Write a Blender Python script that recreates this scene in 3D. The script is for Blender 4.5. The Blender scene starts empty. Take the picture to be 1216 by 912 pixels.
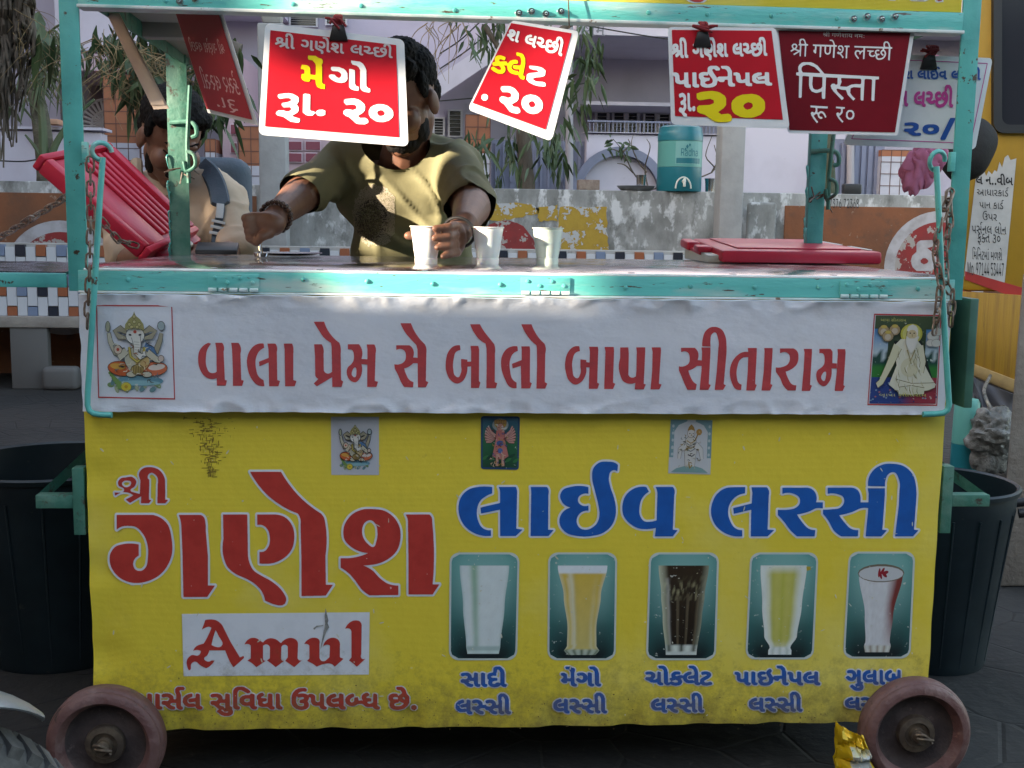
import bpy, bmesh, math, random
from mathutils import Vector, Matrix, Euler, noise
from mathutils.geometry import tessellate_polygon

S = bpy.context.scene
COL = S.collection
rad = math.radians
PI = math.pi

# ------------------------------------------------------------------ camera
FPX = 1399.563
CAM = Vector((-0.1515, -2.0915, 1.0400))
YAW, PITCH, ROLL = 0.0616, 0.1361, -0.0139


def cam_axes():
    cy, sy, cp, sp = math.cos(YAW), math.sin(YAW), math.cos(PITCH), math.sin(PITCH)
    f = Vector((sy * cp, cy * cp, -sp))
    r = Vector((cy, -sy, 0))
    d = f.cross(r)
    cr, sr = math.cos(ROLL), math.sin(ROLL)
    return r * cr + d * sr, -r * sr + d * cr, f


AX_R, AX_D, AX_F = cam_axes()
cam = bpy.data.cameras.new('camera')
cam.sensor_width = 36.0
cam.lens = FPX / 1216 * 36.0
cam.clip_start = 0.02
cam.clip_end = 500
camo = bpy.data.objects.new('camera', cam)
COL.objects.link(camo)
m = Matrix((AX_R, -AX_D, -AX_F)).transposed().to_4x4()
m.translation = CAM
camo.matrix_world = m
S.camera = camo

# ------------------------------------------------------------------ light
SUN_D = Vector((0.87, 0.37, -0.255)).normalized()      # the way sunlight travels
world = bpy.data.worlds.new('World')
S.world = world
world.use_nodes = True
wn = world.node_tree
sky = wn.nodes.new('ShaderNodeTexSky')
sky.sky_type = 'NISHITA'
sky.sun_disc = False
sky.dust_density = 3.0
sky.ozone_density = 0.6
sky.sun_elevation = math.asin(-SUN_D.z)
sky.sun_rotation = math.atan2(-SUN_D.x, -SUN_D.y)
wn.links.new(sky.outputs[0], wn.nodes['Background'].inputs[0])
wn.nodes['Background'].inputs[1].default_value = 0.15
sun = bpy.data.lights.new('sun', 'SUN')
sun.energy = 2.9
sun.angle = rad(0.5)
sun.color = (1.0, 0.94, 0.85)
suno = bpy.data.objects.new('sun', sun)
COL.objects.link(suno)
suno.rotation_euler = SUN_D.to_track_quat('-Z', 'Y').to_euler()
S.view_settings.view_transform = 'Standard'
S.view_settings.look = 'None'
S.view_settings.gamma = 1.0
S.view_settings.use_curve_mapping = False
S.view_settings.use_white_balance = True
S.view_settings.white_balance_temperature = 7600
S.view_settings.white_balance_tint = 10
S.view_settings.exposure = 2.75
S.cycles.max_bounces = 6
S.cycles.use_denoising = True

# ------------------------------------------------------------------ helpers


def ray(u, v):
    return AX_R * ((u - 608) / FPX) + AX_D * ((v - 456) / FPX) + AX_F


def at(u, v, y):
    d = ray(u, v)
    return CAM + d * ((y - CAM.y) / d.y)


def at_z(u, v, z):
    d = ray(u, v)
    return CAM + d * ((z - CAM.z) / d.z)


ORG = {}


def root(name, label, cat, loc, group=None):
    o = bpy.data.objects.new(name, None)
    o.empty_display_size = 0.05
    COL.objects.link(o)
    o.location = loc
    ORG[o] = Vector(loc)
    o['label'] = label
    o['category'] = cat
    if group:
        o['group'] = group
    return o


def obj(name, bm, mats, parent=None, smooth=True, angle=40, label=None, org=None):
    """one mesh object from a bmesh given in world coordinates"""
    if parent is not None:
        o0 = ORG[parent]
    else:
        o0 = Vector(org) if org is not None else Vector((0, 0, 0))
    me = bpy.data.meshes.new(name)
    bmesh.ops.translate(bm, verts=bm.verts, vec=-o0)
    if smooth:
        for f in bm.faces:
            f.smooth = True
        ca = math.cos(rad(angle))
        for e in bm.edges:
            if len(e.link_faces) == 2 and e.link_faces[0].normal.length > 0:
                if e.link_faces[0].normal.dot(e.link_faces[1].normal) < ca:
                    e.smooth = False
    bm.to_mesh(me)
    bm.free()
    for mt in (mats if isinstance(mats, (list, tuple)) else [mats]):
        me.materials.append(mt)
    o = bpy.data.objects.new(name, me)
    COL.objects.link(o)
    if parent is not None:
        o.parent = parent
        ORG[o] = o0
    else:
        o.location = o0
        ORG[o] = o0
    if label:
        o['label'] = label
    return o


def tag(o, label, cat=None, group=None, kind=None):
    if kind:
        o['kind'] = kind
    o['label'] = label
    if cat:
        o['category'] = cat
    if group:
        o['group'] = group
    return o


def BM():
    return bmesh.new()


def recalc(bm):
    bmesh.ops.recalc_face_normals(bm, faces=bm.faces)


def box(bm, c, s, rot=None, bev=0.0, seg=2, mi=0):
    c = Vector(c)
    vs = []
    for dx in (-.5, .5):
        for dy in (-.5, .5):
            for dz in (-.5, .5):
                v = Vector((dx * s[0], dy * s[1], dz * s[2]))
                if rot is not None:
                    v = rot @ v
                vs.append(bm.verts.new(c + v))
    idx = [(0, 1, 3, 2), (4, 6, 7, 5), (0, 4, 5, 1), (2, 3, 7, 6), (0, 2, 6, 4), (1, 5, 7, 3)]
    fs = [bm.faces.new([vs[i] for i in q]) for q in idx]
    for f in fs:
        f.material_index = mi
    bmesh.ops.recalc_face_normals(bm, faces=fs)
    if bev > 0:
        es = list({e for f in fs for e in f.edges})
        bmesh.ops.bevel(bm, geom=es, offset=bev, segments=seg, affect='EDGES', profile=0.5)
    return bm


def box2(bm, a, b, bev=0.0, seg=2, mi=0):
    a, b = Vector(a), Vector(b)
    return box(bm, (a + b) / 2, [abs(b[i] - a[i]) for i in range(3)], None, bev, seg, mi)


def hexa(bm, p8, bev=0.0, mi=0):
    """box from 8 corners: 4 front (TL,TR,BR,BL) then 4 back"""
    v = [bm.verts.new(Vector(p)) for p in p8]
    idx = [(0, 1, 2, 3), (7, 6, 5, 4), (0, 4, 5, 1), (1, 5, 6, 2), (2, 6, 7, 3), (3, 7, 4, 0)]
    fs = [bm.faces.new([v[i] for i in q]) for q in idx]
    for f in fs:
        f.material_index = mi
    bmesh.ops.recalc_face_normals(bm, faces=fs)
    if bev > 0:
        es = list({e for f in fs for e in f.edges})
        bmesh.ops.bevel(bm, geom=es, offset=bev, segments=2, affect='EDGES', profile=0.5)


def tube(bm, path, r, n=10, caps=True, mi=0, closed=False):
    path = [Vector(p) for p in path]
    N = len(path)
    if isinstance(r, (list, tuple)):
        M_ = len(r) - 1
        rr = []
        for i in range(N):
            x = i * M_ / max(1, N - 1)
            k = min(int(x), max(M_ - 1, 0))
            rr.append(r[k] + (r[min(k + 1, M_)] - r[k]) * (x - k))
    else:
        rr = [r] * N
    rings = []
    up = None
    for i, p in enumerate(path):
        if closed:
            t = path[(i + 1) % N] - path[i - 1]
        else:
            t = path[min(i + 1, N - 1)] - path[max(i - 1, 0)]
        if t.length < 1e-9:
            t = Vector((0, 0, 1))
        t.normalize()
        if up is None:
            up = Vector((0, 0, 1)) if abs(t.z) < .9 else Vector((0, 1, 0))
        a = t.cross(up)
        if a.length < 1e-4:
            a = t.orthogonal()
        a.normalize()
        b = a.cross(t).normalized()
        up = b
        rings.append([bm.verts.new(p + (a * math.cos(2 * PI * k / n) + b * math.sin(2 * PI * k / n)) * rr[i]) for k in range(n)])
    fs = []
    for i in range(N if closed else N - 1):
        A, B = rings[i], rings[(i + 1) % N]
        for k in range(n):
            fs.append(bm.faces.new((A[k], A[(k + 1) % n], B[(k + 1) % n], B[k])))
    if caps and not closed:
        fs.append(bm.faces.new(rings[0][::-1]))
        fs.append(bm.faces.new(rings[-1]))
    for f in fs:
        f.material_index = mi
    bmesh.ops.recalc_face_normals(bm, faces=fs)


def lathe(bm, prof, M, n=40, mi=0, close=True):
    """prof (r,h) turned about local z, placed by matrix M"""
    rings = []
    for r, h in prof:
        if r < 1e-6:
            rings.append([bm.verts.new(M @ Vector((0, 0, h)))])
        else:
            rings.append([bm.verts.new(M @ Vector((r * math.cos(2 * PI * k / n), r * math.sin(2 * PI * k / n), h))) for k in range(n)])
    fs = []
    for A, B in zip(rings[:-1], rings[1:]):
        for k in range(n):
            k2 = (k + 1) % n
            if len(A) == 1 and len(B) == 1:
                continue
            if len(A) == 1:
                fs.append(bm.faces.new((A[0], B[k2], B[k])))
            elif len(B) == 1:
                fs.append(bm.faces.new((A[k], A[k2], B[0])))
            else:
                fs.append(bm.faces.new((A[k], A[k2], B[k2], B[k])))
    for f in fs:
        f.material_index = mi
    bmesh.ops.recalc_face_normals(bm, faces=fs)


def Mz(loc, axis=(0, 0, 1)):
    q = Vector(axis).to_track_quat('Z', 'Y')
    mm = q.to_matrix().to_4x4()
    mm.translation = Vector(loc)
    return mm


def poly_fill(bm, loops, mi=0):
    """loops of 3-D points (outer and holes, all on one plane) -> filled faces"""
    pts = [Vector(p) for l in loops for p in l]
    tris = tessellate_polygon([[Vector(p) for p in l] for l in loops])
    vs = [bm.verts.new(p) for p in pts]
    for t in tris:
        try:
            f = bm.faces.new([vs[i] for i in t])
            f.material_index = mi
        except ValueError:
            pass


def inside(pt, l):
    x, y = pt
    c = False
    n = len(l)
    for i in range(n):
        x0, y0 = l[i]
        x1, y1 = l[(i + 1) % n]
        if (y0 > y) != (y1 > y) and x < (x1 - x0) * (y - y0) / (y1 - y0) + x0:
            c = not c
    return c


def letter_groups(loops):
    """split loops into outer + its holes"""
    depth = [sum(inside(l[0], k) for k in loops if k is not l) for l in loops]
    outs = []
    for i, l in enumerate(loops):
        if depth[i] % 2 == 0:
            g = [l]
            for j, h in enumerate(loops):
                if depth[j] == depth[i] + 1 and inside(h[0], l):
                    g.append(h)
            outs.append(g)
    return outs


def lettering(name, loops, place, mat, parent):
    bm = BM()
    for g in letter_groups(loops):
        poly_fill(bm, [[place(x, z) for x, z in l] for l in g])
    recalc(bm)
    # face the viewer's side
    if bm.faces:
        nsum = sum((f.normal * f.calc_area() for f in bm.faces), Vector())
        if nsum.dot(CAM - bm.faces[0].verts[0].co) < 0:
            bmesh.ops.reverse_faces(bm, faces=bm.faces)
    return obj(name, bm, mat, parent, smooth=False)


# ------------------------------------------------------------------ materials


def mat(name, c, rough=0.6, metal=0.0, c2=None, scale=8.0, lo=0.45, hi=0.65, detail=6, bump=0.0, bscale=30.0,
        spots=None, spot_scale=60.0, spot_lo=0.68, spot_hi=0.72, stretch=(1, 1, 1), spec=0.5, rough2=None, wave=None,
        grime=None, trans=0.0, alpha=1.0, coat=0.0, sss=0.0):
    mt = bpy.data.materials.new(name)
    mt.use_nodes = True
    nt = mt.node_tree
    N, L = nt.nodes, nt.links
    b = N['Principled BSDF']
    tc = N.new('ShaderNodeTexCoord')
    mp = N.new('ShaderNodeMapping')
    mp.inputs['Scale'].default_value = stretch
    L.new(tc.outputs['Object'], mp.inputs[0])

    def noi(sc, det=detail, ro=.6):
        t = N.new('ShaderNodeTexNoise')
        t.inputs['Scale'].default_value = sc
        t.inputs['Detail'].default_value = det
        t.inputs['Roughness'].default_value = ro
        L.new(mp.outputs[0], t.inputs['Vector'])
        return t

    def ramp(src, a, z):
        r = N.new('ShaderNodeMapRange')
        r.inputs[1].default_value = a
        r.inputs[2].default_value = z
        r.clamp = True
        L.new(src, r.inputs[0])
        return r.outputs[0]

    def mix(f, a, bb):
        x = N.new('ShaderNodeMix')
        x.data_type = 'RGBA'
        for s, k in ((f, 0), (a, 6), (bb, 7)):
            if hasattr(s, 'links'):
                L.new(s, x.inputs[k])
            elif isinstance(s, (int, float)):
                x.inputs[k].default_value = s
            else:
                x.inputs[k].default_value = (*s, 1)
        return x.outputs[2]
    cur = c
    if c2 is not None:
        cur = mix(ramp(noi(scale).outputs[0], lo, hi), cur, c2)
    if spots is not None:
        cur = mix(ramp(noi(spot_scale, 4, .65).outputs[0], spot_lo, spot_hi), cur, spots)
    if grime is not None:      # (colour, scale, lo, hi)
        cur = mix(ramp(noi(grime[1], 8, .7).outputs[0], grime[2], grime[3]), cur, grime[0])
    if hasattr(cur, 'links'):
        L.new(cur, b.inputs['Base Color'])
    else:
        b.inputs['Base Color'].default_value = (*cur, 1)
    b.inputs['Metallic'].default_value = metal
    b.inputs['Specular IOR Level'].default_value = spec
    if rough2 is not None:
        r = N.new('ShaderNodeMapRange')
        L.new(noi(scale * 1.7).outputs[0], r.inputs[0])
        r.inputs[1].default_value, r.inputs[2].default_value = .35, .65
        r.inputs[3].default_value, r.inputs[4].default_value = rough, rough2
        L.new(r.outputs[0], b.inputs['Roughness'])
    else:
        b.inputs['Roughness'].default_value = rough
    if trans:
        b.inputs['Transmission Weight'].default_value = trans
    if alpha < 1:
        b.inputs['Alpha'].default_value = alpha
    if coat:
        b.inputs['Coat Weight'].default_value = coat
    if sss:
        b.inputs['Subsurface Weight'].default_value = sss
        b.inputs['Subsurface Radius'].default_value = (.02, .01, .006)
    if bump or wave:
        bp = N.new('ShaderNodeBump')
        bp.inputs['Distance'].default_value = 0.01
        bp.inputs['Strength'].default_value = bump if bump else .3
        h = noi(bscale, 5, .55).outputs[0]
        if wave:               # (axis, scale, weight)
            w = N.new('ShaderNodeTexWave')
            w.bands_direction = wave[0]
            w.inputs['Scale'].default_value = wave[1]
            L.new(mp.outputs[0], w.inputs[0])
            ma = N.new('ShaderNodeMath')
            ma.operation = 'MULTIPLY_ADD'
            L.new(w.outputs['Fac'], ma.inputs[0])
            ma.inputs[1].default_value = wave[2]
            L.new(h, ma.inputs[2])
            h = ma.outputs[0]
        L.new(h, bp.inputs['Height'])
        L.new(bp.outputs[0], b.inputs['Normal'])
    return mt


def print_mat(name, rough=.4):
    """printed picture: ink colour per corner, with scuffs"""
    mt = mat(name, (1, 1, 1), rough, c2=(.9, .9, .9), scale=20)
    nt = mt.node_tree
    b = nt.nodes['Principled BSDF']
    at_ = nt.nodes.new('ShaderNodeVertexColor')
    at_.layer_name = 'Ink'
    tc = nt.nodes.new('ShaderNodeTexCoord')
    n = nt.nodes.new('ShaderNodeTexNoise')
    n.inputs['Scale'].default_value = 120
    n.inputs['Detail'].default_value = 5
    nt.links.new(tc.outputs['Object'], n.inputs['Vector'])
    r = nt.nodes.new('ShaderNodeMapRange')
    r.inputs[1].default_value, r.inputs[2].default_value = .66, .72
    nt.links.new(n.outputs[0], r.inputs[0])
    x = nt.nodes.new('ShaderNodeMix')
    x.data_type = 'RGBA'
    nt.links.new(r.outputs[0], x.inputs[0])
    nt.links.new(at_.outputs[0], x.inputs[6])
    x.inputs[7].default_value = (.50, .52, .47, 1)
    nt.links.new(x.outputs[2], b.inputs['Base Color'])
    return mt


class Pic:
    """a printed picture on the cart face, in its own 0..1 frame, built up in thin layers of ink"""

    def __init__(s, place):
        s.bm = BM()
        s.cl = s.bm.loops.layers.float_color.new('Ink')
        s.place = place
        s.k = 0
        s.ow = 1.0

    def poly(s, pts, col, grad=None):
        """grad: function(u,v)->colour"""
        s.k += 1
        d = s.k * 0.00006
        n = len(pts)
        P = [Vector((p[0], p[1], 0)) for p in pts]
        tris = tessellate_polygon([P])
        vs = [s.bm.verts.new(s.place(p.x, p.y, d)) for p in P]
        for t in tris:
            try:
                f = s.bm.faces.new([vs[i] for i in t])
            except ValueError:
                continue
            f.normal_update()
            if f.normal.y > 0:
                f.normal_flip()
            for lp in f.loops:
                i = vs.index(lp.vert)
                c = grad(P[i].x, P[i].y) if grad else col
                lp[s.cl] = (*c, 1)

    def grid(s, f, nu, nv, col):
        """f(i/nu, j/nv) -> (u,v); col(a,b) -> colour"""
        s.k += 1
        d = s.k * 0.00006
        V = [[s.bm.verts.new(s.place(*f(i / nu, j / nv), d)) for i in range(nu + 1)] for j in range(nv + 1)]
        for j in range(nv):
            for i in range(nu):
                q = [(i, j), (i + 1, j), (i + 1, j + 1), (i, j + 1)]
                fc = s.bm.faces.new([V[b][a] for a, b in q])
                fc.normal_update()
                fl = fc.normal.y > 0
                for lp, (a, b) in zip(fc.loops, q):
                    lp[s.cl] = (*col(a / nu, b / nv), 1)
                if fl:
                    fc.normal_flip()

    def ell(s, cx, cy, rx, ry, col, rot=0, n=18, edge=None):
        ca, sa = math.cos(rot), math.sin(rot)
        if edge:
            s.ell(cx, cy, rx + .007 * s.ow, ry + .007 * s.ow, edge, rot, n)
        s.poly([(cx + rx * math.cos(t) * ca - ry * math.sin(t) * sa, cy + rx * math.cos(t) * sa + ry * math.sin(t) * ca)
                for t in [2 * PI * i / n for i in range(n)]], col)

    def stroke(s, pts, w, col, edge=None):
        if edge:
            s.stroke(pts, (w + .013 * s.ow) if not isinstance(w, list) else [q + .013 * s.ow for q in w], edge)
        n = len(pts)
        ww = w if isinstance(w, list) else [w] * n
        L, R = [], []
        for i in range(n):
            a, b = pts[max(i - 1, 0)], pts[min(i + 1, n - 1)]
            dx, dy = b[0] - a[0], b[1] - a[1]
            l = math.hypot(dx, dy) or 1
            nx, ny = -dy / l * ww[i] / 2, dx / l * ww[i] / 2
            L.append((pts[i][0] + nx, pts[i][1] + ny))
            R.append((pts[i][0] - nx, pts[i][1] - ny))
        s.poly(L + R[::-1], col)

    def done(s, name, mt, parent, label=None):
        return obj(name, s.bm, mt, parent, smooth=False, label=label)


def curve(pts, n=8):
    """smooth path through points"""
    P = [Vector(p) for p in pts]
    out = []
    for i in range(len(P) - 1):
        a, b = P[i], P[i + 1]
        p0 = P[i - 1] if i else a * 2 - b
        p3 = P[i + 2] if i + 2 < len(P) else b * 2 - a
        for k in range(n):
            t = k / n
            out.append(.5 * ((2 * a) + (b - p0) * t + (2 * p0 - 5 * a + 4 * b - p3) * t * t + (3 * a - p0 - 3 * b + p3) * t ** 3))
    out.append(P[-1])
    return out


def chain(bm, path, L=.026, w=.008, r=.0022):
    """interlocked links along a path"""
    P = [Vector(p) for p in path]
    acc, out = 0, []
    step = L * .74
    seglen = [(P[i + 1] - P[i]).length for i in range(len(P) - 1)]
    tot = sum(seglen)
    k = 0
    d = step / 2
    while d < tot:
        q, i = d, 0
        while i < len(seglen) - 1 and q > seglen[i]:
            q -= seglen[i]
            i += 1
        t = (P[i + 1] - P[i]).normalized()
        c = P[i] + t * q
        a = t.orthogonal().normalized()
        a = Matrix.Rotation((k % 2) * PI / 2 + .5 + random.uniform(-.25, .25), 3, t) @ a
        pts = []
        for j in range(12):
            th = 2 * PI * j / 12
            x = math.cos(th)
            pts.append(c + t * (math.copysign(L / 2 - w / 2, x) + x * w / 2 if abs(x) > .05 else 0) + a * math.sin(th) * w / 2)
        tube(bm, pts, r, 6, closed=True)
        d += step
        k += 1


def blob_mesh(parts, voxel, smooth=4, cut=None):
    """one continuous surface from tapered capsules (p1,r1,p2,r2) and ellipsoids ('e',centre,(rx,ry,rz),rotation)"""
    bm = BM()
    for p in parts:
        if p[0] == 'e':
            q = bmesh.ops.create_icosphere(bm, subdivisions=3, radius=1)
            M = Matrix.Translation(Vector(p[1])) @ (p[3].to_matrix().to_4x4() if len(p) > 3 and p[3] else Matrix()) @ Matrix.Diagonal((*p[2], 1))
            bmesh.ops.transform(bm, matrix=M, verts=q['verts'])
        else:
            a, ra, b, rb = Vector(p[0]), p[1], Vector(p[2]), p[3]
            n = 10
            path, rr = [], []
            d = (b - a)
            L = max(d.length, 1e-5)
            d = d / L
            for k in range(5):
                t = math.pi / 2 * (1 - k / 5)
                path.append(a - d * ra * math.sin(t)); rr.append(max(ra * math.cos(t), 1e-4))
            for k in range(4):
                path.append(a + d * L * k / 3); rr.append(ra + (rb - ra) * k / 3)
            for k in range(1, 6):
                t = math.pi / 2 * k / 5
                path.append(b + d * rb * math.sin(t)); rr.append(max(rb * math.cos(t), 1e-4))
            tube(bm, path, rr, 16)
    me = bpy.data.meshes.new('tmp')
    bm.to_mesh(me)
    bm.free()
    o = bpy.data.objects.new('tmp', me)
    COL.objects.link(o)
    r = o.modifiers.new('r', 'REMESH')
    r.mode = 'VOXEL'
    r.voxel_size = voxel
    s = o.modifiers.new('s', 'SMOOTH')
    s.factor = .5
    s.iterations = smooth
    dg = bpy.context.evaluated_depsgraph_get()
    m2 = bpy.data.meshes.new_from_object(o.evaluated_get(dg))
    out = BM()
    out.from_mesh(m2)
    bpy.data.objects.remove(o)
    bpy.data.meshes.remove(me)
    bpy.data.meshes.remove(m2)
    return out


def cut_below(bm, co, no):
    """drop what lies on the far side of a plane"""
    g = list(bm.verts) + list(bm.edges) + list(bm.faces)
    bmesh.ops.bisect_plane(bm, geom=g, plane_co=co, plane_no=no, clear_outer=False, clear_inner=True)


def sheet_quad(bm, q, nu=1, nv=1, th=.001, f=None, mi=0):
    """thin plate through quad TL,TR,BR,BL (world); f(u,v) adds an offset"""
    q = [Vector(p) for p in q]
    nrm = (q[1] - q[0]).cross(q[3] - q[0]).normalized()
    V = []
    for side in (0, 1):
        V.append([[bm.verts.new((q[0] * (1 - i / nu) + q[1] * i / nu) * (1 - j / nv) + (q[3] * (1 - i / nu) + q[2] * i / nu) * j / nv
                                + nrm * (th * side) + (f(i / nu, j / nv) if f else Vector())) for i in range(nu + 1)] for j in range(nv + 1)])
    fs = []
    for side in (0, 1):
        for j in range(nv):
            for i in range(nu):
                fs.append(bm.faces.new((V[side][j][i], V[side][j][i + 1], V[side][j + 1][i + 1], V[side][j + 1][i])))
    for i in range(nu):
        for j in (0, nv):
            fs.append(bm.faces.new((V[0][j][i], V[0][j][i + 1], V[1][j][i + 1], V[1][j][i])))
    for j in range(nv):
        for i in (0, nu):
            fs.append(bm.faces.new((V[0][j][i], V[0][j + 1][i], V[1][j + 1][i], V[1][j][i])))
    for x in fs:
        x.material_index = mi
    bmesh.ops.recalc_face_normals(bm, faces=fs)


random.seed(7)


# ------------------------------------------------------------------ lettering outlines
import numpy as np

def raster(cs,w,h):
    """nonzero-winding fill, contours in px (y down)."""
    W=np.zeros((h,w+1),int)
    acc=np.zeros((h,w+2),int)
    for c in cs:
        n=len(c)
        for i in range(n):
            x0,y0=c[i]; x1,y1=c[(i+1)%n]
            if y0==y1: continue
            s=1
            if y0>y1: x0,y0,x1,y1=x1,y1,x0,y0; s=-1
            a=max(0,int(np.ceil(y0-.5))); b=min(h-1,int(np.ceil(y1-.5))-1)
            if b<a: continue
            ys=np.arange(a,b+1); xs=x0+(ys+.5-y0)*(x1-x0)/(y1-y0)
            xi=np.clip(np.ceil(xs-.5).astype(int),0,w)
            np.add.at(acc,(ys,xi),s)
    return (np.cumsum(acc,1)[:,:w]!=0)

def parse(s,off,k=4.0):
    pts=[]
    for t in s.split():
        sm=t[0]=='~'; t=t.lstrip('~'); x,y=map(float,t.split(',')); pts.append((off[0]+x/k,off[1]+y/k,sm))
    n=len(pts); out=[]
    for i in range(n):
        a=np.array(pts[i][:2]); b=np.array(pts[(i+1)%n][:2]); p0=np.array(pts[i-1][:2]); p3=np.array(pts[(i+2)%n][:2])
        sa,sb=pts[i][2],pts[(i+1)%n][2]
        if not(sa or sb): out.append(tuple(a)); continue
        L=np.linalg.norm(b-a)
        def tan(p,q,r):  # tangent at q
            l1=np.linalg.norm(q-p); l2=np.linalg.norm(r-q)
            t=(q-p)/max(l1,1e-6)*l2+(r-q)/max(l2,1e-6)*l1
            return t/max(np.linalg.norm(t),1e-6)*L
        ta=tan(p0,a,b) if sa else None; tb=tan(a,b,p3) if sb else None
        if ta is None: ta=2*(b-a)-tb if tb is not None else b-a; 
        if tb is None: tb=2*(b-a)-ta
        # keep unit scale
        for t in np.linspace(0,1,6)[:-1]:
            h=lambda t:(2*t**3-3*t*t+1,t**3-2*t*t+t,-2*t**3+3*t*t,t**3-t*t)
            c=h(t); out.append(tuple(c[0]*a+c[1]*ta+c[2]*b+c[3]*tb))
    return out
def dilate(m,r):
    if r<=0: return m
    R0=int(np.ceil(r)); o=np.zeros_like(m); h,w=m.shape
    for dy in range(-R0,R0+1):
        k=int(np.floor(np.sqrt(max(r*r-dy*dy,0)))) if dy*dy<=r*r else -1
        if k<0: continue
        row=np.zeros_like(m)
        c=np.cumsum(np.pad(m.astype(int),((0,0),(k+1,k))),1)
        row=(c[:,2*k+1:]-c[:,:-2*k-1])>0
        row=row[:,:w]
        if dy>=0: o[dy:]|=row[:h-dy]
        else: o[:dy]|=row[-dy:]
    return o
def blur(m,n=1):
    a=m.astype(float)
    for _ in range(n):
        a=(np.roll(a,1,0)+2*a+np.roll(a,-1,0))/4; a=(np.roll(a,1,1)+2*a+np.roll(a,-1,1))/4
    return a
def contours(m,tol=.4,nb=2):
    a=blur(m,nb); h,w=a.shape; L=.5
    segs={}
    b=(a>L)
    ys,xs=np.nonzero((b[:-1,:-1]!=b[1:,1:])|(b[:-1,1:]!=b[1:,:-1])|(b[:-1,:-1]!=b[:-1,1:]))
    def ip(p,q): 
        va,vb=a[p[1],p[0]],a[q[1],q[0]]; t=(L-va)/(vb-va); return (p[0]+(q[0]-p[0])*t,p[1]+(q[1]-p[1])*t)
    for y,x in zip(ys,xs):
        c=[(x,y),(x+1,y),(x+1,y+1),(x,y+1)]; v=[b[q[1],q[0]] for q in c]
        ed=[(0,1),(1,2),(2,3),(3,0)]
        ent=[];ext=[]
        for i,(p,q) in enumerate(ed):
            if v[p]!=v[q]:
                key=tuple(sorted((c[p],c[q])))
                (ext if v[p] else ent).append((key,i))
        # walk with inside on a side: segment from edge where v goes in->out to out->in
        if len(ext)==1: segs[ext[0][0]]=ent[0][0]
        elif len(ext)==2:
            for e,i in ext:
                # connect to next ent clockwise
                for d in (1,3):
                    j=(i+d)%4
                    q=[k for k,jj in ent if jj==j]
                    if q and e not in segs and q[0] not in segs.values(): segs[e]=q[0]; break
    loops=[]
    while segs:
        k,_=next(iter(segs.items())); lp=[]
        cur=k
        while cur in segs:
            lp.append(ip(*cur)); cur=segs.pop(cur)
        if len(lp)>5: loops.append(dp(np.array(lp)+.5,tol))
    return [l for l in loops if len(l)>=3]
def dp(p,tol):
    n=len(p); 
    far=int(np.argmax(((p-p[0])**2).sum(1)))
    def rec(i,j):
        if j<=i+1: return [i]
        a=p[i];b=p[j%n]; q=p[i+1:j]; d=b-a; L=np.hypot(*d)
        dist=np.abs(d[0]*(q[:,1]-a[1])-d[1]*(q[:,0]-a[0]))/L if L>1e-9 else np.hypot(*(q-a).T)
        k=int(np.argmax(dist))
        if dist[k]<tol: return [i]
        return rec(i,i+1+k)+rec(i+1+k,j)
    return p[rec(0,far)+rec(far,n)]

ZA=(110,540);ZB=(270,540);ZD=(530,500);ZE=(810,500);ZF=(210,340);ZG=(460,340);ZH=(720,340);ZI=(150,684)
red=[(ZA,"115,285 290,285 ~350,320 ~376,400 ~375,480 ~330,560 ~250,603 ~190,607 ~120,575 ~85,520 ~85,470 ~110,435 ~140,425 220,425 220,478 ~200,495 ~193,520 ~205,545 ~232,550 ~252,535 ~263,490 ~262,430 ~240,375 ~205,342 ~170,337 ~140,340 115,355"),
(ZA,"410,285 515,285 ~530,297 ~536,320 538,360 548,480 548,620 582,620 545,675 432,675 428,480 422,340 ~418,310"),
(ZA,"620,283 735,283 738,470 ~745,510 ~765,548 ~800,572 ~850,600 ~900,645 ~920,690 820,692 ~805,650 ~780,620 ~735,590 ~680,565 ~640,530 ~624,490 622,400"),
(ZA,"782,283 870,283 ~920,300 ~952,345 ~958,400 ~945,450 ~915,485 ~870,510 ~820,517 793,515 793,460 ~815,458 ~838,430 ~842,390 ~832,355 ~810,335 782,333"),
(ZA,"748,80 895,80 ~930,135 ~990,205 1085,278 ~1100,300 ~1106,330 1106,480 1108,617 1142,617 1108,668 992,670 992,480 988,330 ~986,300 975,278 ~880,230 ~820,180 ~775,125"),
(ZB,"~551,375 ~560,325 ~590,285 ~640,260 ~690,257 ~745,265 ~790,295 ~820,350 ~822,400 ~805,455 ~770,490 ~720,515 ~680,522 645,525 ~685,545 ~730,590 ~765,612 812,620 812,665 675,667 ~640,640 ~610,600 ~580,565 538,535 538,490 ~580,490 ~625,482 670,466 ~620,455 ~580,430 ~558,405"),
(ZB,"847,283 960,283 ~970,295 ~973,320 975,615 1007,615 975,663 860,663 860,480 858,330 ~855,300")]
redh=[(ZB,"~680,310 ~705,330 ~713,365 ~708,410 ~695,437 ~665,420 ~645,390 ~641,350 ~655,320")]
shri=[(ZA,"~158,107 ~190,105 ~208,125 ~200,150 ~180,168 ~205,180 225,185 228,120 225,112 ~222,85 ~240,64 ~275,58 ~315,70 ~343,110 ~345,150 345,212 360,214 345,230 308,230 310,140 ~300,95 ~278,85 ~265,95 263,112 270,118 268,212 280,215 268,230 230,230 232,196 178,228 158,212 195,192 ~165,178 108,194 105,178 ~150,162 ~124,145 ~122,128 ~138,110")]
shrih=[(ZA,"~165,122 ~183,128 ~182,142 ~168,153 ~148,150 ~140,135 ~150,124")]
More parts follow.
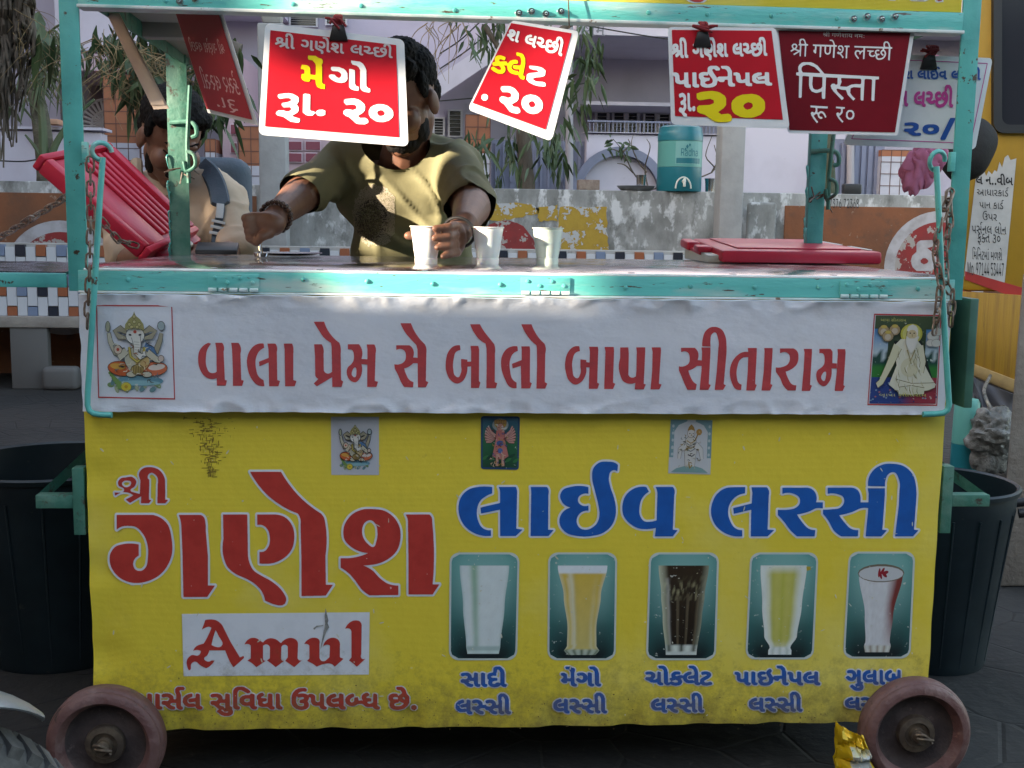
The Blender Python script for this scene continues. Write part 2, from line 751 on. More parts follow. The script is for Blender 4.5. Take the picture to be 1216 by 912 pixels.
blue=[(ZD,"218,312 218,343 ~190,355 ~160,380 ~145,430 ~150,470 ~170,505 ~195,517 212,517 212,545 185,545 ~130,530 ~85,495 ~60,440 ~58,400 ~70,360 ~105,325 ~150,312 180,310"),
(ZD,"248,312 330,312 ~336,330 336,350 332,510 362,515 330,545 255,545 255,420 165,438 162,410 255,388 255,345 ~253,325"),
(ZD,"400,312 478,312 ~485,325 485,345 483,515 510,517 485,545 400,545 403,345 ~402,325"),
(ZD,"675,313 675,345 ~650,345 ~628,360 ~625,380 ~640,398 675,400 675,425 ~645,430 ~622,455 ~620,485 ~635,508 ~665,515 ~700,500 ~720,475 ~727,440 ~722,400 ~705,330 ~692,270 ~700,220 ~730,195 ~770,192 ~800,197 815,208 812,238 ~795,232 ~780,240 ~772,265 ~778,310 ~795,360 ~804,400 ~803,450 ~785,495 ~745,530 ~690,545 ~620,545 ~570,530 ~540,495 ~537,465 ~550,435 590,410 ~550,385 ~540,355 ~555,325 ~590,312"),
(ZD,"950,312 962,335 ~930,365 ~917,410 ~920,450 ~940,475 ~970,477 1000,470 1000,505 ~960,512 ~910,508 ~870,485 ~840,445 ~836,400 ~850,355 ~890,320"),
(ZD,"992,312 1075,312 ~1083,325 1082,350 1075,515 1098,518 1075,547 990,547 998,480 1002,350 ~1000,330"),
(ZE,"300,313 298,343 ~265,352 ~230,385 ~218,430 ~228,475 ~255,510 285,517 285,547 255,547 ~200,530 ~155,490 ~137,440 ~142,390 ~165,345 ~205,318 ~250,313"),
(ZE,"328,313 400,313 ~410,325 411,350 405,515 437,517 405,547 325,547 328,420 245,440 242,412 330,390 333,340"),
(ZE,"475,315 590,315 ~625,330 ~638,360 635,385 668,385 668,415 ~640,413 ~600,430 545,443 ~570,480 ~600,510 632,517 628,547 545,547 ~515,520 ~485,480 453,445 453,420 ~500,420 ~540,410 ~558,390 ~555,362 ~535,347 475,345"),
(ZE,"690,315 800,315 ~835,330 ~846,360 846,385 885,385 885,413 ~850,413 ~810,430 745,447 ~770,480 ~800,510 836,517 834,547 755,547 ~720,520 ~695,475 668,440 668,420 ~710,418 ~750,410 ~768,385 ~762,358 ~740,347 690,345"),
(ZE,"880,318 962,318 962,350 950,515 972,518 945,547 870,547 882,430 885,345"),
(ZE,"882,308 ~885,270 ~910,230 ~955,205 ~1000,202 ~1055,215 ~1095,255 ~1110,310 1112,360 1100,515 1122,518 1095,547 1010,547 1028,400 1032,320 ~1028,275 ~1005,242 ~980,250 ~965,280 963,310")]
ban=[(ZF,"150,268 163,272 ~145,300 ~138,340 ~142,385 ~155,408 ~175,412 192,403 192,435 ~160,440 ~130,425 ~108,390 ~101,345 ~108,305 ~128,280"),
(ZF,"182,268 215,268 ~222,280 222,310 228,445 238,447 232,472 190,472 188,320 ~186,290"),
(ZF,"258,268 292,268 ~300,280 302,320 306,445 318,448 310,473 266,473 266,400 262,300"),
(ZF,"412,272 415,292 ~390,310 ~375,345 ~376,390 ~390,430 412,445 416,475 ~385,470 ~355,440 ~336,390 ~334,340 ~350,300 ~380,275"),
(ZF,"430,272 468,272 ~475,285 475,310 477,445 490,450 482,475 438,475 436,362 392,380 390,358 436,340 435,300"),
(ZF,"508,272 548,272 ~553,290 553,320 553,445 568,450 560,475 514,475 512,300"),
(ZF,"652,275 688,275 ~695,290 697,320 698,400 ~708,412 740,403 740,430 665,475 650,462 672,440 ~660,430 657,415 656,330"),
(ZF,"650,168 700,168 ~715,205 ~740,240 772,268 ~778,290 778,320 780,445 790,452 782,478 738,478 737,380 735,290 732,268 ~700,245 ~675,210"),
(ZF,"812,275 865,275 ~875,290 877,345 905,347 905,372 877,370 ~880,400 ~870,435 ~848,456 ~825,448 ~808,420 ~812,385 ~830,368 838,355 ~840,320 ~835,305 812,300"),
(ZF,"902,276 938,276 ~944,290 944,320 940,450 956,453 948,478 904,478 905,300"),
(ZG,"42,280 105,280 ~120,295 122,338 145,340 145,365 122,365 ~105,380 80,390 ~90,420 ~105,445 124,455 122,480 80,478 ~65,455 ~50,420 35,392 33,370 ~65,368 ~82,355 ~88,330 ~80,305 42,302"),
(ZG,"62,175 112,175 ~130,215 ~150,245 178,275 ~184,290 185,320 183,450 195,455 183,480 145,480 143,300 137,278 ~110,250 ~85,220"),
(ZG,"345,280 347,303 ~328,310 ~315,345 ~313,395 ~322,425 ~337,432 ~348,415 350,380 350,345 380,348 380,358 400,358 400,380 380,382 ~375,420 ~355,452 ~330,462 ~300,445 ~280,405 ~278,355 ~290,310 ~318,283"),
(ZG,"395,283 432,283 436,300 435,450 442,457 435,483 397,483 398,310"),
(ZG,"393,180 440,180 ~460,215 ~480,240 508,275 ~512,295 511,320 510,455 522,460 515,484 470,484 472,380 471,295 466,272 ~440,255 ~415,225"),
(ZG,"618,285 620,307 ~597,320 ~583,350 ~583,400 ~597,445 614,457 614,484 ~585,480 ~558,440 ~541,385 ~545,330 ~570,295 ~595,285"),
(ZG,"636,285 676,285 678,300 677,455 686,460 678,485 636,485 634,378 595,390 592,368 638,350 638,300"),
(ZG,"636,180 685,180 ~700,215 ~720,245 746,272 ~752,290 750,320 748,455 760,462 750,486 708,486 711,380 710,295 708,280 ~680,255 ~658,225"),
(ZG,"912,285 915,308 ~895,315 ~880,350 ~880,400 ~888,430 ~903,437 ~915,420 917,385 917,347 945,350 945,360 962,362 962,385 945,385 ~940,425 ~920,455 ~893,467 ~865,450 ~847,405 ~845,355 ~860,310 ~885,287"),
(ZG,"958,287 1000,287 1002,300 997,458 1007,463 998,487 957,487 962,310"),
(ZG,"1032,288 1075,288 1077,305 1072,458 1083,463 1072,488 1030,488 1036,310"),
(ZH,"66,290 105,290 107,320 105,420 ~115,432 145,423 145,455 ~110,463 ~80,450 ~67,425 66,340"),
(ZH,"142,290 185,290 185,310 178,463 188,466 178,490 135,490 143,400 145,310"),
(ZH,"215,290 258,290 260,305 250,463 263,466 252,490 210,490 218,400 220,310"),
(ZH,"355,292 420,292 ~432,305 434,350 455,352 455,378 430,378 ~415,390 390,400 ~400,430 ~415,455 430,465 425,492 385,492 ~370,460 ~358,430 345,400 345,380 ~375,378 ~392,365 ~396,340 ~388,315 355,313"),
(ZH,"452,290 495,290 495,310 487,465 497,468 485,492 443,492 452,400 455,310"),
(ZH,"456,285 ~458,250 ~470,215 ~495,195 ~520,193 ~548,205 ~565,235 ~571,280 570,330 558,465 568,470 555,492 515,492 525,400 533,290 ~530,245 ~515,218 ~500,230 ~495,255 496,287"),
(ZH,"674,312 665,335 ~640,345 ~622,385 ~620,430 ~630,460 643,467 640,493 ~615,488 ~595,455 ~587,410 ~595,365 ~620,330 ~645,314"),
(ZH,"672,293 715,293 715,310 707,465 715,468 705,495 665,495 672,400 674,336 655,338 658,313 674,312"),
(ZH,"750,293 790,293 790,310 780,465 790,468 778,495 737,495 748,400 752,310"),
(ZH,"825,295 890,295 ~908,310 ~913,340 ~905,370 ~885,390 852,405 ~865,440 ~882,465 903,470 900,495 862,495 ~840,470 ~825,435 806,408 805,385 ~840,382 ~862,370 ~872,345 ~865,320 825,318"),
(ZH,"938,297 977,297 977,315 968,468 977,472 967,497 928,497 937,400 942,315"),
(ZH,"1012,297 1065,297 1075,310 1074,365 1095,367 1095,390 1070,390 ~1070,420 ~1058,455 ~1035,475 ~1010,462 ~998,435 ~1003,400 ~1025,383 1035,370 ~1037,345 ~1030,320 1012,318"),
(ZH,"1098,298 1135,298 1137,315 1127,470 1134,474 1123,497 1085,497 1095,400 1100,320")]
banh=[(ZF,"~846,385 ~834,400 ~833,425 ~845,432 ~853,410"),(ZH,"~1040,405 ~1027,415 ~1022,440 ~1033,450 ~1043,430")]
am=[(ZI,"375,208 ~400,205 425,208 ~450,225 ~470,260 ~495,310 ~525,360 540,385 558,378 560,388 ~535,410 510,432 ~495,410 ~475,365 470,352 395,352 ~385,375 ~370,390 ~385,405 405,400 420,400 ~405,420 380,437 ~355,425 ~325,405 ~310,415 ~303,445 298,447 ~288,420 ~290,395 ~310,375 ~345,375 355,355 ~335,350 318,355 ~330,335 ~360,322 368,320 ~395,270 405,245 ~395,240 ~375,245 358,255 ~370,225"),
(ZI,"562,325 ~580,300 ~605,292 625,298 650,315 ~670,298 ~695,295 720,305 735,318 ~755,300 ~785,293 ~810,305 816,325 814,380 ~820,398 835,398 798,432 ~775,415 755,402 768,385 768,335 ~755,325 737,335 735,390 ~740,400 752,400 710,432 ~690,415 668,400 682,390 683,340 ~672,325 650,330 650,385 ~655,400 665,400 618,432 ~600,415 575,400 592,390 592,330 ~580,322"),
(ZI,"845,322 ~865,300 ~890,292 ~915,300 918,320 918,380 ~925,400 945,402 965,385 968,330 ~950,325 935,335 ~950,305 ~985,292 ~1005,300 1015,330 1015,385 1032,392 990,430 ~970,415 ~950,415 905,430 ~885,415 858,402 870,390 870,330 ~860,322"),
(ZI,"1040,250 ~1055,225 ~1085,210 ~1110,215 1118,240 1116,370 ~1120,392 1138,390 1095,430 ~1075,412 1058,400 1070,385 1070,270 ~1062,250")]
amh=[(ZI,"425,255 ~440,285 ~457,325 405,327 ~412,295")]

# outlines of the letter shapes: x, y on a 1000 unit body; x above 3000 marks a curve handle (minus 5000)
SHAPES = [
[[413,0,5347,0,5246,55,5169,142,139,189,5130,188,121,188,5075,188,5029,217,29,249,5029,274,5063,301,90,301,5109,301,5146,289,168,273,5203,282,5263,319,5300,376,300,416,5300,472,5236,530,183,530,5149,530,5090,516,55,499,29,568,5066,584,5146,603,186,603,5274,603,5381,510,381,418,5381,391,375,366,5388,362,5417,357,432,357,5466,357,5514,369,537,383,537,603,617,592,617,152,5617,125,5623,100,629,92,5640,78,5682,73,703,73,695,0,685,0,5650,0,5589,15,568,37,5549,57,5537,106,537,148,537,306,5517,296,5468,286,435,286,5387,286,347,302,5324,267,5256,218,216,204,5254,153,5318,97,5382,75,422,75,436,75,427,0]],
[[239,0,5196,0,5140,19,122,37,5105,54,5090,104,90,148,90,603,170,593,170,152,5170,124,5176,100,185,90,5196,77,5235,73,257,73,249,0]],
[[298,-10,5199,-10,5087,94,87,176,5087,214,5116,278,142,301,5100,329,5044,403,44,457,5044,495,5083,561,5167,603,233,603,5261,603,5325,594,343,589,329,518,5313,522,5267,529,244,529,5180,529,5125,483,125,451,5125,419,5164,366,211,342,5256,359,308,359,5331,359,5368,355,383,353,369,281,5342,286,310,286,5273,286,5208,263,5168,215,168,176,5168,120,5235,63,299,63,5319,63,5349,67,361,71,5357,80,357,94,5357,120,5389,148,415,148,5444,148,5473,113,473,90,5473,56,5424,11,5344,-10]],
[[239,0,5204,0,5143,15,122,37,5102,57,5090,111,90,148,90,611,5075,711,5006,824,-41,824,4929,824,4888,779,-112,729,4888,715,4890,683,-107,668,-184,668,4813,682,4809,723,-191,739,4809,813,4889,896,-41,896,5020,896,5107,817,5161,688,170,614,170,152,5170,124,5176,102,183,92,5194,78,5237,73,257,73,249,0]],
[[279,105,5172,105,5044,229,44,337,5044,438,5177,576,299,603,319,528,5226,509,5126,416,126,333,5126,255,5212,179,276,179,5308,179,5358,189,380,199,411,132,5384,119,5317,105],[244,304,226,377,477,428,477,603,557,592,557,152,5557,125,5563,100,569,92,5580,78,5622,73,643,73,635,0,625,0,5590,0,5529,15,508,37,5489,57,5477,106,477,148,477,352]],
[[413,0,5347,0,5246,55,5169,142,139,189,5130,188,121,188,5075,188,5029,217,29,249,5029,274,5063,301,90,301,5109,301,5146,289,168,273,5203,282,5263,319,5300,376,300,416,5300,472,5236,530,183,530,5149,530,5090,516,55,499,29,568,5066,584,5146,603,186,603,5274,603,5381,510,381,418,5381,392,375,367,5388,363,5417,358,432,358,5463,358,5514,372,529,382,550,312,5523,296,5465,286,435,286,5387,286,347,302,5324,267,5256,218,216,204,5254,153,5318,97,5382,75,422,75,436,75,427,0]],
[[166,152,5140,152,5086,192,5051,249,51,274,5051,291,5077,316,107,316,131,316,131,440,5131,468,5125,492,119,500,5109,514,5065,520,44,520,52,592,63,592,5146,592,180,556,5197,539,5211,488,211,444,211,316,420,316,420,603,500,592,500,152,5500,125,5506,100,512,92,5523,78,5566,73,586,73,579,0,568,0,5525,0,5468,19,451,37,5435,54,5420,104,420,148,420,244,211,244,211,215,5211,181,5183,152]],
[[-173,641,4799,740,4738,824,-314,824,4675,824,4647,820,-366,815,-390,884,4631,891,4673,896,-309,896,4738,896,4813,856,4874,746,-102,641]],
[[-133,703,4843,703,4811,735,-189,762,4811,789,4843,821,-133,821,4890,821,4923,789,-77,762,4923,735,4890,703]],
[[210,178,5155,178,5055,236,11,303,74,346,5108,295,5168,251,206,251,5247,251,5299,313,299,384,5299,461,5240,530,188,530,5157,530,5101,515,79,503,54,570,5087,587,5160,603,192,603,5275,603,5380,496,380,383,5380,319,5349,239,5299,195,5239,178],[627,0,5584,0,5527,19,510,37,5494,54,5479,104,479,148,479,603,559,592,559,152,5559,125,5565,100,571,92,5582,78,5625,73,646,73,638,0]],
[[239,0,5196,0,5140,19,122,37,5105,54,5090,104,90,148,90,603,170,593,170,152,5170,124,5176,100,185,90,5196,77,5235,73,257,73,249,0],[92,641,5064,740,5003,824,-49,824,4940,824,4912,820,-101,815,-125,884,4896,891,4938,896,-44,896,5003,896,5078,856,5139,746,163,641]],
[[326,131,5267,131,5161,183,124,237,5121,237,117,237,5078,237,5035,268,35,297,5035,316,5064,346,94,346,5119,346,5155,328,172,311,5216,325,5272,388,272,430,5272,478,5217,530,158,530,5136,530,5081,519,58,508,31,576,5055,587,5125,603,161,603,5252,603,5352,511,352,428,5352,365,5270,272,207,251,5229,229,5281,203,323,203,5384,203,5458,249,486,278,486,603,566,592,566,152,5566,125,5572,100,578,92,5589,78,5632,73,652,73,645,0,634,0,5591,0,5534,19,517,37,5501,54,5486,104,486,148,486,184,5457,161,5382,131]],
[[65,211,38,282,180,333,5144,360,5103,420,103,461,5103,524,5198,603,277,603,5309,603,5367,596,394,589,379,517,5353,523,5312,529,286,529,5235,529,5185,489,185,454,5185,430,5219,385,259,361,464,438,496,368,331,311,5391,275,5453,194,453,142,5453,105,5416,35,5331,-10,259,-10,5181,-10,5063,39,18,73,63,135,5112,97,5205,63,254,63,5315,63,5371,105,371,144,5371,164,5352,205,5300,253,251,282]],
[[249,-10,5153,-10,5046,84,46,162,5046,230,5132,319,208,359,5270,391,5323,434,323,467,5323,501,5275,530,237,530,5202,530,5143,518,113,504,88,572,5121,586,5196,603,239,603,5322,603,5403,528,403,469,5403,427,5369,370,5312,327,275,307,5220,277,5156,232,5129,186,129,154,5129,114,5193,63,251,63,5299,63,5377,90,417,115,454,44,5407,18,5314,-10]],
[[264,161,5225,161,5163,185,143,204,5118,229,5093,295,93,350,93,440,5093,467,5087,492,81,500,5071,514,5027,519,6,519,14,592,24,592,5068,592,5125,573,142,555,5159,538,5173,488,173,443,173,357,5173,311,5189,266,202,253,5223,233,272,233,5307,233,5370,264,393,286,393,603,473,592,473,152,5473,125,5479,100,485,92,5496,78,5539,73,560,73,552,0,542,0,5499,0,5441,19,424,37,5408,54,5393,104,393,148,393,199,5367,182,5304,161]],
[[311,-10,5238,-10,5138,39,5088,123,88,176,5088,252,139,302,5098,329,5044,405,44,461,5044,499,5082,564,5156,603,210,603,5231,603,5285,597,304,592,290,520,5275,524,5236,529,219,529,5173,529,5125,488,125,456,5125,422,5162,368,207,344,5249,359,299,359,5308,359,5328,359,338,357,329,285,5322,286,5308,286,300,286,5247,286,5168,234,168,177,5168,122,5241,63,314,63,5404,63,5508,156,508,236,5508,288,5477,365,457,402,5429,453,5400,523,400,567,5400,614,5444,692,494,728,547,661,5512,636,5483,594,483,563,5483,532,5509,474,538,420,5558,383,5590,294,590,236,5590,172,5537,59,5415,-10]],
[[140,214,5116,214,5062,257,5024,319,24,348,5024,371,5051,400,84,400,372,400,372,603,452,592,452,152,5452,125,5458,100,464,92,5475,78,5517,73,538,73,530,0,520,0,5485,0,5424,15,403,37,5384,57,5372,106,372,148,372,328,191,328,191,271,5191,242,5163,214]],
[[-162,-268,4741,-268,4598,-177,-461,-100,-399,-57,4659,-130,4765,-196,-162,-196,4894,-196,4943,-161,-57,-127,4943,-97,4898,-68,-137,-68,4836,-68,4794,-79,-227,-90,-253,-23,4801,0,-142,0,4935,0,5017,-74,17,-135,5017,-193,4927,-268]],
[[233,151,5178,151,5093,200,5044,292,44,354,5044,447,5156,572,259,603,282,531,5194,503,5126,411,126,353,5126,305,5158,248,5208,223,234,223,5288,223,314,258,5327,275,5337,323,337,369,337,447,417,437,417,335,5417,331,417,329,5427,313,5457,300,475,300,5501,300,5542,320,560,339,560,603,640,592,640,152,5640,125,5646,100,652,92,5663,78,5705,73,726,73,718,0,708,0,5673,0,5612,15,591,37,5572,57,5560,106,560,148,560,252,5543,240,5502,228,475,228,5455,228,5418,238,402,250,5383,205,5300,151]],
[[-183,632,4801,659,4780,723,-220,754,4780,827,4867,896,-67,896,4966,896,5019,883,39,872,17,808,5000,817,4962,829,-60,829,4898,829,4858,782,-142,746,4858,719,4877,670,-107,641]],
[[238,0,5203,0,5142,15,121,37,5102,57,5090,106,90,148,90,672,5090,731,5117,822,156,854,5179,874,5249,896,292,896,5381,896,5534,798,612,710,553,665,5514,708,5430,780,5343,824,298,824,5271,824,5227,812,210,797,5188,778,5170,708,170,643,170,152,5170,125,5176,100,182,92,5193,78,5235,73,256,73,248,0]],
[[244,161,5156,161,5044,260,44,345,5044,408,5101,494,5200,539,263,539,5285,539,5341,533,359,528,346,458,5329,461,5291,466,266,466,5199,466,5125,404,125,346,5125,288,5193,233,243,233,5297,233,5369,268,403,299,403,603,483,592,483,152,5483,125,5489,100,495,92,5506,78,5549,73,569,73,562,0,551,0,5508,0,5451,19,434,37,5418,54,5403,104,403,148,403,207,5373,188,5301,161]],
[[273,107,5183,107,5083,194,83,261,5083,317,114,355,5085,377,5044,439,44,481,5044,536,5124,621,206,646,235,574,5187,561,5140,526,5125,490,125,474,5125,426,172,396,5209,411,259,411,5273,411,5307,407,320,405,308,333,5285,338,257,338,5217,338,5164,303,164,264,5164,179,273,179,5318,179,5394,210,431,244,431,603,511,592,511,152,5511,125,5517,100,523,92,5534,78,5577,73,598,73,590,0,580,0,5537,0,5479,19,462,37,5446,54,5431,104,431,148,431,154,5403,135,5328,107]],
[[367,-10,5273,-10,5134,76,5058,254,58,392,5058,476,5096,634,5180,760,5316,834,414,834,5447,834,5493,828,514,823,500,751,5484,756,5440,760,417,760,5337,760,5230,695,5168,588,5141,456,141,389,5141,275,5197,131,5298,63,364,63,5424,63,5495,116,495,171,5495,208,5461,266,431,286,5387,273,338,270,323,343,5370,346,5448,368,5495,412,495,446,5495,485,5442,529,395,529,5364,529,5304,516,270,499,244,567,5280,583,5355,603,396,603,5488,603,5575,515,575,449,5575,405,5536,341,504,320,5540,287,5576,207,576,167,5576,85,5465,-10]],
[[233,151,5178,151,5093,200,5044,292,44,354,5044,447,5156,572,259,603,282,531,5194,503,5126,411,126,353,5126,305,5158,248,5208,223,234,223,5288,223,314,258,5327,275,5337,323,337,369,337,447,417,437,417,335,5417,331,417,329,5427,313,5457,300,475,300,5498,300,5532,315,545,326,574,259,5552,244,5510,228,475,228,5455,228,5418,238,402,250,5383,205,5300,151]],
[[318,-10,5201,-10,5088,94,88,176,5088,252,139,302,5098,329,5044,405,44,461,5044,499,5082,564,5156,603,210,603,5263,603,304,592,290,520,5275,524,5241,529,219,529,5173,529,5125,488,125,456,5125,422,5162,368,207,344,5249,359,299,359,5308,359,5328,358,338,357,329,285,5322,286,5308,286,300,286,5247,286,5168,234,168,177,5168,64,316,64,5395,64,5510,123,5584,219,5619,330,619,382,5619,445,5588,508,5545,530,526,530,5490,530,5455,486,455,455,5455,415,5520,356,596,338,571,267,5522,282,5433,328,5376,403,376,461,5376,499,5409,563,5477,603,528,603,5570,603,5649,561,5701,461,701,375,5701,305,5654,168,5558,56,5414,-10]],
[[143,-14,5118,-14,5082,18,82,54,5082,91,5118,121,143,121,5169,121,5206,91,206,54,5206,18,5169,-14]],
[[59,164,13,234,5053,254,5145,304,183,326,5124,356,5074,429,74,474,5074,506,5111,565,5182,603,233,603,5290,603,5362,566,5396,505,396,470,5396,431,5360,368,325,340,5410,313,545,287,545,603,625,592,625,152,5625,125,5631,100,637,92,5648,78,5690,73,711,73,703,0,693,0,5658,0,5597,15,576,37,5557,57,5545,106,545,148,545,212,283,39,234,107,407,209,5419,216,5446,230,459,236,5411,245,5311,273,261,291,5185,241],[154,467,5154,430,5208,387,247,370,5285,396,5315,443,315,468,5315,494,5280,533,236,533,5200,533,5154,497]],
[[425,-142,360,-97,5373,-82,5388,-52,388,-35,5388,-8,5349,31,302,52,163,114,5108,139,5075,212,75,276,75,603,155,592,155,291,5155,262,5159,220,5181,189,207,177,346,113,5416,81,5472,17,472,-30,5472,-64,5442,-120],[398,210,5351,210,5255,262,217,310,277,355,5302,324,5358,282,396,282,5429,282,5475,332,475,404,5475,472,5424,532,380,532,5327,532,284,509,259,574,5291,590,5356,603,385,603,5460,603,5555,502,555,404,5555,343,5527,267,5481,226,5425,210],[795,0,5752,0,5695,19,678,37,5662,54,5647,104,647,148,647,603,727,592,727,152,5727,125,5733,100,739,92,5750,78,5793,73,813,73,806,0]],
[[651,0,5608,0,5552,19,534,37,5517,54,5502,104,502,148,502,603,583,592,583,152,5583,125,5589,101,595,92,5605,78,5648,73,669,73,661,0],[387,0,5333,0,5244,53,5171,137,141,183,5133,183,126,183,5079,183,5031,212,31,244,5031,267,5065,294,91,294,5111,294,5152,282,176,263,5242,280,5314,356,314,417,5314,460,5283,510,5237,531,212,531,5175,531,5144,499,144,482,5144,465,5161,434,5211,409,258,399,232,332,5149,352,5066,425,66,484,5066,514,5098,568,5164,602,214,602,5260,602,5343,561,5396,477,396,413,5396,359,5349,273,5269,212,219,197,5261,140,5343,75,398,75,411,75,402,0]],
[[326,131,5267,131,5161,183,124,237,5121,237,117,237,5078,237,5035,268,35,299,5035,316,5064,346,94,346,5119,346,5155,328,172,311,5216,325,5272,388,272,430,5272,478,5217,530,158,530,5136,530,5081,519,58,508,31,576,5055,587,5125,603,161,603,5252,603,5352,511,352,428,5352,365,5270,272,207,251,5229,229,5281,203,323,203,5373,203,5441,236,470,263,511,198,5471,167,5389,131]],
[[145,251,130,328,5214,335,5317,383,317,440,5317,481,5262,529,206,529,5166,529,5110,516,72,499,46,567,5084,584,5164,603,208,603,5310,603,5398,511,398,442,5398,399,5364,335,335,313,5398,253,398,170,5398,98,5313,9,236,-4,5270,-49,5325,-100,5381,-121,416,-121,436,-121,427,-196,412,-196,5347,-196,5251,-141,5180,-55,151,-9,5086,-7,5029,29,29,59,5029,82,5063,110,90,110,5113,110,5159,91,187,65,5246,67,5318,119,318,171,5318,203,5290,257,266,276,5239,266,5177,254]],
[[420,0,5360,0,5275,52,5212,140,185,192,5176,192,168,192,5122,192,5077,220,77,252,5077,276,5111,303,137,303,5157,303,5195,292,218,275,5255,283,5320,318,5360,375,360,414,5360,472,5293,529,236,529,5200,529,5137,516,102,499,77,567,5113,583,5197,603,238,603,5330,603,5443,508,443,413,5443,360,5394,277,5313,220,264,206,5292,158,5339,100,5389,75,424,75,5444,75,5484,87,500,95,527,26,5498,10,5445,0]],
[[276,98,5214,98,5118,151,5065,245,65,306,5065,366,5119,459,5214,513,275,513,5338,513,5433,460,5485,366,485,305,5485,244,5430,151,5336,98],[273,172,5331,172,5403,249,403,308,5403,367,5335,438,277,438,5220,438,5147,363,147,304,5147,246,5216,172]],
[[311,-10,5238,-10,5138,39,5088,123,88,176,5088,252,139,302,5098,329,5044,405,44,461,5044,499,5082,564,5156,603,210,603,5231,603,5285,597,304,592,290,520,5275,524,5236,529,219,529,5173,529,5125,488,125,456,5125,422,5162,368,207,344,5249,359,299,359,5308,359,5328,359,338,357,329,285,5322,286,5308,286,300,286,5247,286,5168,234,168,177,5168,122,5241,63,314,63,5408,63,5508,156,508,236,5508,279,5493,351,5462,427,437,476,5403,543,5361,631,5341,701,341,739,5341,805,5426,896,505,896,5558,896,5629,857,5676,796,691,761,617,734,5601,769,5548,825,506,825,5475,825,5424,786,424,737,5424,691,5466,592,504,518,5542,444,5590,310,590,236,5590,172,5538,59,5416,-10]],
[[243,40,195,107,447,258,5389,270,5295,298,257,314,5214,286,5123,229,76,202,28,270,5069,290,5146,333,183,354,5130,392,5089,464,89,503,5089,556,5174,632,247,632,5313,632,5399,559,399,500,5399,457,5354,388,319,361,5363,344,5483,316,537,310,537,551,461,551,461,622,722,622,722,551,618,551,618,0,537,0,537,234],[168,497,5168,473,5202,419,248,393,5281,415,5318,469,318,500,5318,534,5278,566,244,566,5215,566,5168,532]],
[[-185,615,4798,650,4780,714,-220,748,4780,813,4864,896,-61,896,4999,896,5079,839,5137,718,163,622,273,622,273,551,170,551,170,0,89,0,89,551,0,551,0,622,87,622,5059,726,4998,825,-57,825,4903,825,4861,776,-139,733,4861,699,4881,644,-105,615]],
[[208,551,208,234,5208,208,5183,178,160,178,5134,178,5079,220,5041,280,41,308,5041,331,5068,359,102,359,127,359,127,551,0,551,0,622,578,622,578,551,474,551,474,0,393,0,393,551]],
[[634,551,634,0,553,0,553,551,420,551,420,321,5420,279,5403,221,385,198,5364,173,5298,146,251,146,5158,146,114,205,5097,228,5079,298,79,352,79,551,0,551,0,622,737,622,737,551],[249,217,5301,217,321,249,5332,266,5339,310,339,353,339,551,160,551,160,353,5160,314,5168,268,178,251,5189,235,5222,217]],
[[-169,615,4810,694,4769,785,4719,823,-315,823,4663,823,4629,814,-385,809,-409,882,4630,896,-318,896,4736,896,4815,845,4878,722,-94,615]],
[[122,189,5087,189,5040,224,40,255,5040,284,5076,314,104,314,5122,314,5161,299,191,276,5241,292,5305,378,305,443,5305,499,5246,566,199,566,5168,566,5138,539,138,516,5138,501,5157,466,5214,442,270,440,253,370,5159,376,5066,459,66,517,5066,568,5137,632,204,632,5251,632,5333,589,5384,504,384,440,5384,371,5315,254,254,221,5299,182,5383,87,414,43,350,-1,5299,71,5216,164,179,194,5152,189],[591,551,591,0,510,0,510,551,421,551,421,622,695,622,695,551]],
[[0,551,0,622,693,622,693,551,589,551,589,0,508,0,508,355,5502,356,494,356,5470,356,5420,332,5374,269,356,208,279,232,5291,278,311,313,5287,331,5239,353,209,353,5169,353,5126,307,126,271,5126,233,5169,164,5251,89,309,40,255,-12,5197,38,5101,129,5045,222,45,275,5045,328,5094,395,5168,426,204,426,5248,426,5321,397,354,370,5412,426,499,426,5504,426,508,426,508,551]],
[[0,622,1121,622,1121,551,941,551,941,477,5992,464,6059,380,1059,308,6059,250,6009,140,5916,52,5784,0,702,0,5605,0,5507,83,507,147,5507,168,5522,213,538,231,5496,251,5449,316,449,359,5449,419,5539,483,612,483,5629,483,5681,478,694,473,688,404,5674,408,5639,415,618,415,5530,415,530,350,5530,321,5574,289,608,281,5637,290,672,290,5683,290,5707,288,714,287,708,217,5702,218,5687,218,682,218,5588,218,588,148,5588,108,5650,70,702,70,5779,70,5905,133,5980,241,980,310,5980,357,5934,419,893,419,5859,419,5830,383,830,358,5830,326,5883,275,941,261,908,198,5827,221,5753,304,753,356,5753,404,5808,472,861,481,861,551,0,551],[505,198,5469,167,5380,118,317,118,5240,118,5141,204,141,275,5141,304,5166,355,185,371,38,369,38,441,331,441,5349,441,5385,440,389,440,382,370,350,370,5292,370,5221,321,221,274,5221,231,5279,188,317,188,5364,188,5432,228,457,253]],
[[89,551,0,551,0,622,80,622,5068,644,5053,694,53,724,5053,802,5169,896,266,896,5407,896,5625,743,704,615,620,615,5467,824,283,824,5213,824,5134,765,134,714,5134,684,5153,639,165,622,273,622,273,551,170,551,170,0,89,0]],
[[479,551,479,0,398,0,398,191,5369,172,5301,146,254,146,5214,146,5149,173,128,194,5103,221,5079,294,79,358,79,551,0,551,0,622,583,622,583,551],[398,551,160,551,160,369,5160,328,5166,280,5179,251,190,240,5213,217,263,217,5303,217,5373,255,398,280]],
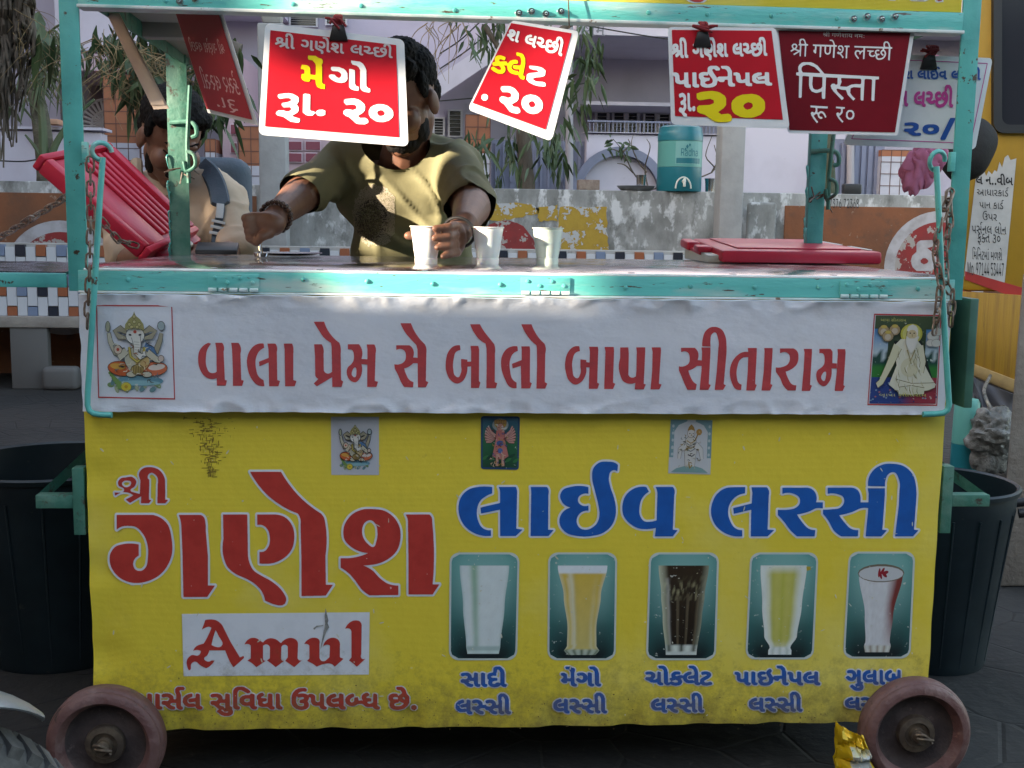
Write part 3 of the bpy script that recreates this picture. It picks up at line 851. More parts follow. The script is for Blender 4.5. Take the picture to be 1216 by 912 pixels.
[[369,322,5400,322,5450,327,478,332,486,260,5461,255,5409,251,380,251,5338,251,5245,266,212,277,5192,264,167,253,5208,201,5319,91,380,42,326,-12,5270,37,5171,137,5095,225,73,256,5051,287,5040,323,40,340,5040,359,5070,393,104,393,5129,393,5166,370,181,350,5202,369,5217,428,217,458,5217,488,5208,536,201,551,0,551,0,622,403,622,403,551,281,551,5288,534,5298,488,298,458,5298,416,5279,354,262,333,5314,322]],
[[481,551,481,0,400,0,400,328,291,328,5230,328,5169,316,150,299,5126,280,126,237,5126,188,5200,97,271,40,217,-12,5171,28,5092,108,5045,194,45,242,5045,277,5072,333,93,351,5122,376,5204,399,272,399,400,399,400,551,0,551,0,622,584,622,584,551]],
[[170,551,170,0,89,0,89,551,0,551,0,622,273,622,273,551]],
[[498,159,5438,159,5358,237,358,300,5358,303,358,304,5343,312,5306,324,284,326,5262,303,5202,268,167,254,5212,202,5331,91,395,42,341,-12,5282,37,5178,137,5098,225,75,256,5053,287,5040,323,40,340,5040,359,5070,393,104,393,5129,393,5166,370,181,349,5220,369,5256,429,256,468,5256,491,5246,536,239,551,0,551,0,622,801,622,801,551,320,551,5336,516,336,458,5336,421,325,390,5353,384,378,373,5396,401,5461,437,510,437,5571,437,5664,382,5736,289,764,232,701,198,5655,284,5567,369,512,369,5469,369,5429,326,429,298,5429,261,5471,230,500,230,5515,230,5544,235,561,242,585,175,5560,165,5516,159]],
[[395,42,341,-12,5282,37,5178,137,5098,225,75,256,5053,287,5040,323,40,340,5040,359,5070,393,104,393,5129,393,5166,370,181,349,5220,369,5256,429,256,468,5256,491,5246,536,239,551,0,551,0,622,424,622,424,551,320,551,5336,516,336,458,5336,403,5292,327,5216,274,167,254,5212,202,5331,91]],
[[275,121,5217,121,5126,172,5075,263,75,321,5075,380,5126,469,5216,520,274,520,5333,520,5424,469,5476,378,476,319,5476,261,5425,171,5334,121],[273,192,5326,192,5394,266,394,322,5394,379,5330,449,277,449,5225,449,5157,375,157,318,5157,262,5221,192]],
[[595,622,595,551,491,551,491,0,410,0,410,179,5382,161,5304,132,253,132,5163,132,5052,253,38,353,5100,366,5160,413,160,457,5160,485,5137,533,123,551,0,551,0,622],[129,301,5149,252,5210,203,259,203,5309,203,5383,245,410,274,410,551,211,551,5240,499,240,445,5240,337]],
[[0,622,569,622,569,551,466,551,466,0,385,0,385,298,204,298,204,244,5204,216,5176,188,153,188,5129,188,5075,230,5037,290,37,318,5037,341,5064,369,98,369,385,369,385,551,0,551]],
[[509,551,509,0,428,0,428,250,207,250,207,213,5207,180,5178,151,159,151,5140,151,5098,176,5062,215,5039,259,39,278,5039,296,5066,321,100,321,126,321,126,551,0,551,0,622,612,622,612,551],[428,551,207,551,207,321,428,321]],
[[78,435,5078,461,5114,499,139,499,5164,499,5200,461,200,435,5200,409,5164,371,139,371,5114,371,5078,409],[78,118,5078,144,5114,182,139,182,5164,182,5200,144,200,118,5200,92,5164,54,139,54,5114,54,5078,92]],
[[42,-166,305,833,387,833,125,-166]],
[[49,256,49,338,291,338,291,256]],
[[343,103,5275,103,5163,161,121,237,117,237,5035,237,35,297,5035,317,5064,346,94,346,5119,346,5155,329,172,311,5216,325,5272,388,272,430,5272,478,5217,530,158,530,5136,530,5081,519,58,508,31,576,5055,587,5125,603,161,603,5252,603,5352,511,352,428,5352,365,5268,270,204,250,5223,214,5293,175,337,175,5375,175,5429,197,446,216,5471,244,5486,316,486,371,486,447,566,437,566,349,5566,339,566,329,5575,313,5605,300,623,300,5649,300,5690,321,708,341,708,603,788,592,788,152,5788,125,5794,100,800,92,5811,78,5854,73,875,73,867,0,856,0,5813,0,5756,19,739,37,5723,54,5708,104,708,148,708,252,5691,240,5651,228,624,228,5605,228,5569,238,552,250,5530,176,5418,103],[1122,0,6079,0,6021,19,1004,37,5988,54,5973,104,973,148,973,603,1053,592,1053,152,6053,125,6059,100,1065,92,6076,78,6119,73,1140,73,1132,0]],
[[412,0,5347,0,5246,55,5169,142,139,189,5130,188,121,188,5075,188,5029,216,29,249,5029,274,5063,301,90,301,5110,301,5148,289,170,271,5208,280,5273,317,5313,376,313,417,5313,473,5245,530,189,530,5121,530,55,499,29,568,5066,584,5149,603,191,603,5283,603,5396,510,396,418,5396,363,5347,277,5266,218,217,203,5255,152,5318,97,5383,75,422,75,436,75,427,0]],
[[264,-10,5174,-10,5053,78,9,145,79,188,5126,117,5212,63,261,63,5309,63,5365,108,365,150,5365,179,5343,223,5289,268,241,296,5168,340,5112,416,112,466,5112,525,5203,603,286,603,5312,603,5364,598,391,591,376,521,5350,527,5308,530,285,530,5240,530,5193,495,193,464,5193,443,5213,412,5260,379,300,354,5377,307,5450,218,450,153,5450,80,5355,-10]],
[[65,211,38,282,180,333,5144,360,5103,420,103,462,5103,524,5198,603,277,603,5309,603,5367,596,394,589,379,517,5353,523,5312,529,286,529,5235,529,5185,489,185,455,5185,431,5219,385,259,361,464,438,496,368,331,311,5391,275,5453,194,453,142,5453,105,5416,35,5331,-10,259,-10,5244,-10,226,-9,5263,-60,5332,-103,378,-103,404,-103,395,-178,379,-178,5320,-178,5235,-131,5169,-51,140,-3,5099,3,5057,29,5043,61,43,73,5043,96,5074,122,96,122,5123,122,5168,94,191,68,5219,61,257,61,5314,61,5371,105,371,144,5371,163,5352,205,5300,253,251,282]],
[[65,211,38,282,180,333,5144,360,5103,421,103,462,5103,524,5198,603,277,603,5309,603,5367,596,394,589,379,517,5353,523,5312,529,286,529,5235,529,5185,489,185,455,5185,431,5219,385,259,361,539,361,539,291,447,291,5425,291,5367,293,344,296,5403,263,5453,185,453,137,5453,103,5416,35,5331,-10,259,-10,5181,-10,5063,39,18,73,63,135,5112,97,5205,63,254,63,5315,63,5371,105,371,144,5371,163,5352,205,5300,253,251,282]],
[[209,12,5164,48,5089,127,5043,213,43,261,5043,300,5069,360,93,381,5123,407,5218,433,306,433,398,433,398,603,478,592,478,152,5478,125,5484,100,490,92,5501,78,5544,73,564,73,557,0,546,0,5503,0,5446,19,429,37,5413,54,5398,104,398,148,398,360,300,360,5255,360,5201,354,5169,341,156,331,5125,306,125,261,5125,209,5198,120,262,68]],
[[281,-10,5223,-10,5134,30,5066,101,38,145,107,187,5154,116,5233,63,279,63,5329,63,5394,112,394,166,5394,202,5364,260,338,280,5309,268,5243,254,208,251,193,328,5277,335,5381,383,381,440,5381,481,5325,529,269,529,5230,529,5173,516,135,499,110,567,5148,584,5228,603,271,603,5373,603,5461,511,461,442,5461,401,5431,340,404,318,5439,286,5474,205,474,164,5474,87,5373,-10]],
[[724,0,5681,0,5623,19,606,37,5590,54,5575,104,575,148,575,398,5575,444,5565,489,551,503,5534,522,503,522,5488,522,5464,511,455,503,5441,490,5431,445,431,398,431,375,5431,317,5413,221,378,188,5356,167,5290,141,242,141,5185,141,5095,191,5044,287,44,354,5044,442,5154,569,259,603,282,530,5195,501,5126,408,126,350,5126,299,5159,239,5212,213,241,213,5271,213,5312,231,325,246,5339,263,5351,311,351,356,351,410,5351,451,5363,528,400,559,5418,575,5469,593,503,593,5536,593,5588,575,606,559,5632,537,5655,476,655,423,655,152,5655,125,5661,100,667,92,5678,78,5721,73,742,73,734,0]],
[[88,0,88,728,220,728,399,269,5405,252,5421,204,5439,147,5456,91,462,67,442,67,5449,90,5465,145,5483,202,5500,252,506,269,683,728,815,728,815,0,724,0,724,416,5724,438,5725,496,5726,559,5728,625,728,655,736,655,5726,622,5703,552,5681,487,5661,433,654,416,492,0,411,0,246,416,5239,433,5221,485,5199,549,5175,620,163,655,172,655,5173,628,5174,564,5175,500,5176,439,176,416,176,0]],
[[299,-12,5225,-12,5113,59,5051,186,51,270,5051,355,5113,482,5225,553,299,553,5374,553,5486,482,5549,355,549,270,5549,186,5486,59,5374,-12],[299,67,5354,67,5426,124,5460,216,460,270,5460,324,5426,417,5354,474,299,474,5245,474,5174,417,5140,324,140,270,5140,216,5174,124,5245,67]],
[[136,-6,5109,-6,5070,32,70,60,5070,87,5109,125,136,125,5164,125,5202,87,202,60,5202,32,5164,-6]],
[[324,737,5391,737,5496,676,5555,567,555,497,5555,445,5510,329,452,243,287,0,187,0,430,355,439,355,5429,334,5392,301,5341,281,312,281,5246,281,5147,336,5093,436,93,504,5093,572,5153,677,5257,737],[324,658,5282,658,5218,618,5181,548,181,504,5181,458,5218,389,5282,350,324,350,5366,350,5431,389,5467,458,467,502,5467,547,5431,618,5366,658]],
[[139,0,462,640,462,646,89,646,89,728,559,728,559,641,236,0]],
[[110,0,110,78,560,78,560,0],[396,728,396,0,305,0,305,642,300,642,124,511,124,611,282,728]],
[[59,148,59,224,349,728,440,728,157,235,157,229,589,229,589,148],[402,0,402,170,402,206,402,454,490,454,490,0]],
[[315,-10,5251,-10,5150,41,5089,128,87,184,177,184,5180,151,5218,101,5279,72,315,72,5359,72,5428,113,5467,185,467,231,5467,278,5426,352,5355,395,310,395,5276,395,5207,373,185,356,98,367,141,728,524,728,524,646,219,646,194,434,198,434,5221,452,5289,476,327,476,5376,476,5461,440,5523,374,5558,285,558,232,5558,163,5495,53,5386,-10]],
[[310,-10,5244,-10,5134,36,5065,123,61,184,156,184,5160,147,5202,97,5270,72,311,72,5355,72,5427,102,5468,162,468,206,5468,245,5432,311,5352,352,286,352,226,352,226,426,410,640,410,646,97,646,97,728,532,728,532,660,303,396,303,411,5382,419,5498,365,5561,266,561,205,5561,143,5496,45,5383,-10]],
[[88,0,88,728,337,728,5422,728,5532,669,5585,568,585,503,5585,438,5532,338,5422,282,337,282,140,282,140,365,333,365,5391,365,5460,398,5493,460,493,503,5493,546,5460,610,5390,646,332,646,181,646,181,0],[506,0,330,328,435,328,613,0]],
[[230,-13,5178,-13,5094,26,5044,102,44,155,5044,202,5081,261,5143,294,5218,311,256,316,5305,322,5367,329,5396,346,396,366,396,369,5396,403,5371,450,5320,476,282,476,5243,476,5188,451,5153,415,144,396,60,423,5081,473,5152,529,5238,553,280,553,5307,553,5377,540,5442,500,5484,424,484,360,484,0,398,0,398,74,392,74,5383,55,5342,15,5276,-13],[245,65,5294,65,5361,103,5396,164,396,197,396,273,5391,267,5355,256,5309,249,5265,243,252,242,5221,238,5166,219,5132,182,132,151,5132,123,5162,84,5212,65]],
[[282,-12,5214,-12,5109,58,5051,185,51,271,5051,358,5110,484,5214,553,282,553,5335,553,5398,518,5432,473,440,458,447,458,447,728,535,728,535,0,450,0,450,84,440,84,5432,69,5397,24,5334,-12],[295,67,5345,67,5413,119,5448,212,448,272,5448,333,5414,423,5345,474,295,474,5243,474,5174,420,5140,329,140,272,5140,215,5175,122,5244,67]],
[[165,327,165,0,77,0,77,728,165,728,165,414,150,414,5175,489,5267,553,329,553,5384,553,5468,507,5514,416,514,347,514,0,426,0,426,339,5426,402,5360,474,303,474,5264,474,5201,439,5165,374]],
[[265,-10,5154,-10,5044,95,44,175,5044,242,5137,341,225,360,5194,381,5145,442,145,483,5145,533,5224,603,302,603,5328,603,5387,598,414,591,399,520,5376,526,5324,530,304,530,5263,530,5225,504,225,481,5225,456,5269,416,328,380,5407,332,5485,236,485,165,5485,87,5371,-10],[126,173,5126,121,5197,63,263,63,5322,63,5403,111,403,167,5403,211,5358,272,306,306,5302,306,299,306,5251,306,5172,275,5126,216]],
[[324,-10,5257,-10,5152,52,5093,161,93,231,5093,283,5138,398,196,485,361,728,461,728,218,373,209,373,5219,393,5256,427,5307,447,336,447,5402,447,5500,392,5555,292,555,224,5555,156,5495,51,5391,-10],[324,70,5366,70,5430,110,5467,179,467,224,5467,270,5430,338,5366,377,324,377,5282,377,5217,339,5181,271,181,226,5181,180,5217,110,5282,70]],
[[92,0,92,67,334,329,5375,373,5428,439,5456,500,456,533,5456,571,5419,627,5358,657,319,657,5277,657,5216,623,5183,562,183,521,94,521,5094,585,5154,683,5256,737,321,737,5386,737,5486,683,5543,591,543,534,5543,495,5515,420,5444,325,379,257,220,87,220,82,556,82,556,0]],
[[324,-10,5250,-10,5137,42,5074,134,74,193,5074,239,5111,318,5176,371,216,378,216,382,5163,396,5101,486,101,544,5101,600,5158,687,5259,737,324,737,5388,737,5488,687,5546,600,546,544,5546,486,5483,396,432,382,432,378,5471,371,5536,318,5574,239,574,193,5574,134,5510,42,5397,-10],[324,71,5372,71,5442,103,5481,160,481,198,5481,239,5440,301,5369,336,324,336,5278,336,5207,301,5166,239,166,198,5166,160,5204,103,5275,71],[324,414,5362,414,5422,445,5457,500,457,537,5457,574,5423,627,5363,657,324,657,5284,657,5224,627,5190,574,190,537,5190,500,5224,445,5285,414]]]
# each written phrase: shape number, x, y
PHRASES = [
[0,0,0,1,711,0,2,976,0,3,1443,0],
[4,0,0,5,651,0,0,1180,0,3,1891,0],
[6,0,0,7,594,0,8,594,0,9,594,0,10,1248,0],
[11,0,0,10,660,0,12,925,0,4,1436,0,7,2087,0,13,2087,0],
[14,0,0,1,568,0,15,833,0,16,1467,0,7,2013,0,14,2013,0,4,2581,0],
[9,0,0,17,654,0,4,654,0,1,1305,0,18,1570,0],
[14,0,0,1,568,0,0,833,0,19,1544,0,4,1544,0,0,2494,0,17,3205,0,20,3205,0,21,3470,0,22,4047,0,1,4653,0,23,5217,0,14,5842,0,4,6410,0,24,7061,0,22,7610,0,25,8515,0,7,9215,0,26,9253,0],
[27,0,0,3,720,0,9,1284,0,28,1938,0,7,2759,0,29,2759,0,4,3735,0,30,4386,0,25,4855,0,3,5593,0],
[6,0,0,7,594,0,8,594,0],
[9,0,0,10,654,0],
[31,0,0,1,448,0,26,713,0],
[32,0,0,33,551,0],
[29,0,0,4,976,0,30,1627,0,25,2096,0,3,2834,0],
[12,0,0,4,511,0,7,1162,0],
[13,0,0],
[26,0,0],
[14,0,0,1,568,0,34,833,0,16,1467,0,7,2013,0,14,2013,0,4,2581,0],
[35,0,0,36,707,0,37,1226,0,38,1789,0,39,2512,0,40,2512,0,41,3452,0,42,4130,0,36,5236,0],
[43,0,0,44,259,0,45,827,0,46,1216,0,47,1786,0],
[48,0,0],
[49,0,0,50,409,0],
[35,0,0,36,707,0,37,1226,0,38,1789,0,39,2512,0,40,2512,0,47,3192,0,51,3451,0,52,4291,0,53,4846,0,54,5444,0],
[29,0,0,4,976,0,1,1627,0,34,1892,0,21,2526,0,4,3402,0,30,4053,0,25,4522,0,3,5260,0],
[0,0,0,4,1010,0,30,1661,0,25,2130,0,3,2868,0],
[32,0,0,33,551,0,55,1102,0,56,1531,0],
[4,0,0,16,950,0,26,1496,0,26,1764,0,21,2032,0,3,2609,0,18,2874,0],
[57,0,0,22,1148,0,1,1754,0,58,2019,0,12,2464,0,1,2975,0,59,3240,0,19,3723,0],
[14,0,0,1,568,0,16,833,0,12,1678,0,1,2189,0,59,2454,0,19,2937,0],
[23,0,0,14,625,0,58,1193,0],
[14,0,0,0,568,0,19,1279,0,16,1279,0,4,1825,0,4,2775,0,10,3426,0,16,3691,0],
[60,0,0,61,511,0,62,1022,0,63,1893,0,33,2444,0],
[20,0,0,6,265,0,20,859,0,16,1124,0,13,1670,0,6,2121,0,1,2715,0,8,2980,0,6,3279,0,64,3873,0,29,4623,0,7,5300,0],
[65,0,0,66,903,0,67,1503,0,68,2040,0,69,2688,0,70,3337,0,71,3985,0,71,4634,0,72,5551,0,73,6199,0,71,6848,0,71,7496,0,69,8145,0],
[74,0,0,75,644,0,76,1205,0,77,1817,0,75,2409,0],
[78,0,0],
[58,0,0,1,445,0,29,710,0,6,1387,0],
[12,0,0,7,489,0,0,511,0,58,1222,0,4,1966,0,5,2617,0,0,3146,0,3,3857,0],
[69,0,0,73,648,0,69,1297,0,79,1945,0,69,2862,0,80,3511,0,73,4159,0,79,4808,0,81,5456,0],
[18,0,0,1,734,0,14,999,0,1,1567,0,0,2131,0,3,2842,0,62,3107,0,1,3679,0,58,3944,0,1,4389,0,6,4654,0]]

TXT = {}
WRD = {}


def emit(name, loops_px, y):
    L = []
    for l in loops_px:
        q = []
        for u, v in l:
            p = at(float(u), float(v), y)
            q.append((p.x * 1e4, p.z * 1e4))
        L.append(q)
    TXT[name] = TXT.get(name, []) + L


def traced(name, outer, holes, y, halo, hname, SS=6):
    o = [parse(s, f) for f, s in outer]
    h = [parse(s, f) for f, s in holes]
    allp = np.concatenate([np.array(l) for l in o])
    x0, y0 = allp.min(0) - 6
    x1, y1 = allp.max(0) + 6
    w, hh = int((x1 - x0) * SS), int((y1 - y0) * SS)
    T = lambda l: [((x - x0) * SS, (yy - y0) * SS) for x, yy in l]
    m = np.zeros((hh, w), bool)
    for l in o:
        m |= raster([T(l)], w, hh)
    for l in h:
        m &= ~raster([T(l)], w, hh)
    sets = [(name, m, .6)]
    if halo:
        sets.append((hname, dilate(m, halo * SS), .8))
    for nm, mm, tol in sets:
        emit(nm, [[(x0 + q[0] / SS, y0 + q[1] / SS) for q in c] for c in contours(mm, tol)], y)


def shape_loops(i):
    out = []
    for c in SHAPES[i]:
        P = [((x - 5000, y, 0) if x > 3000 else (x, y, 1)) for x, y in zip(c[::2], c[1::2])]
        seq = []
        for k in range(len(P)):
            a, b = P[k], P[(k + 1) % len(P)]
            seq.append(a)
            if not a[2] and not b[2]:
                seq.append(((a[0] + b[0]) / 2, (a[1] + b[1]) / 2, 1))
        k0 = [k for k in range(len(seq)) if seq[k][2]][0]
        seq = seq[k0:] + seq[:k0] + [seq[k0]]
        o, k = [], 0
        while k < len(seq) - 1:
            a = seq[k]
            if seq[k + 1][2]:
                o.append(a[:2])
                k += 1
            else:
                q, b = seq[k + 1], seq[k + 2]
                for t in (0, .2, .4, .6, .8):
                    o.append(((1 - t) ** 2 * a[0] + 2 * t * (1 - t) * q[0] + t * t * b[0], (1 - t) ** 2 * a[1] + 2 * t * (1 - t) * q[1] + t * t * b[1]))
                k += 2
        out.append(o)
    return out


def textmask(i, SZ, bold):
    row = PHRASES[i]
    cs = []
    for k in range(0, len(row), 3):
        for l in shape_loops(row[k]):
            cs.append([((x + row[k + 1]) / 1000, (y + row[k + 2]) / 1000) for x, y in l])
    W = int((max(x for l in cs for x, y in l) + .9) * SZ)
    H = int(1.9 * SZ)
    m = raster([[(.4 * SZ + x * SZ, 1.25 * SZ - y * SZ) for x, y in c] for c in cs], W, H)
    m = dilate(m, bold * SZ)
    ys, xs = np.nonzero(m)
    return m, (xs.min(), ys.min(), xs.max() + 1, ys.max() + 1)


def fit(name, i, quad, y, bold=.03, halo=0, hname=None, SZ=64, tol=.55):
    if len(quad) == 2:
        (a, b), (c, d) = quad
        quad = [(a, b), (c, b), (c, d), (a, d)]
    q = np.array(quad, float)
    m, bb = textmask(i, SZ, bold)

    def M(p):
        s = (p[0] - bb[0]) / (bb[2] - bb[0])
        v = (p[1] - bb[1]) / (bb[3] - bb[1])
        return q[0] * (1 - s) * (1 - v) + q[1] * s * (1 - v) + q[2] * s * v + q[3] * (1 - s) * v
    sets = [(name, m, tol)]
    if halo:
        sets.append((hname, dilate(m, halo * SZ), tol * 1.3))
    for nm, mm, tl in sets:
        emit(nm, [[M(p) for p in c] for c in contours(mm, tl, 1)], y)


def unit(name, i, bold=.03, SZ=48, tol=.6):
    m, bb = textmask(i, SZ, bold)
    WRD[name] = [[((x - bb[0]) / (bb[2] - bb[0]) * 1000, (bb[3] - y) / (bb[3] - bb[1]) * 1000) for x, y in cc] for cc in contours(m, tol, 1)]


YP, YF = 0.0, -.027
traced('ganesh', red, redh, YP, 2.6, 'ganesh_halo')
traced('shri', shri, shrih, YP, 2.2, 'ganesh_halo')
traced('live', blue, [], YP, 2.4, 'live_halo')
traced('banner', ban, banh, YF, 0, None, 8)
traced('dairy', am, amh, YP, 0, None, 8)
for i, b in ((0, ((547, 791), (602, 816))), (1, ((541, 823), (607, 848))), (2, ((666, 791), (714, 815))), (1, ((657, 822), (721, 847))),
             (3, ((766, 790), (846, 814))), (1, ((773, 822), (836, 846))), (4, ((872, 790), (974, 814))), (1, ((889, 821), (953, 845))),
             (5, ((1004, 795), (1072, 820))), (1, ((1003, 821), (1067, 843)))):
    fit('drinks', i, b, YP, .045, .055, 'drinks_halo', 56)
fit('parcel', 6, ((162, 815), (495, 850)), YP, .04, .05, 'parcel_halo', 56)


def zoomed(o, *pts):
    return [(o + x / 3.04, y / 3.04) for x, y in pts]


fit('mango_grey', 7, zoomed(300, (82, 115), (508, 160), (505, 218), (80, 180)), -.035, .03)
fit('mango_yellow', 8, zoomed(300, (175, 198), (262, 203), (262, 322), (172, 310)), -.035, .045)
fit('mango_white', 9, zoomed(300, (275, 205), (425, 228), (425, 335), (275, 312)), -.035, .045)
fit('mango_white', 10, zoomed(300, (85, 335), (265, 340), (262, 440), (82, 445)), -.035, .04)
fit('mango_white', 11, zoomed(300, (330, 352), (508, 368), (508, 455), (325, 445)), -.035, .055)
fit('choc_white', 12, zoomed(520, (262, 86), (462, 138), (447, 205), (245, 142)), -.02, .035)
fit('choc_yellow', 13, zoomed(520, (203, 165), (330, 200), (312, 290), (190, 258)), -.02, .04)
fit('choc_white', 14, zoomed(520, (325, 232), (398, 248), (388, 318), (318, 298)), -.02, .045)
fit('choc_white', 15, zoomed(520, (158, 338), (182, 340), (180, 365), (156, 362)), -.02, .04)
fit('choc_white', 11, zoomed(520, (228, 305), (385, 338), (372, 432), (218, 395)), -.02, .055)
fit('pine_white', 7, zoomed(520, (842, 135), (1188, 133), (1190, 212), (845, 222)), -.03, .045)
fit('pine_white', 16, zoomed(520, (845, 235), (1205, 240), (1207, 310), (847, 320)), -.03, .045)
fit('pine_white', 10, zoomed(520, (868, 335), (928, 335), (930, 420), (870, 428)), -.03, .035)
fit('pine_yellow', 11, zoomed(520, (932, 330), (1180, 322), (1182, 440), (938, 442)), -.03, .06)
fit('pista_white', 17, zoomed(816, (375, 138), (742, 150), (738, 218), (372, 202)), -.008, .0)
fit('pista_white', 18, zoomed(816, (395, 222), (695, 238), (690, 368), (390, 355)), -.008, .01)
fit('pista_white', 19, zoomed(816, (445, 380), (508, 384), (505, 448), (442, 443)), -.008, .005)
fit('pista_white', 20, zoomed(816, (537, 384), (605, 388), (602, 445), (534, 443)), -.008, .0)
fit('pista_small', 21, zoomed(816, (490, 112), (640, 118), (640, 138), (490, 132)), -.008, .0, SZ=40)
fit('white_blue', 22, zoomed(816, (782, 240), (1062, 240), (1060, 290), (782, 285)), .06, .04)
fit('white_pink', 23, zoomed(816, (752, 302), (965, 306), (960, 390), (748, 385)), .06, .04)
fit('white_blue', 24, zoomed(816, (785, 425), (1010, 425), (1005, 507), (782, 502)), .06, .045)
fit('fascia', 6, [(690, -44), (1118, -32), (1118, 11), (690, -1)], -.004, .035, .06, 'fascia_halo', 48, .8)
for nm, i, bo in (('p1', 25, .03), ('p2', 26, .012), ('p3', 27, .012), ('p4', 28, .012), ('p5', 29, .012), ('p6', 30, .015), ('p7', 31, .0), ('p8', 32, .02),
                  ('jug', 33, .0), ('ring', 34, .06), ('house', 35, .02), ('back1', 7, .01), ('back2', 36, .02), ('back3', 10, .02), ('scrawl', 37, .0), ('tiny', 38, .0)):
    unit(nm, i, bo)

# ------------------------------------------------------------------ shared materials
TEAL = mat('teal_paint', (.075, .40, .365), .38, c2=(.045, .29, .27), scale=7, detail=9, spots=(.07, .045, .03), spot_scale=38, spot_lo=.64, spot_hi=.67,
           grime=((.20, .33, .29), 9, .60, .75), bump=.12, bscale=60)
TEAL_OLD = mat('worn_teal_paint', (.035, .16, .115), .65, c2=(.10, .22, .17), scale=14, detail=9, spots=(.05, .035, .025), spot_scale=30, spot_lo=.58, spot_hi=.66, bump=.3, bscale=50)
TEAL_EDGE = mat('chipped_teal_paint', (.10, .46, .42), .30, c2=(.36, .50, .46), scale=7, lo=.48, hi=.66, spots=(.10, .065, .045), spot_scale=42, spot_lo=.62, spot_hi=.66,
                stretch=(.5, 1, 2.5), bump=.15, bscale=70)
LIP = mat('bare_paint_lip', (.62, .66, .64), .4, c2=(.30, .50, .46), scale=14, spots=(.2, .13, .08), spot_scale=40, spot_lo=.66, spot_hi=.7)
STEEL = mat('steel_sheet', (.62, .62, .63), .10, metal=1.0, c2=(.50, .50, .52), scale=6, rough2=.24, bump=.05, bscale=9)
CHROME = mat('polished_steel', (.68, .68, .68), .18, metal=1.0)
RUST = mat('rusty_chain', (.16, .10, .07), .6, metal=.5, c2=(.33, .28, .24), scale=60)
YEL = mat('yellow_flex', (.74, .58, .055), .34, c2=(.74, .64, .17), scale=2.2, lo=.52, hi=.74, detail=9, grime=((.28, .19, .05), 16, .66, .80),
          spots=(.70, .66, .38), spot_scale=85, spot_lo=.71, spot_hi=.74, bump=.35, bscale=9, wave=('Z', 140, .05))
WHITEFLEX = mat('white_flex', (.68, .70, .75), .40, c2=(.61, .64, .70), scale=4, grime=((.40, .42, .44), 11, .66, .82), bump=.75, bscale=13,
                stretch=(1, 1, 1.7), wave=('Z', 105, .09))
PRED = mat('printed_red', (.50, .045, .035), .38, c2=(.43, .035, .028), scale=30, spots=(.60, .45, .43), spot_scale=70, spot_lo=.71, spot_hi=.74, bump=.05, bscale=20)
FRED = mat('flap_red_print', (.50, .028, .03), .4, c2=(.44, .022, .026), scale=30, spots=(.55, .40, .40), spot_scale=80, spot_lo=.72, spot_hi=.76, bump=.7, bscale=13,
           stretch=(1, 1, 1.7), wave=('Z', 105, .09))
PBLUE = mat('printed_blue', (.004, .10, .40), .36, c2=(.006, .085, .34), scale=25, spots=(.40, .45, .55), spot_scale=75, spot_lo=.72, spot_hi=.75, bump=.05, bscale=20)
PWHITE = mat('printed_white', (.68, .71, .75), .38, c2=(.62, .65, .69), scale=20, spots=(.30, .28, .2), spot_scale=70, spot_lo=.71, spot_hi=.75)
INK = print_mat('picture_print')
WOOD = mat('weathered_board', (.26, .24, .21), .8, c2=(.40, .38, .34), scale=9, stretch=(1, .15, 1), spots=(.09, .08, .07), spot_scale=20, bump=.3, bscale=20)
BLACK = mat('black_plastic', (.02, .02, .022), .45)
RUBBER = mat('red_brown_wheel', (.125, .055, .05), .6, c2=(.19, .105, .095), scale=9, detail=9, spots=(.06, .035, .03), spot_scale=34, spot_lo=.62, spot_hi=.68, bump=.45, bscale=55, grime=((.26, .18, .155), 6, .52, .74))
DISC = mat('dark_wheel_disc', (.04, .027, .025), .8, c2=(.085, .06, .055), scale=12, detail=9, bump=.4, bscale=60, spots=(.14, .10, .09), spot_scale=40, spot_lo=.64, spot_hi=.72)
IRON = mat('greasy_iron', (.12, .09, .07), .5, metal=.6, c2=(.22, .17, .12), scale=40)




def low_dirt(mt, z0, z1, col, lo=.36, hi=.62):
    """road dirt splashed up from below"""
    nt = mt.node_tree
    N, L = nt.nodes, nt.links
    b = N['Principled BSDF']
    cur = b.inputs['Base Color'].links[0].from_socket
    tc = N.new('ShaderNodeTexCoord')
    sp = N.new('ShaderNodeSeparateXYZ')
    L.new(tc.outputs['Object'], sp.inputs[0])
    h = N.new('ShaderNodeMapRange')
    h.inputs[1].default_value, h.inputs[2].default_value = z0, z1
    h.inputs[3].default_value, h.inputs[4].default_value = .32, -.12
    L.new(sp.outputs[2], h.inputs[0])
    n = N.new('ShaderNodeTexNoise')
    n.inputs['Scale'].default_value = 42
    n.inputs['Detail'].default_value = 12
    n.inputs['Roughness'].default_value = .80
    L.new(tc.outputs['Object'], n.inputs['Vector'])
    ad = N.new('ShaderNodeMath')
    L.new(n.outputs[0], ad.inputs[0])
    L.new(h.outputs[0], ad.inputs[1])
    r = N.new('ShaderNodeMapRange')
    r.inputs[1].default_value, r.inputs[2].default_value = lo + .22, hi + .30
    r.inputs[4].default_value = .75
    L.new(ad.outputs[0], r.inputs[0])
    x = N.new('ShaderNodeMix')
    x.data_type = 'RGBA'
    L.new(r.outputs[0], x.inputs[0])
    L.new(cur, x.inputs[6])
    x.inputs[7].default_value = (*col, 1)
    L.new(x.outputs[2], b.inputs['Base Color'])


for m_ in (YEL, PRED, PBLUE, PWHITE):
    low_dirt(m_, .10, .34, (.17, .12, .045))
# ------------------------------------------------------------------ the cart
ZC = .953
W2 = .7775
cart = root('lassi_cart', 'teal framed lassi cart with yellow printed front and white hinged banner', 'food cart', (0, .4, 0))

# yellow front sheet with dents along its nailed edges


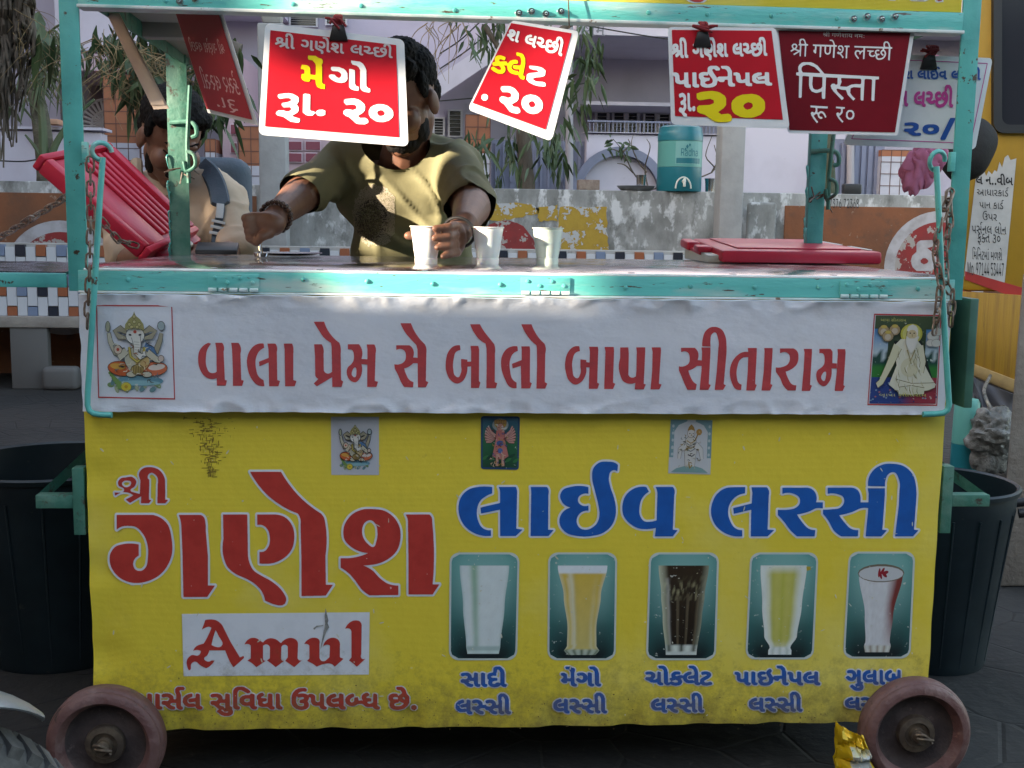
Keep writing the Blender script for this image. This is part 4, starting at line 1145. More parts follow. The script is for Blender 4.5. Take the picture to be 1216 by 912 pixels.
def panel_y(x, z):
    y = 0.0
    e = min(z - .1065, .18) / .18
    n = noise.noise(Vector((x * 9, z * 9, 3)))
    if z < .165:
        k = (.165 - z) / .06
        ph = (x * 7.3) % 1.0
        y += k * .006 * max(0, 1 - ((ph - .5) / .22) ** 2) * (1 + n)
    if x < -.70:
        k = min(1, (-.70 - x) / .06)
        y += k * .006 * max(0, n + .1) + k * .004 * max(0, 1 - (((z * 6) % 1.0 - .5) / .2) ** 2)
    if x > .70:
        k = min(1, (x - .70) / .06)
        y += k * .004 * max(0, n)
    return y


bm = BM()
nx, nz = 160, 70
V = [[None] * (nx + 1) for _ in range(nz + 1)]
for j in range(nz + 1):
    for i in range(nx + 1):
        x = -W2 + 2 * W2 * i / nx
        z = .1065 + (.915 - .1065) * j / nz
        edge = (.0022 * noise.noise(Vector((x * 14, z * 14, 7)))) if i in (0, nx) or j == 0 else 0
        V[j][i] = bm.verts.new((x + (edge if i in (0, nx) else 0), panel_y(x, z), z + (edge if j == 0 else 0)))
for j in range(nz):
    for i in range(nx):
        bm.faces.new((V[j][i], V[j][i + 1], V[j + 1][i + 1], V[j + 1][i]))
# folded edge turns back
bot = [V[0][i] for i in range(nx + 1)]
b2 = [bm.verts.new(v.co + Vector((0, .02, .001))) for v in bot]
for i in range(nx):
    bm.faces.new((bot[i], b2[i], b2[i + 1], bot[i + 1]))
for col, sx in ((0, 1), (nx, -1)):
    cc = [V[j][col] for j in range(nz + 1)]
    c2_ = [bm.verts.new(v.co + Vector((.001 * sx, .02, 0))) for v in cc]
    for j in range(nz):
        bm.faces.new((cc[j], cc[j + 1], c2_[j + 1], c2_[j]))
recalc(bm)
panel = obj('front_panel', bm, YEL, cart, angle=50)


def on_panel(y):
    return lambda x, z: Vector((x / 1e4, y, z / 1e4))


for nm, halo, mt in (('ganesh', 'ganesh_halo', PRED), ('live', 'live_halo', PBLUE), ('drinks', 'drinks_halo', PBLUE), ('parcel', 'parcel_halo', PRED)):
    lettering('lettering_outline', TXT[halo], on_panel(-.0007), PWHITE, panel)
    lettering('lettering', TXT[nm], on_panel(-.0013), mt, panel)
lettering('lettering', TXT['shri'], on_panel(-.0013), PRED, panel)
# white block with the dairy name
bm = BM()
q = [at(u, v, -.0007) for u, v in ((216, 729), (439, 727), (438, 801), (218, 803))]
bm.faces.new([bm.verts.new(p) for p in q])
recalc(bm)
obj('name_block', bm, PWHITE, panel)
lettering('lettering', TXT['dairy'], on_panel(-.0013), PRED, panel)
# tear through the name block
bm = BM()
poly_fill(bm, [[at(u, v, -.0020) for u, v in ((386.5, 722), (388.5, 730), (390, 737), (389, 740), (391, 745), (388, 749), (385, 757), (381, 770), (380.5, 771), (383, 757), (384.5, 748), (386, 741), (385.5, 731))]])
poly_fill(bm, [[at(u, v, -.0020) for u, v in ((372, 746), (376, 743), (384, 742), (384, 743.2), (376, 745), (373, 748))]])
obj('tear', bm, mat('torn_backing', (.16, .16, .15), .8, c2=(.4, .4, .38), scale=60), panel, smooth=False)
# rubbed off patch of print, upper left
bm = BM()
rnd = random.Random(5)
for k in range(240):
    t = rnd.random()
    v = 497 + 68 * t + rnd.uniform(-3, 3)
    wd = 26 * (1 - t) + 5 if t < .75 else 8
    u = 248 + 4 * t + rnd.gauss(0, wd * .42)
    L = rnd.uniform(1, 6) if rnd.random() < .7 else rnd.uniform(3, 9)
    h = rnd.uniform(.4, .9)
    if rnd.random() < .4:
        L, h = h, L * .7
    p = [at(u + a * L / 2 + rnd.uniform(-.3, .3), v + b * h / 2 + rnd.uniform(-.3, .3), -.0008 - k * 1e-6) for a, b in ((-1, -1), (1, -1), (1, 1), (-1, 1))]
    bm.faces.new([bm.verts.new(x) for x in p])
recalc(bm)
o = obj('rubbed_patch', bm, mat('rubbed_print', (.20, .14, .02), .7, c2=(.36, .26, .03), scale=60), panel, smooth=False)


# pale scratches and stains scattered on the print
bm = BM()
for k in range(170):
    u, v = rnd.uniform(120, 1090), rnd.uniform(505, 850)
    L = rnd.choice((.7, .9, 1.2, 1.6, 3.5))
    h = rnd.uniform(.5, 1.2) * min(L, 1.5)
    an = rnd.uniform(0, PI)
    c = at(u, v, -.0022 - k * 2e-6)
    n = 6
    pts = []
    for i in range(n):
        th = 2 * PI * i / n
        x, z = L * math.cos(th), h * math.sin(th) * .6
        pts.append(c + Vector((x * math.cos(an) - z * math.sin(an), 0, x * math.sin(an) + z * math.cos(an))) * .0014)
    bm.faces.new([bm.verts.new(p) for p in pts])
recalc(bm)
obj('scuff', bm, mat('pale_scuff', (.60, .60, .50), .6, c2=(.5, .48, .3), scale=50), panel, smooth=False)
bm = BM()
for k in range(260):
    u = rnd.uniform(175, 1095)
    v = 866 - abs(rnd.gauss(0, 22))
    if v < 770:
        continue
    L = rnd.uniform(.4, 1.5)
    c = at(u, v, -.0026 - k * 2e-6)
    an = rnd.uniform(0, PI)
    pts = []
    for i in range(6):
        th = 2 * PI * i / 6
        x, z = L * math.cos(th) * rnd.uniform(.6, 1), L * math.sin(th) * rnd.uniform(.3, .8)
        pts.append(c + Vector((x * math.cos(an) - z * math.sin(an), 0, x * math.sin(an) + z * math.cos(an))) * .0014)
    bm.faces.new([bm.verts.new(p) for p in pts])
recalc(bm)
obj('mud_splash', bm, mat('mud_speck', (.13, .09, .035), .8), panel, smooth=False)

# ---- printed pictures -------------------------------------------------------


def framed(y, TL, TR, BR, BL):
    q = [at(*p, y) for p in (TL, TR, BR, BL)]

    def place(u, v, d):
        t = 1 - v
        p = (q[0] * (1 - u) + q[1] * u) * (1 - t) + (q[3] * (1 - u) + q[2] * u) * t
        return p + Vector((0, -d, 0))
    return place


def lerp(a, b, t):
    t = max(0, min(1, t))
    return tuple(x + (y - x) * t for x, y in zip(a, b))


def rrect(x0, y0, x1, y1, rx, ry, n=5):
    out = []
    for cx, cy, a0 in ((x1 - rx, y1 - ry, 0), (x0 + rx, y1 - ry, 90), (x0 + rx, y0 + ry, 180), (x1 - rx, y0 + ry, 270)):
        for k in range(n + 1):
            a = rad(a0 + 90 * k / n)
            out.append((cx + rx * math.cos(a), cy + ry * math.sin(a)))
    return out


def rim_u(v, rx, ry, x0=0.0, x1=1.0):
    """half inset of a rounded card at height v"""
    if v < ry:
        return rx * (1 - math.sqrt(max(0, 1 - ((ry - v) / ry) ** 2)))
    if v > 1 - ry:
        return rx * (1 - math.sqrt(max(0, 1 - ((v - 1 + ry) / ry) ** 2)))
    return 0.0


def drink_card(corners):
    p = Pic(framed(-.0007, *corners))
    p.poly(rrect(0, 0, 1, 1, .14, .09), (.50, .56, .54))
    a, b_ = .028, .018

    def f(s, t):
        i = rim_u(t, .12, .075)
        return (a + (i + (1 - 2 * i) * s) * (1 - 2 * a), b_ + t * (1 - 2 * b_))

    def col(s, t):
        base = lerp((.006, .012, .014), (.015, .10, .095), (t - .05) / .33)
        base = lerp(base, (.10, .33, .30), (t - .32) / .55)
        g = math.exp(-((s - .5) / .55) ** 2 - ((t - .72) / .35) ** 2)
        edge = min(s, 1 - s) * 4
        base = lerp(base, (.30, .50, .48), g * .55)
        base = lerp(lerp(base, (.03, .16, .15), .5), base, min(1, edge + .35))
        return base
    p.grid(f, 14, 28, col)
    return p


def glass(p, prof, cols):
    """prof: list of (v, half width) ; cols(s,t) s -1..1"""
    vs = [q[0] for q in prof]

    def hw(v):
        for (v0, w0), (v1, w1) in zip(prof[:-1], prof[1:]):
            if v0 <= v <= v1:
                t = (v - v0) / (v1 - v0)
                t = t * t * (3 - 2 * t)
                return w0 + (w1 - w0) * t
        return prof[-1][1]

    def f(s, t):
        v = vs[0] + (vs[-1] - vs[0]) * t
        return (.5 + (2 * s - 1) * hw(v), v)
    def cg(s, t):
        c = cols(2 * s - 1, t)
        g = 1.10 + .07 * noise.noise(Vector((s * 5, t * 9, vs[0] * 99))) + .05 * noise.noise(Vector((s * 40, t * 60, 3)))
        c = tuple(min(.8, x * g * 1.1) for x in c)
        hl = math.exp(-((s - .16) / .035) ** 2) * (.5 if .12 < t < .86 else 0)
        return lerp(c, (.74, .76, .74), hl * .55)
    p.grid(f, 30, 40, cg)


DR = [((534, 656), (617, 656), (614, 784), (533, 784)), ((651, 656), (733, 656), (731, 784), (650, 784)),
      ((771, 656), (854, 656), (850, 784), (767, 784)), ((891, 656), (972, 656), (966, 783), (885, 783)),
      ((1008, 655), (1087, 655), (1081, 782), (1001, 782))]
# plain lassi, tumbler
p = drink_card(DR[0])
glass(p, [(.06, .23), (.13, .25), (.5, .30), (.88, .355)],
      lambda s, t: (.45, .55, .52) if t < .045 else ((.30, .40, .38) if t < .085 else lerp(lerp((.50, .56, .56), (.18, .33, .22), math.exp(-((s + .42) / .16) ** 2) * (.55 + .4 * t)), (.24, .38, .36), max(0, abs(s) - .9) * 6)))
p.done('drink_picture', INK, panel)
# mango
p = drink_card(DR[1])


def cm(s, t):
    if t < .07:
        return lerp((.10, .13, .08), (.42, .48, .40), abs(math.sin(s * 7)) * .8)
    if t > .9:
        return (.56, .60, .62)
    c = lerp((.48, .40, .14), (.50, .34, .05), t)
    c = lerp(c, (.52, .50, .36), math.exp(-((s + .52) / .12) ** 2) * .9)
    c = lerp(c, (.52, .50, .36), math.exp(-((s - .62) / .12) ** 2) * .6 * (1 - t))
    return lerp(c, (.50, .50, .42), max(0, abs(s) - .8) * 3)


glass(p, [(.05, .20), (.09, .26), (.13, .215), (.3, .21), (.6, .27), (.88, .36)], cm)
p.done('drink_picture', INK, panel)
# chocolate
p = drink_card(DR[2])


def cc_(s, t):
    if t < .05:
        return (.45, .50, .46)
    if t < .12:
        return lerp((.06, .07, .05), (.50, .55, .50), abs(math.sin(s * 4)))
    c = lerp((.010, .006, .003), (.028, .016, .007), t)
    if t < .68:
        fl = abs(math.sin(s * 6.5))
        c = lerp(c, (.13, .10, .06), max(0, fl - .86) * 5)
    if t > .60 and t < .9:
        c = lerp(c, (.30, .28, .16), max(0, noise.noise(Vector((s * 9, t * 12, 1)))) * 1.4 * math.exp(-((t - .72) / .12) ** 2))
    c = lerp(c, (.40, .42, .30), max(0, -s - .62) * 2.6 + max(0, s - .72) * 1.8)
    return c


glass(p, [(.05, .22), (.4, .28), (.6, .31), (.88, .36)], cc_)
p.done('drink_picture', INK, panel)
# pineapple
p = drink_card(DR[3])


def cp(s, t):
    if t < .09:
        return lerp((.40, .46, .42), (.56, .60, .58), abs(math.sin(s * 5)))
    c = lerp((.36, .36, .06), (.42, .40, .10), abs(math.sin(s * 6)))
    e = max(0, (abs(s) - .45) * 2.6)
    c = lerp(c, (.54, .58, .54), e)
    return lerp(c, (.54, .58, .56), max(0, t - .9) * 9 + max(0, .16 - t) * 6)


glass(p, [(.045, .17), (.09, .17), (.11, .15), (.22, .24), (.5, .29), (.88, .34)], cp)
p.poly([(.84, .83), (.90, .84), (.89, .87), (.83, .87)], (.45, .33, .04))
p.done('drink_picture', INK, panel)
# rose
p = drink_card(DR[4])


def cr_(s, t):
    if t < .09:
        return lerp((.26, .22, .18), (.48, .50, .46), abs(math.sin(s * 6)))
    c = lerp((.50, .52, .54), (.44, .44, .45), .5 + .5 * noise.noise(Vector((s * 8, t * 14, 0))))
    return lerp(c, (.16, .03, .025), max(0, s - .30) * 2.0 * min(1, t * 1.6))


glass(p, [(.06, .18), (.12, .20), (.16, .18), (.4, .21), (.8, .33)], cr_)
p.ell(.5, .80, .35, .085, (.16, .13, .09))
p.ell(.5, .795, .335, .07, (.50, .52, .53))
for k in range(5):
    a = rad(20 + 72 * k)
    p.ell(.52 + .05 * math.cos(a), .80 + .018 * math.sin(a), .045, .017, (.28, .015, .025), a * .5, 10)
p.done('drink_picture', INK, panel)

# ---- devotional prints


def ganesh_print(p, s=1.0):
    ol = (.018, .016, .015)
    cr, cr2 = (.46, .43, .33), (.30, .27, .19)
    for k in range(16):
        p.ell(.14 + .045 * k + .01 * math.sin(k * 5), .12 + .05 * math.sin(k * 2.3), .05, .03, ((.16, .24, .10), (.10, .20, .22), (.30, .34, .22))[k % 3], k, 9)
    p.ell(.55, .17, .34, .06, (.10, .24, .30), 0)
    p.ell(.55, .145, .30, .03, (.20, .38, .42), 0)
    for k in range(7):
        p.stroke([(.12 + .02 * k, .27 - .03 * k), (.2 + .03 * k, .2 - .02 * k)], .035, (.14, .24, .07))
    p.ell(.36, .10, .07, .05, (.55, .42, .05), 0, 10, (.25, .25, .06))
    p.ell(.36, .10, .025, .02, (.40, .22, .02), 0, 8)
    # upper arms
    p.stroke([(.36, .48), (.22, .50), (.15, .62), (.13, .72)], [.09, .08, .06, .045], cr, ol)
    p.stroke([(.66, .48), (.80, .52), (.86, .64), (.88, .72)], [.09, .08, .06, .045], cr2, ol)
    p.ell(.12, .79, .03, .06, (.30, .31, .22), 0, 10, ol)
    p.ell(.88, .80, .05, .05, (.26, .33, .34), .6, 10, ol)
    # legs
    p.ell(.30, .31, .19, .082, (.50, .10, .03), -.08, 18, ol)
    p.ell(.25, .335, .11, .035, (.58, .30, .06), -.1)
    p.ell(.76, .31, .19, .078, (.52, .13, .06), .08, 18, ol)
    p.ell(.80, .33, .12, .035, (.60, .52, .46), .1)
    p.ell(.44, .245, .07, .03, cr, 0, 12, ol)
    p.ell(.66, .245, .07, .03, cr, 0, 12, ol)
    # body
    p.ell(.53, .42, .18, .14, cr, 0, 20, ol)
    p.ell(.60, .39, .10, .09, (.48, .33, .14), .3)
    p.ell(.53, .30, .09, .055, (.36, .27, .10), 0, 12, ol)
    for k in range(6):
        p.stroke([(.47 + .025 * k, .34), (.48 + .022 * k, .24)], .012, (.16, .10, .03))
    p.stroke([(.64, .58), (.74, .52), (.80, .44)], [.07, .09, .05], (.07, .16, .30), ol)
    # lower arms and raised palm
    p.stroke([(.38, .52), (.28, .44), (.27, .50)], [.09, .08, .07], cr, ol)
    p.ell(.26, .53, .055, .05, (.55, .44, .34), 0, 12, ol)
    p.ell(.26, .53, .022, .02, (.42, .05, .03), 0, 8)
    p.stroke([(.68, .50), (.80, .42), (.86, .41)], [.08, .07, .06], cr, ol)
    p.ell(.87, .43, .04, .035, (.50, .40, .34), 0, 10, ol)
    # garland and necklace
    p.stroke([(.42, .56), (.44, .45), (.53, .39), (.62, .45), (.64, .56)], .025, (.45, .36, .08), (.12, .09, .03))
    # ears, head
    p.stroke([(.40, .72), (.30, .77), (.22, .74), (.28, .68), (.38, .66)], [.03, .07, .05, .06, .03], cr2, ol)
    p.stroke([(.62, .72), (.72, .77), (.80, .74), (.74, .68), (.64, .66)], [.03, .07, .05, .06, .03], cr2, ol)
    p.ell(.51, .69, .13, .095, (.58, .57, .52), 0, 20, ol)
    p.stroke([(.52, .68), (.54, .58), (.53, .50), (.58, .45), (.64, .47), (.63, .51)], [.12, .10, .08, .065, .05, .03], (.58, .57, .52), ol)
    for k in range(5):
        p.stroke([(.49 + .004 * k, .62 - .03 * k), (.57, .615 - .03 * k)], .006, (.28, .26, .22))
    p.ell(.44, .70, .022, .011, (.03, .03, .04), -.2, 8)
    p.ell(.58, .70, .022, .011, (.03, .03, .04), .2, 8)
    p.ell(.51, .735, .025, .02, (.45, .06, .04), 0, 8)
    # modelling strokes
    for k in range(46):
        a = rnd.uniform(0, 6.28)
        u, v = .53 + .30 * rnd.uniform(-1, 1), .40 + .22 * rnd.uniform(-1, 1)
        if abs(u - .53) < .12 and v > .55:
            continue
        p.stroke([(u, v), (u + .05 * math.cos(a), v + .025 * math.sin(a)), (u + .08 * math.cos(a + .5), v + .05 * math.sin(a + .5))], [.006, .014, .004], ((.05, .04, .03), (.30, .12, .05), (.10, .14, .16), (.56, .52, .40))[k % 4])
    # crown
    p.poly([(.37, .75), (.38, .82), (.43, .88), (.49, .92), (.51, .97), (.53, .92), (.59, .88), (.64, .82), (.65, .75), (.58, .77), (.51, .78), (.44, .77)], (.27, .25, .10))
    for a, b in ((.44, .82), (.51, .85), (.58, .82), (.51, .91), (.47, .79), (.55, .79)):
        p.ell(a, b, .022, .018, (.42, .38, .18), 0, 8, (.12, .10, .04))


YFL = -.027
p = Pic(framed(-.0007, (393, 495), (450, 495), (450, 564), (393.5, 564)))
p.poly([(0, 0), (1, 0), (1, 1), (0, 1)], (.45, .46, .50))
p.ow = 2.2
inner = p.place
p.place = (lambda u, v, d: inner(.10 + .8 * u, .06 + .86 * v, d))
ganesh_print(p)
p.done('sticker', INK, panel, 'white sticker of an elephant headed deity')
# many armed figure
p = Pic(framed(-.0007, (571, 494), (617.5, 494.5), (616, 558), (571, 557)))
p.poly(rrect(0, 0, 1, 1, .08, .05), (.02, .06, .14))
p.grid(lambda s, t: (.05 + .9 * s, .04 + .92 * t), 6, 10, lambda s, t: lerp((.012, .06, .03), lerp((.02, .12, .05), (.04, .12, .20), (t - .5) * 2), t * 2))
for k in range(9):
    p.ell(.12 + .1 * k, .22 + .05 * math.sin(k * 3), .09, .03, ((.03, .16, .05), (.01, .05, .03))[k % 2], .4, 8)
for k in range(7):
    for sx in (-1, 1):
        a = rad(-35 + 15 * k)
        p.stroke([(.5 + sx * .1, .62), (.5 + sx * (.22 + .03 * math.cos(a)), .60 + .13 * math.sin(a)), (.5 + sx * .40 * math.cos(a * .7), .64 + .22 * math.sin(a))], [.06, .045, .03], (.50, .26, .22), (.10, .03, .03))
p.ell(.5, .84, .21, .12, (.24, .30, .30))
p.ell(.5, .86, .16, .085, (.40, .25, .04))
for k in range(5):
    p.ell(.38 + .06 * k, .90, .035, .04, (.38, .20, .06), 0, 8, (.10, .05, .02))
p.ell(.5, .80, .09, .07, (.46, .22, .16), 0, 12, (.08, .03, .02))
p.stroke([(.5, .74), (.5, .40)], [.20, .26], (.42, .13, .12), (.06, .02, .02))
p.poly([(.30, .26), (.40, .62), (.60, .62), (.72, .26), (.60, .20), (.42, .20)], (.46, .16, .14))
p.ell(.5, .50, .10, .05, (.05, .10, .26))
p.ell(.5, .36, .07, .05, (.06, .12, .30))
p.stroke([(.43, .30), (.42, .07)], .07, (.50, .28, .20), (.1, .03, .03))
p.stroke([(.57, .30), (.58, .07)], .07, (.50, .28, .20), (.1, .03, .03))
for k in range(40):
    a = rnd.uniform(0, 6.28)
    u, v = .5 + .22 * rnd.uniform(-1, 1), .42 + .32 * rnd.uniform(-1, 1)
    p.stroke([(u, v), (u + .05 * math.cos(a), v + .04 * math.sin(a)), (u + .07 * math.cos(a + .6), v + .06 * math.sin(a + .6))], [.008, .024, .006], ((.16, .03, .03), (.56, .36, .28), (.04, .08, .20), (.36, .22, .05))[k % 4])
p.ell(.46, .80, .012, .01, (.02, .01, .01), 0, 6)
p.ell(.54, .80, .012, .01, (.02, .01, .01), 0, 6)
p.done('sticker', INK, panel, 'dark sticker of a many armed deity in red')
# pale line drawn figure
p = Pic(framed(-.0007, (796.5, 498), (846, 499), (843.5, 563.5), (793.5, 562)))
p.poly([(0, 0), (1, 0), (1, 1), (0, 1)], (.48, .50, .52))
TG = (.16, .28, .30)
p.poly([(0, .30), (.10, .30), (.10, .78), (.20, .90), (.40, .97), (.40, 1), (0, 1)], TG)
p.poly([(1, .30), (.90, .30), (.90, .78), (.80, .90), (.60, .97), (.60, 1), (1, 1)], TG)
for k in range(5):
    p.ell(.07, .36 + .13 * k, .03, .03, (.40, .46, .47), 0, 8)
    p.ell(.94, .36 + .13 * k, .03, .03, (.40, .46, .47), 0, 8)
p.poly([(.06, .03), (.94, .03), (.80, .11), (.58, .16), (.40, .15), (.18, .10)], (.18, .32, .31))
OLN = (.16, .13, .08)
p.stroke([(.50, .52), (.50, .14)], [.30, .22], (.52, .52, .50), OLN)
p.stroke([(.40, .54), (.25, .44), (.24, .28)], [.12, .10, .06], (.54, .54, .52), OLN)
p.stroke([(.62, .54), (.75, .45), (.78, .28)], [.12, .10, .06], (.54, .54, .52), OLN)
p.ell(.5, .60, .13, .10, (.52, .50, .46), 0, 14, OLN)
p.ell(.5, .75, .085, .075, (.54, .52, .50), 0, 14, OLN)
p.poly([(.41, .80), (.44, .87), (.50, .92), (.56, .87), (.59, .80), (.50, .82)], (.36, .20, .05))
p.ell(.69, .78, .07, .06, (.40, .22, .06), 0, 10)
p.stroke([(.66, .74), (.60, .62)], .025, (.30, .17, .05))
for k in range(4):
    p.stroke([(.40, .62 - .05 * k), (.5, .57 - .05 * k), (.6, .62 - .05 * k)], .016, ((.36, .24, .06), (.20, .22, .22))[k % 2])
p.stroke([(.44, .36), (.54, .33), (.60, .37)], .02, (.10, .10, .10))
p.stroke([(.47, .20), (.50, .11), (.55, .17)], .03, (.34, .22, .05))
for k in range(40):
    a = rnd.uniform(0, 6.28)
    u, v = .5 + .26 * rnd.uniform(-1, 1), .42 + .30 * rnd.uniform(-1, 1)
    p.stroke([(u, v), (u + .05 * math.cos(a), v + .03 * math.sin(a)), (u + .07 * math.cos(a + .6), v + .05 * math.sin(a + .6))], [.008, .02, .006], ((.30, .20, .06), (.16, .20, .20), (.40, .36, .28), (.10, .09, .07))[k % 4])
p.ell(.46, .755, .014, .01, (.03, .03, .04), 0, 6)
p.ell(.54, .755, .014, .01, (.03, .03, .04), 0, 6)
p.done('sticker', INK, panel, 'pale sticker of a standing deity with teal border')

# ---- hinged white banner flap
FX0, FX1, FZ0, FZ1 = -.7715, .7650, .7045, .9085


def flap_y(x, z):
    e = min((z - FZ0), (FZ1 - z))
    k = max(0, 1 - e / .03)
    n = noise.noise(Vector((x * 22, z * 30, 1.7))) + .5 * noise.noise(Vector((x * 60, z * 70, 5)))
    y = -.0262 + .00012 * n
    if x < -.56 or x > .54:
        k *= max(0, 1 - e / .012)
    cr = abs(noise.noise(Vector((x * 17 + z * 9, z * 26 - x * 5, 6))))
    y -= .0045 * k * max(0, .28 - cr) * 3.2
    y += -.0062 * k * n
    if z > FZ1 - .03:
        y += -.006 * max(0, noise.noise(Vector((x * 6, 0, 9))) + .15) * (1 - (FZ1 - z) / .03)
    return y


bm = BM()
nx, nz = 300, 46
V = []
for j in range(nz + 1):
    z = FZ0 + (FZ1 - FZ0) * j / nz
    V.append([bm.verts.new((FX0 + (FX1 - FX0) * i / nx + (.003 * noise.noise(Vector((0, z * 30, i))) if i in (0, nx) else 0),
                            flap_y(FX0 + (FX1 - FX0) * i / nx, z),
                            z + (.0022 * noise.noise(Vector((i * .12, 3, j))) if j in (0, nz) else 0))) for i in range(nx + 1)])
for j in range(nz):
    for i in range(nx):
        bm.faces.new((V[j][i], V[j][i + 1], V[j + 1][i + 1], V[j + 1][i]))
for row in (V[0], V[nz]):
    b2 = [bm.verts.new(Vector((v.co.x, -.006, v.co.z))) for v in row]
    for i in range(nx):
        bm.faces.new((row[i], row[i + 1], b2[i + 1], b2[i]))
for c in (0, nx):
    b2 = [bm.verts.new(Vector((V[j][c].co.x, -.006, V[j][c].co.z))) for j in range(nz + 1)]
    for j in range(nz):
        bm.faces.new((V[j][c], V[j + 1][c], b2[j + 1], b2[j]))
recalc(bm)
flap = obj('banner_flap', bm, WHITEFLEX, cart, angle=60)
lettering('lettering', TXT['banner'], on_panel(-.0268), FRED, flap)


def frame_strip(corners, y, w, mt, parent):
    q = [at(*c, y) for c in corners]
    cen = sum(q, Vector()) / 4
    bm = BM()
    for i in range(4):
        a, b = q[i], q[(i + 1) % 4]
        a2, b2 = a + (cen - a) * w, b + (cen - b) * w
        bm.faces.new([bm.verts.new(p) for p in (a, b, b2, a2)])
    recalc(bm)
    return obj('picture_border', bm, mt, parent, smooth=False)


frame_strip(((114, 362), (204.5, 362.5), (208, 474.5), (116.5, 472.5)), -.0268, .028, FRED, flap)
p = Pic(framed(-.0268, (118, 366), (201, 366), (204, 470), (120, 469)))
ganesh_print(p)
p.done('deity_picture', INK, flap, 'printed elephant headed deity in a red frame')
frame_strip(((1038, 372.5), (1118, 374), (1113, 482), (1030, 481)), -.0268, .028, FRED, flap)
p = Pic(framed(-.0268, (1040, 374.5), (1116, 376), (1111, 479.5), (1032.5, 479)))
p.grid(lambda s, t: (s, t), 10, 16, lambda s, t: lerp((.015, .03, .025), (.05, .08, .04), t))
for x0, x1 in ((.0, .22), (.80, 1.0)):
    p.grid(lambda s, t: (x0 + (x1 - x0) * s, .30 + .55 * t), 4, 10,
           lambda s, t: (.02, .16, .03) if t < .28 else ((.01, .05, .04) if t < .45 + .08 * math.sin(s * 14) else lerp((.40, .48, .50), (.03, .18, .42), (t - .45) * 1.8)))
p.grid(lambda s, t: (s, .30 * t), 12, 5, lambda s, t: lerp((.02, .05, .20), (.28, .03, .05), max(0, min(1, (s - .45) * 5))))
for k in range(40):
    p.ell(rnd.random(), rnd.uniform(.02, .27), .016, .010, ((.20, .30, .40), (.02, .03, .12), (.36, .12, .12))[k % 3], 0, 6)
p.poly([(.30, .72), (.42, .30), (.92, .30), (.72, .72)], (.008, .012, .012))
for cx, cy in ((.13, .83), (.30, .84), (.20, .77)):
    p.ell(cx, cy, .085, .06, (.30, .22, .12), 0, 12, (.05, .04, .02))
    p.ell(cx, cy - .01, .05, .035, (.42, .36, .28), 0, 10)
    p.ell(cx, cy + .045, .05, .02, (.45, .34, .08), 0, 8)
for cx, cy, r in ((.90, .78, .09), (.97, .83, .07), (.86, .70, .06), (.95, .70, .07)):
    p.ell(cx, cy, r, r * .6, (.52, .53, .50), 0, 12, (.30, .30, .28))
p.ell(.56, .80, .17, .115, (.42, .40, .06), 0, 22)
p.ell(.56, .80, .14, .095, (.50, .50, .16), 0, 22)
LN = (.10, .09, .03)
WR = (.54, .54, .44)
p.poly([(.30, .66), (.40, .74), (.50, .74), (.64, .74), (.74, .66), (.78, .46), (.90, .30), (.98, .22), (.80, .15), (.40, .14), (.26, .22), (.36, .44)], WR)
p.stroke([(.36, .66), (.26, .46), (.14, .25), (.08, .21)], [.13, .10, .07, .06], (.50, .49, .34), LN)
p.stroke([(.70, .66), (.76, .48), (.74, .36)], [.10, .08, .07], (.52, .51, .38), LN)
p.stroke([(.36, .22), (.60, .18), (.86, .20), (.96, .22)], [.12, .11, .08, .05], (.54, .53, .42), LN)
p.stroke([(.42, .15), (.60, .16), (.80, .15)], [.08, .10, .07], (.50, .50, .38), LN)
p.ell(.56, .42, .14, .11, (.50, .48, .34))
for k in range(34):
    u, v = rnd.uniform(.36, .74), rnd.uniform(.16, .66)
    a = rnd.uniform(-2.2, -.9)
    p.stroke([(u, v), (u + .05 * math.cos(a), v + .05 * math.sin(a)), (u + .06 * math.cos(a + .5), v + .10 * math.sin(a + .3))], [.004, .012, .003], ((.38, .36, .22), (.60, .60, .54), (.24, .22, .12))[k % 3])
p.stroke([(.50, .62), (.56, .50), (.62, .62)], .02, (.30, .25, .12))
p.ell(.56, .79, .08, .08, (.50, .44, .28), 0, 14, LN)
p.poly([(.47, .84), (.50, .89), (.56, .91), (.62, .89), (.65, .84), (.65, .70), (.60, .62), (.56, .58), (.52, .62), (.47, .70), (.475, .78), (.52, .75), (.60, .75), (.645, .78)], (.56, .56, .52))
p.ell(.56, .80, .07, .05, (.48, .40, .24), 0, 12)
p.ell(.53, .81, .014, .008, (.02, .02, .01), 0, 6)
p.ell(.59, .81, .014, .008, (.02, .02, .01), 0, 6)
p.stroke([(.56, .80), (.565, .77)], .014, (.30, .22, .10))
pp = p.place
p.done('saint_picture', INK, flap, 'printed picture of a seated man in white with a yellow halo')


def word_on(name, quad, y, mt, parent):
    q = [at(*c, y) for c in quad]

    def pl(x, z):
        u, t = x / 1000, 1 - z / 1000
        return (q[0] * (1 - u) + q[1] * u) * (1 - t) + (q[3] * (1 - u) + q[2] * u) * t
    return lettering('lettering', WRD[name], pl, mt, parent)


CREAM = mat('cream_print', (.45, .42, .12), .5)
for k in range(2):
    word_on('tiny', ((1046, 377), (1076, 377.5), (1076, 382), (1046, 381.5)) if k == 0 else ((1044, 466), (1100, 466.5), (1100, 471), (1044, 470.5)), -.0345, CREAM, flap)

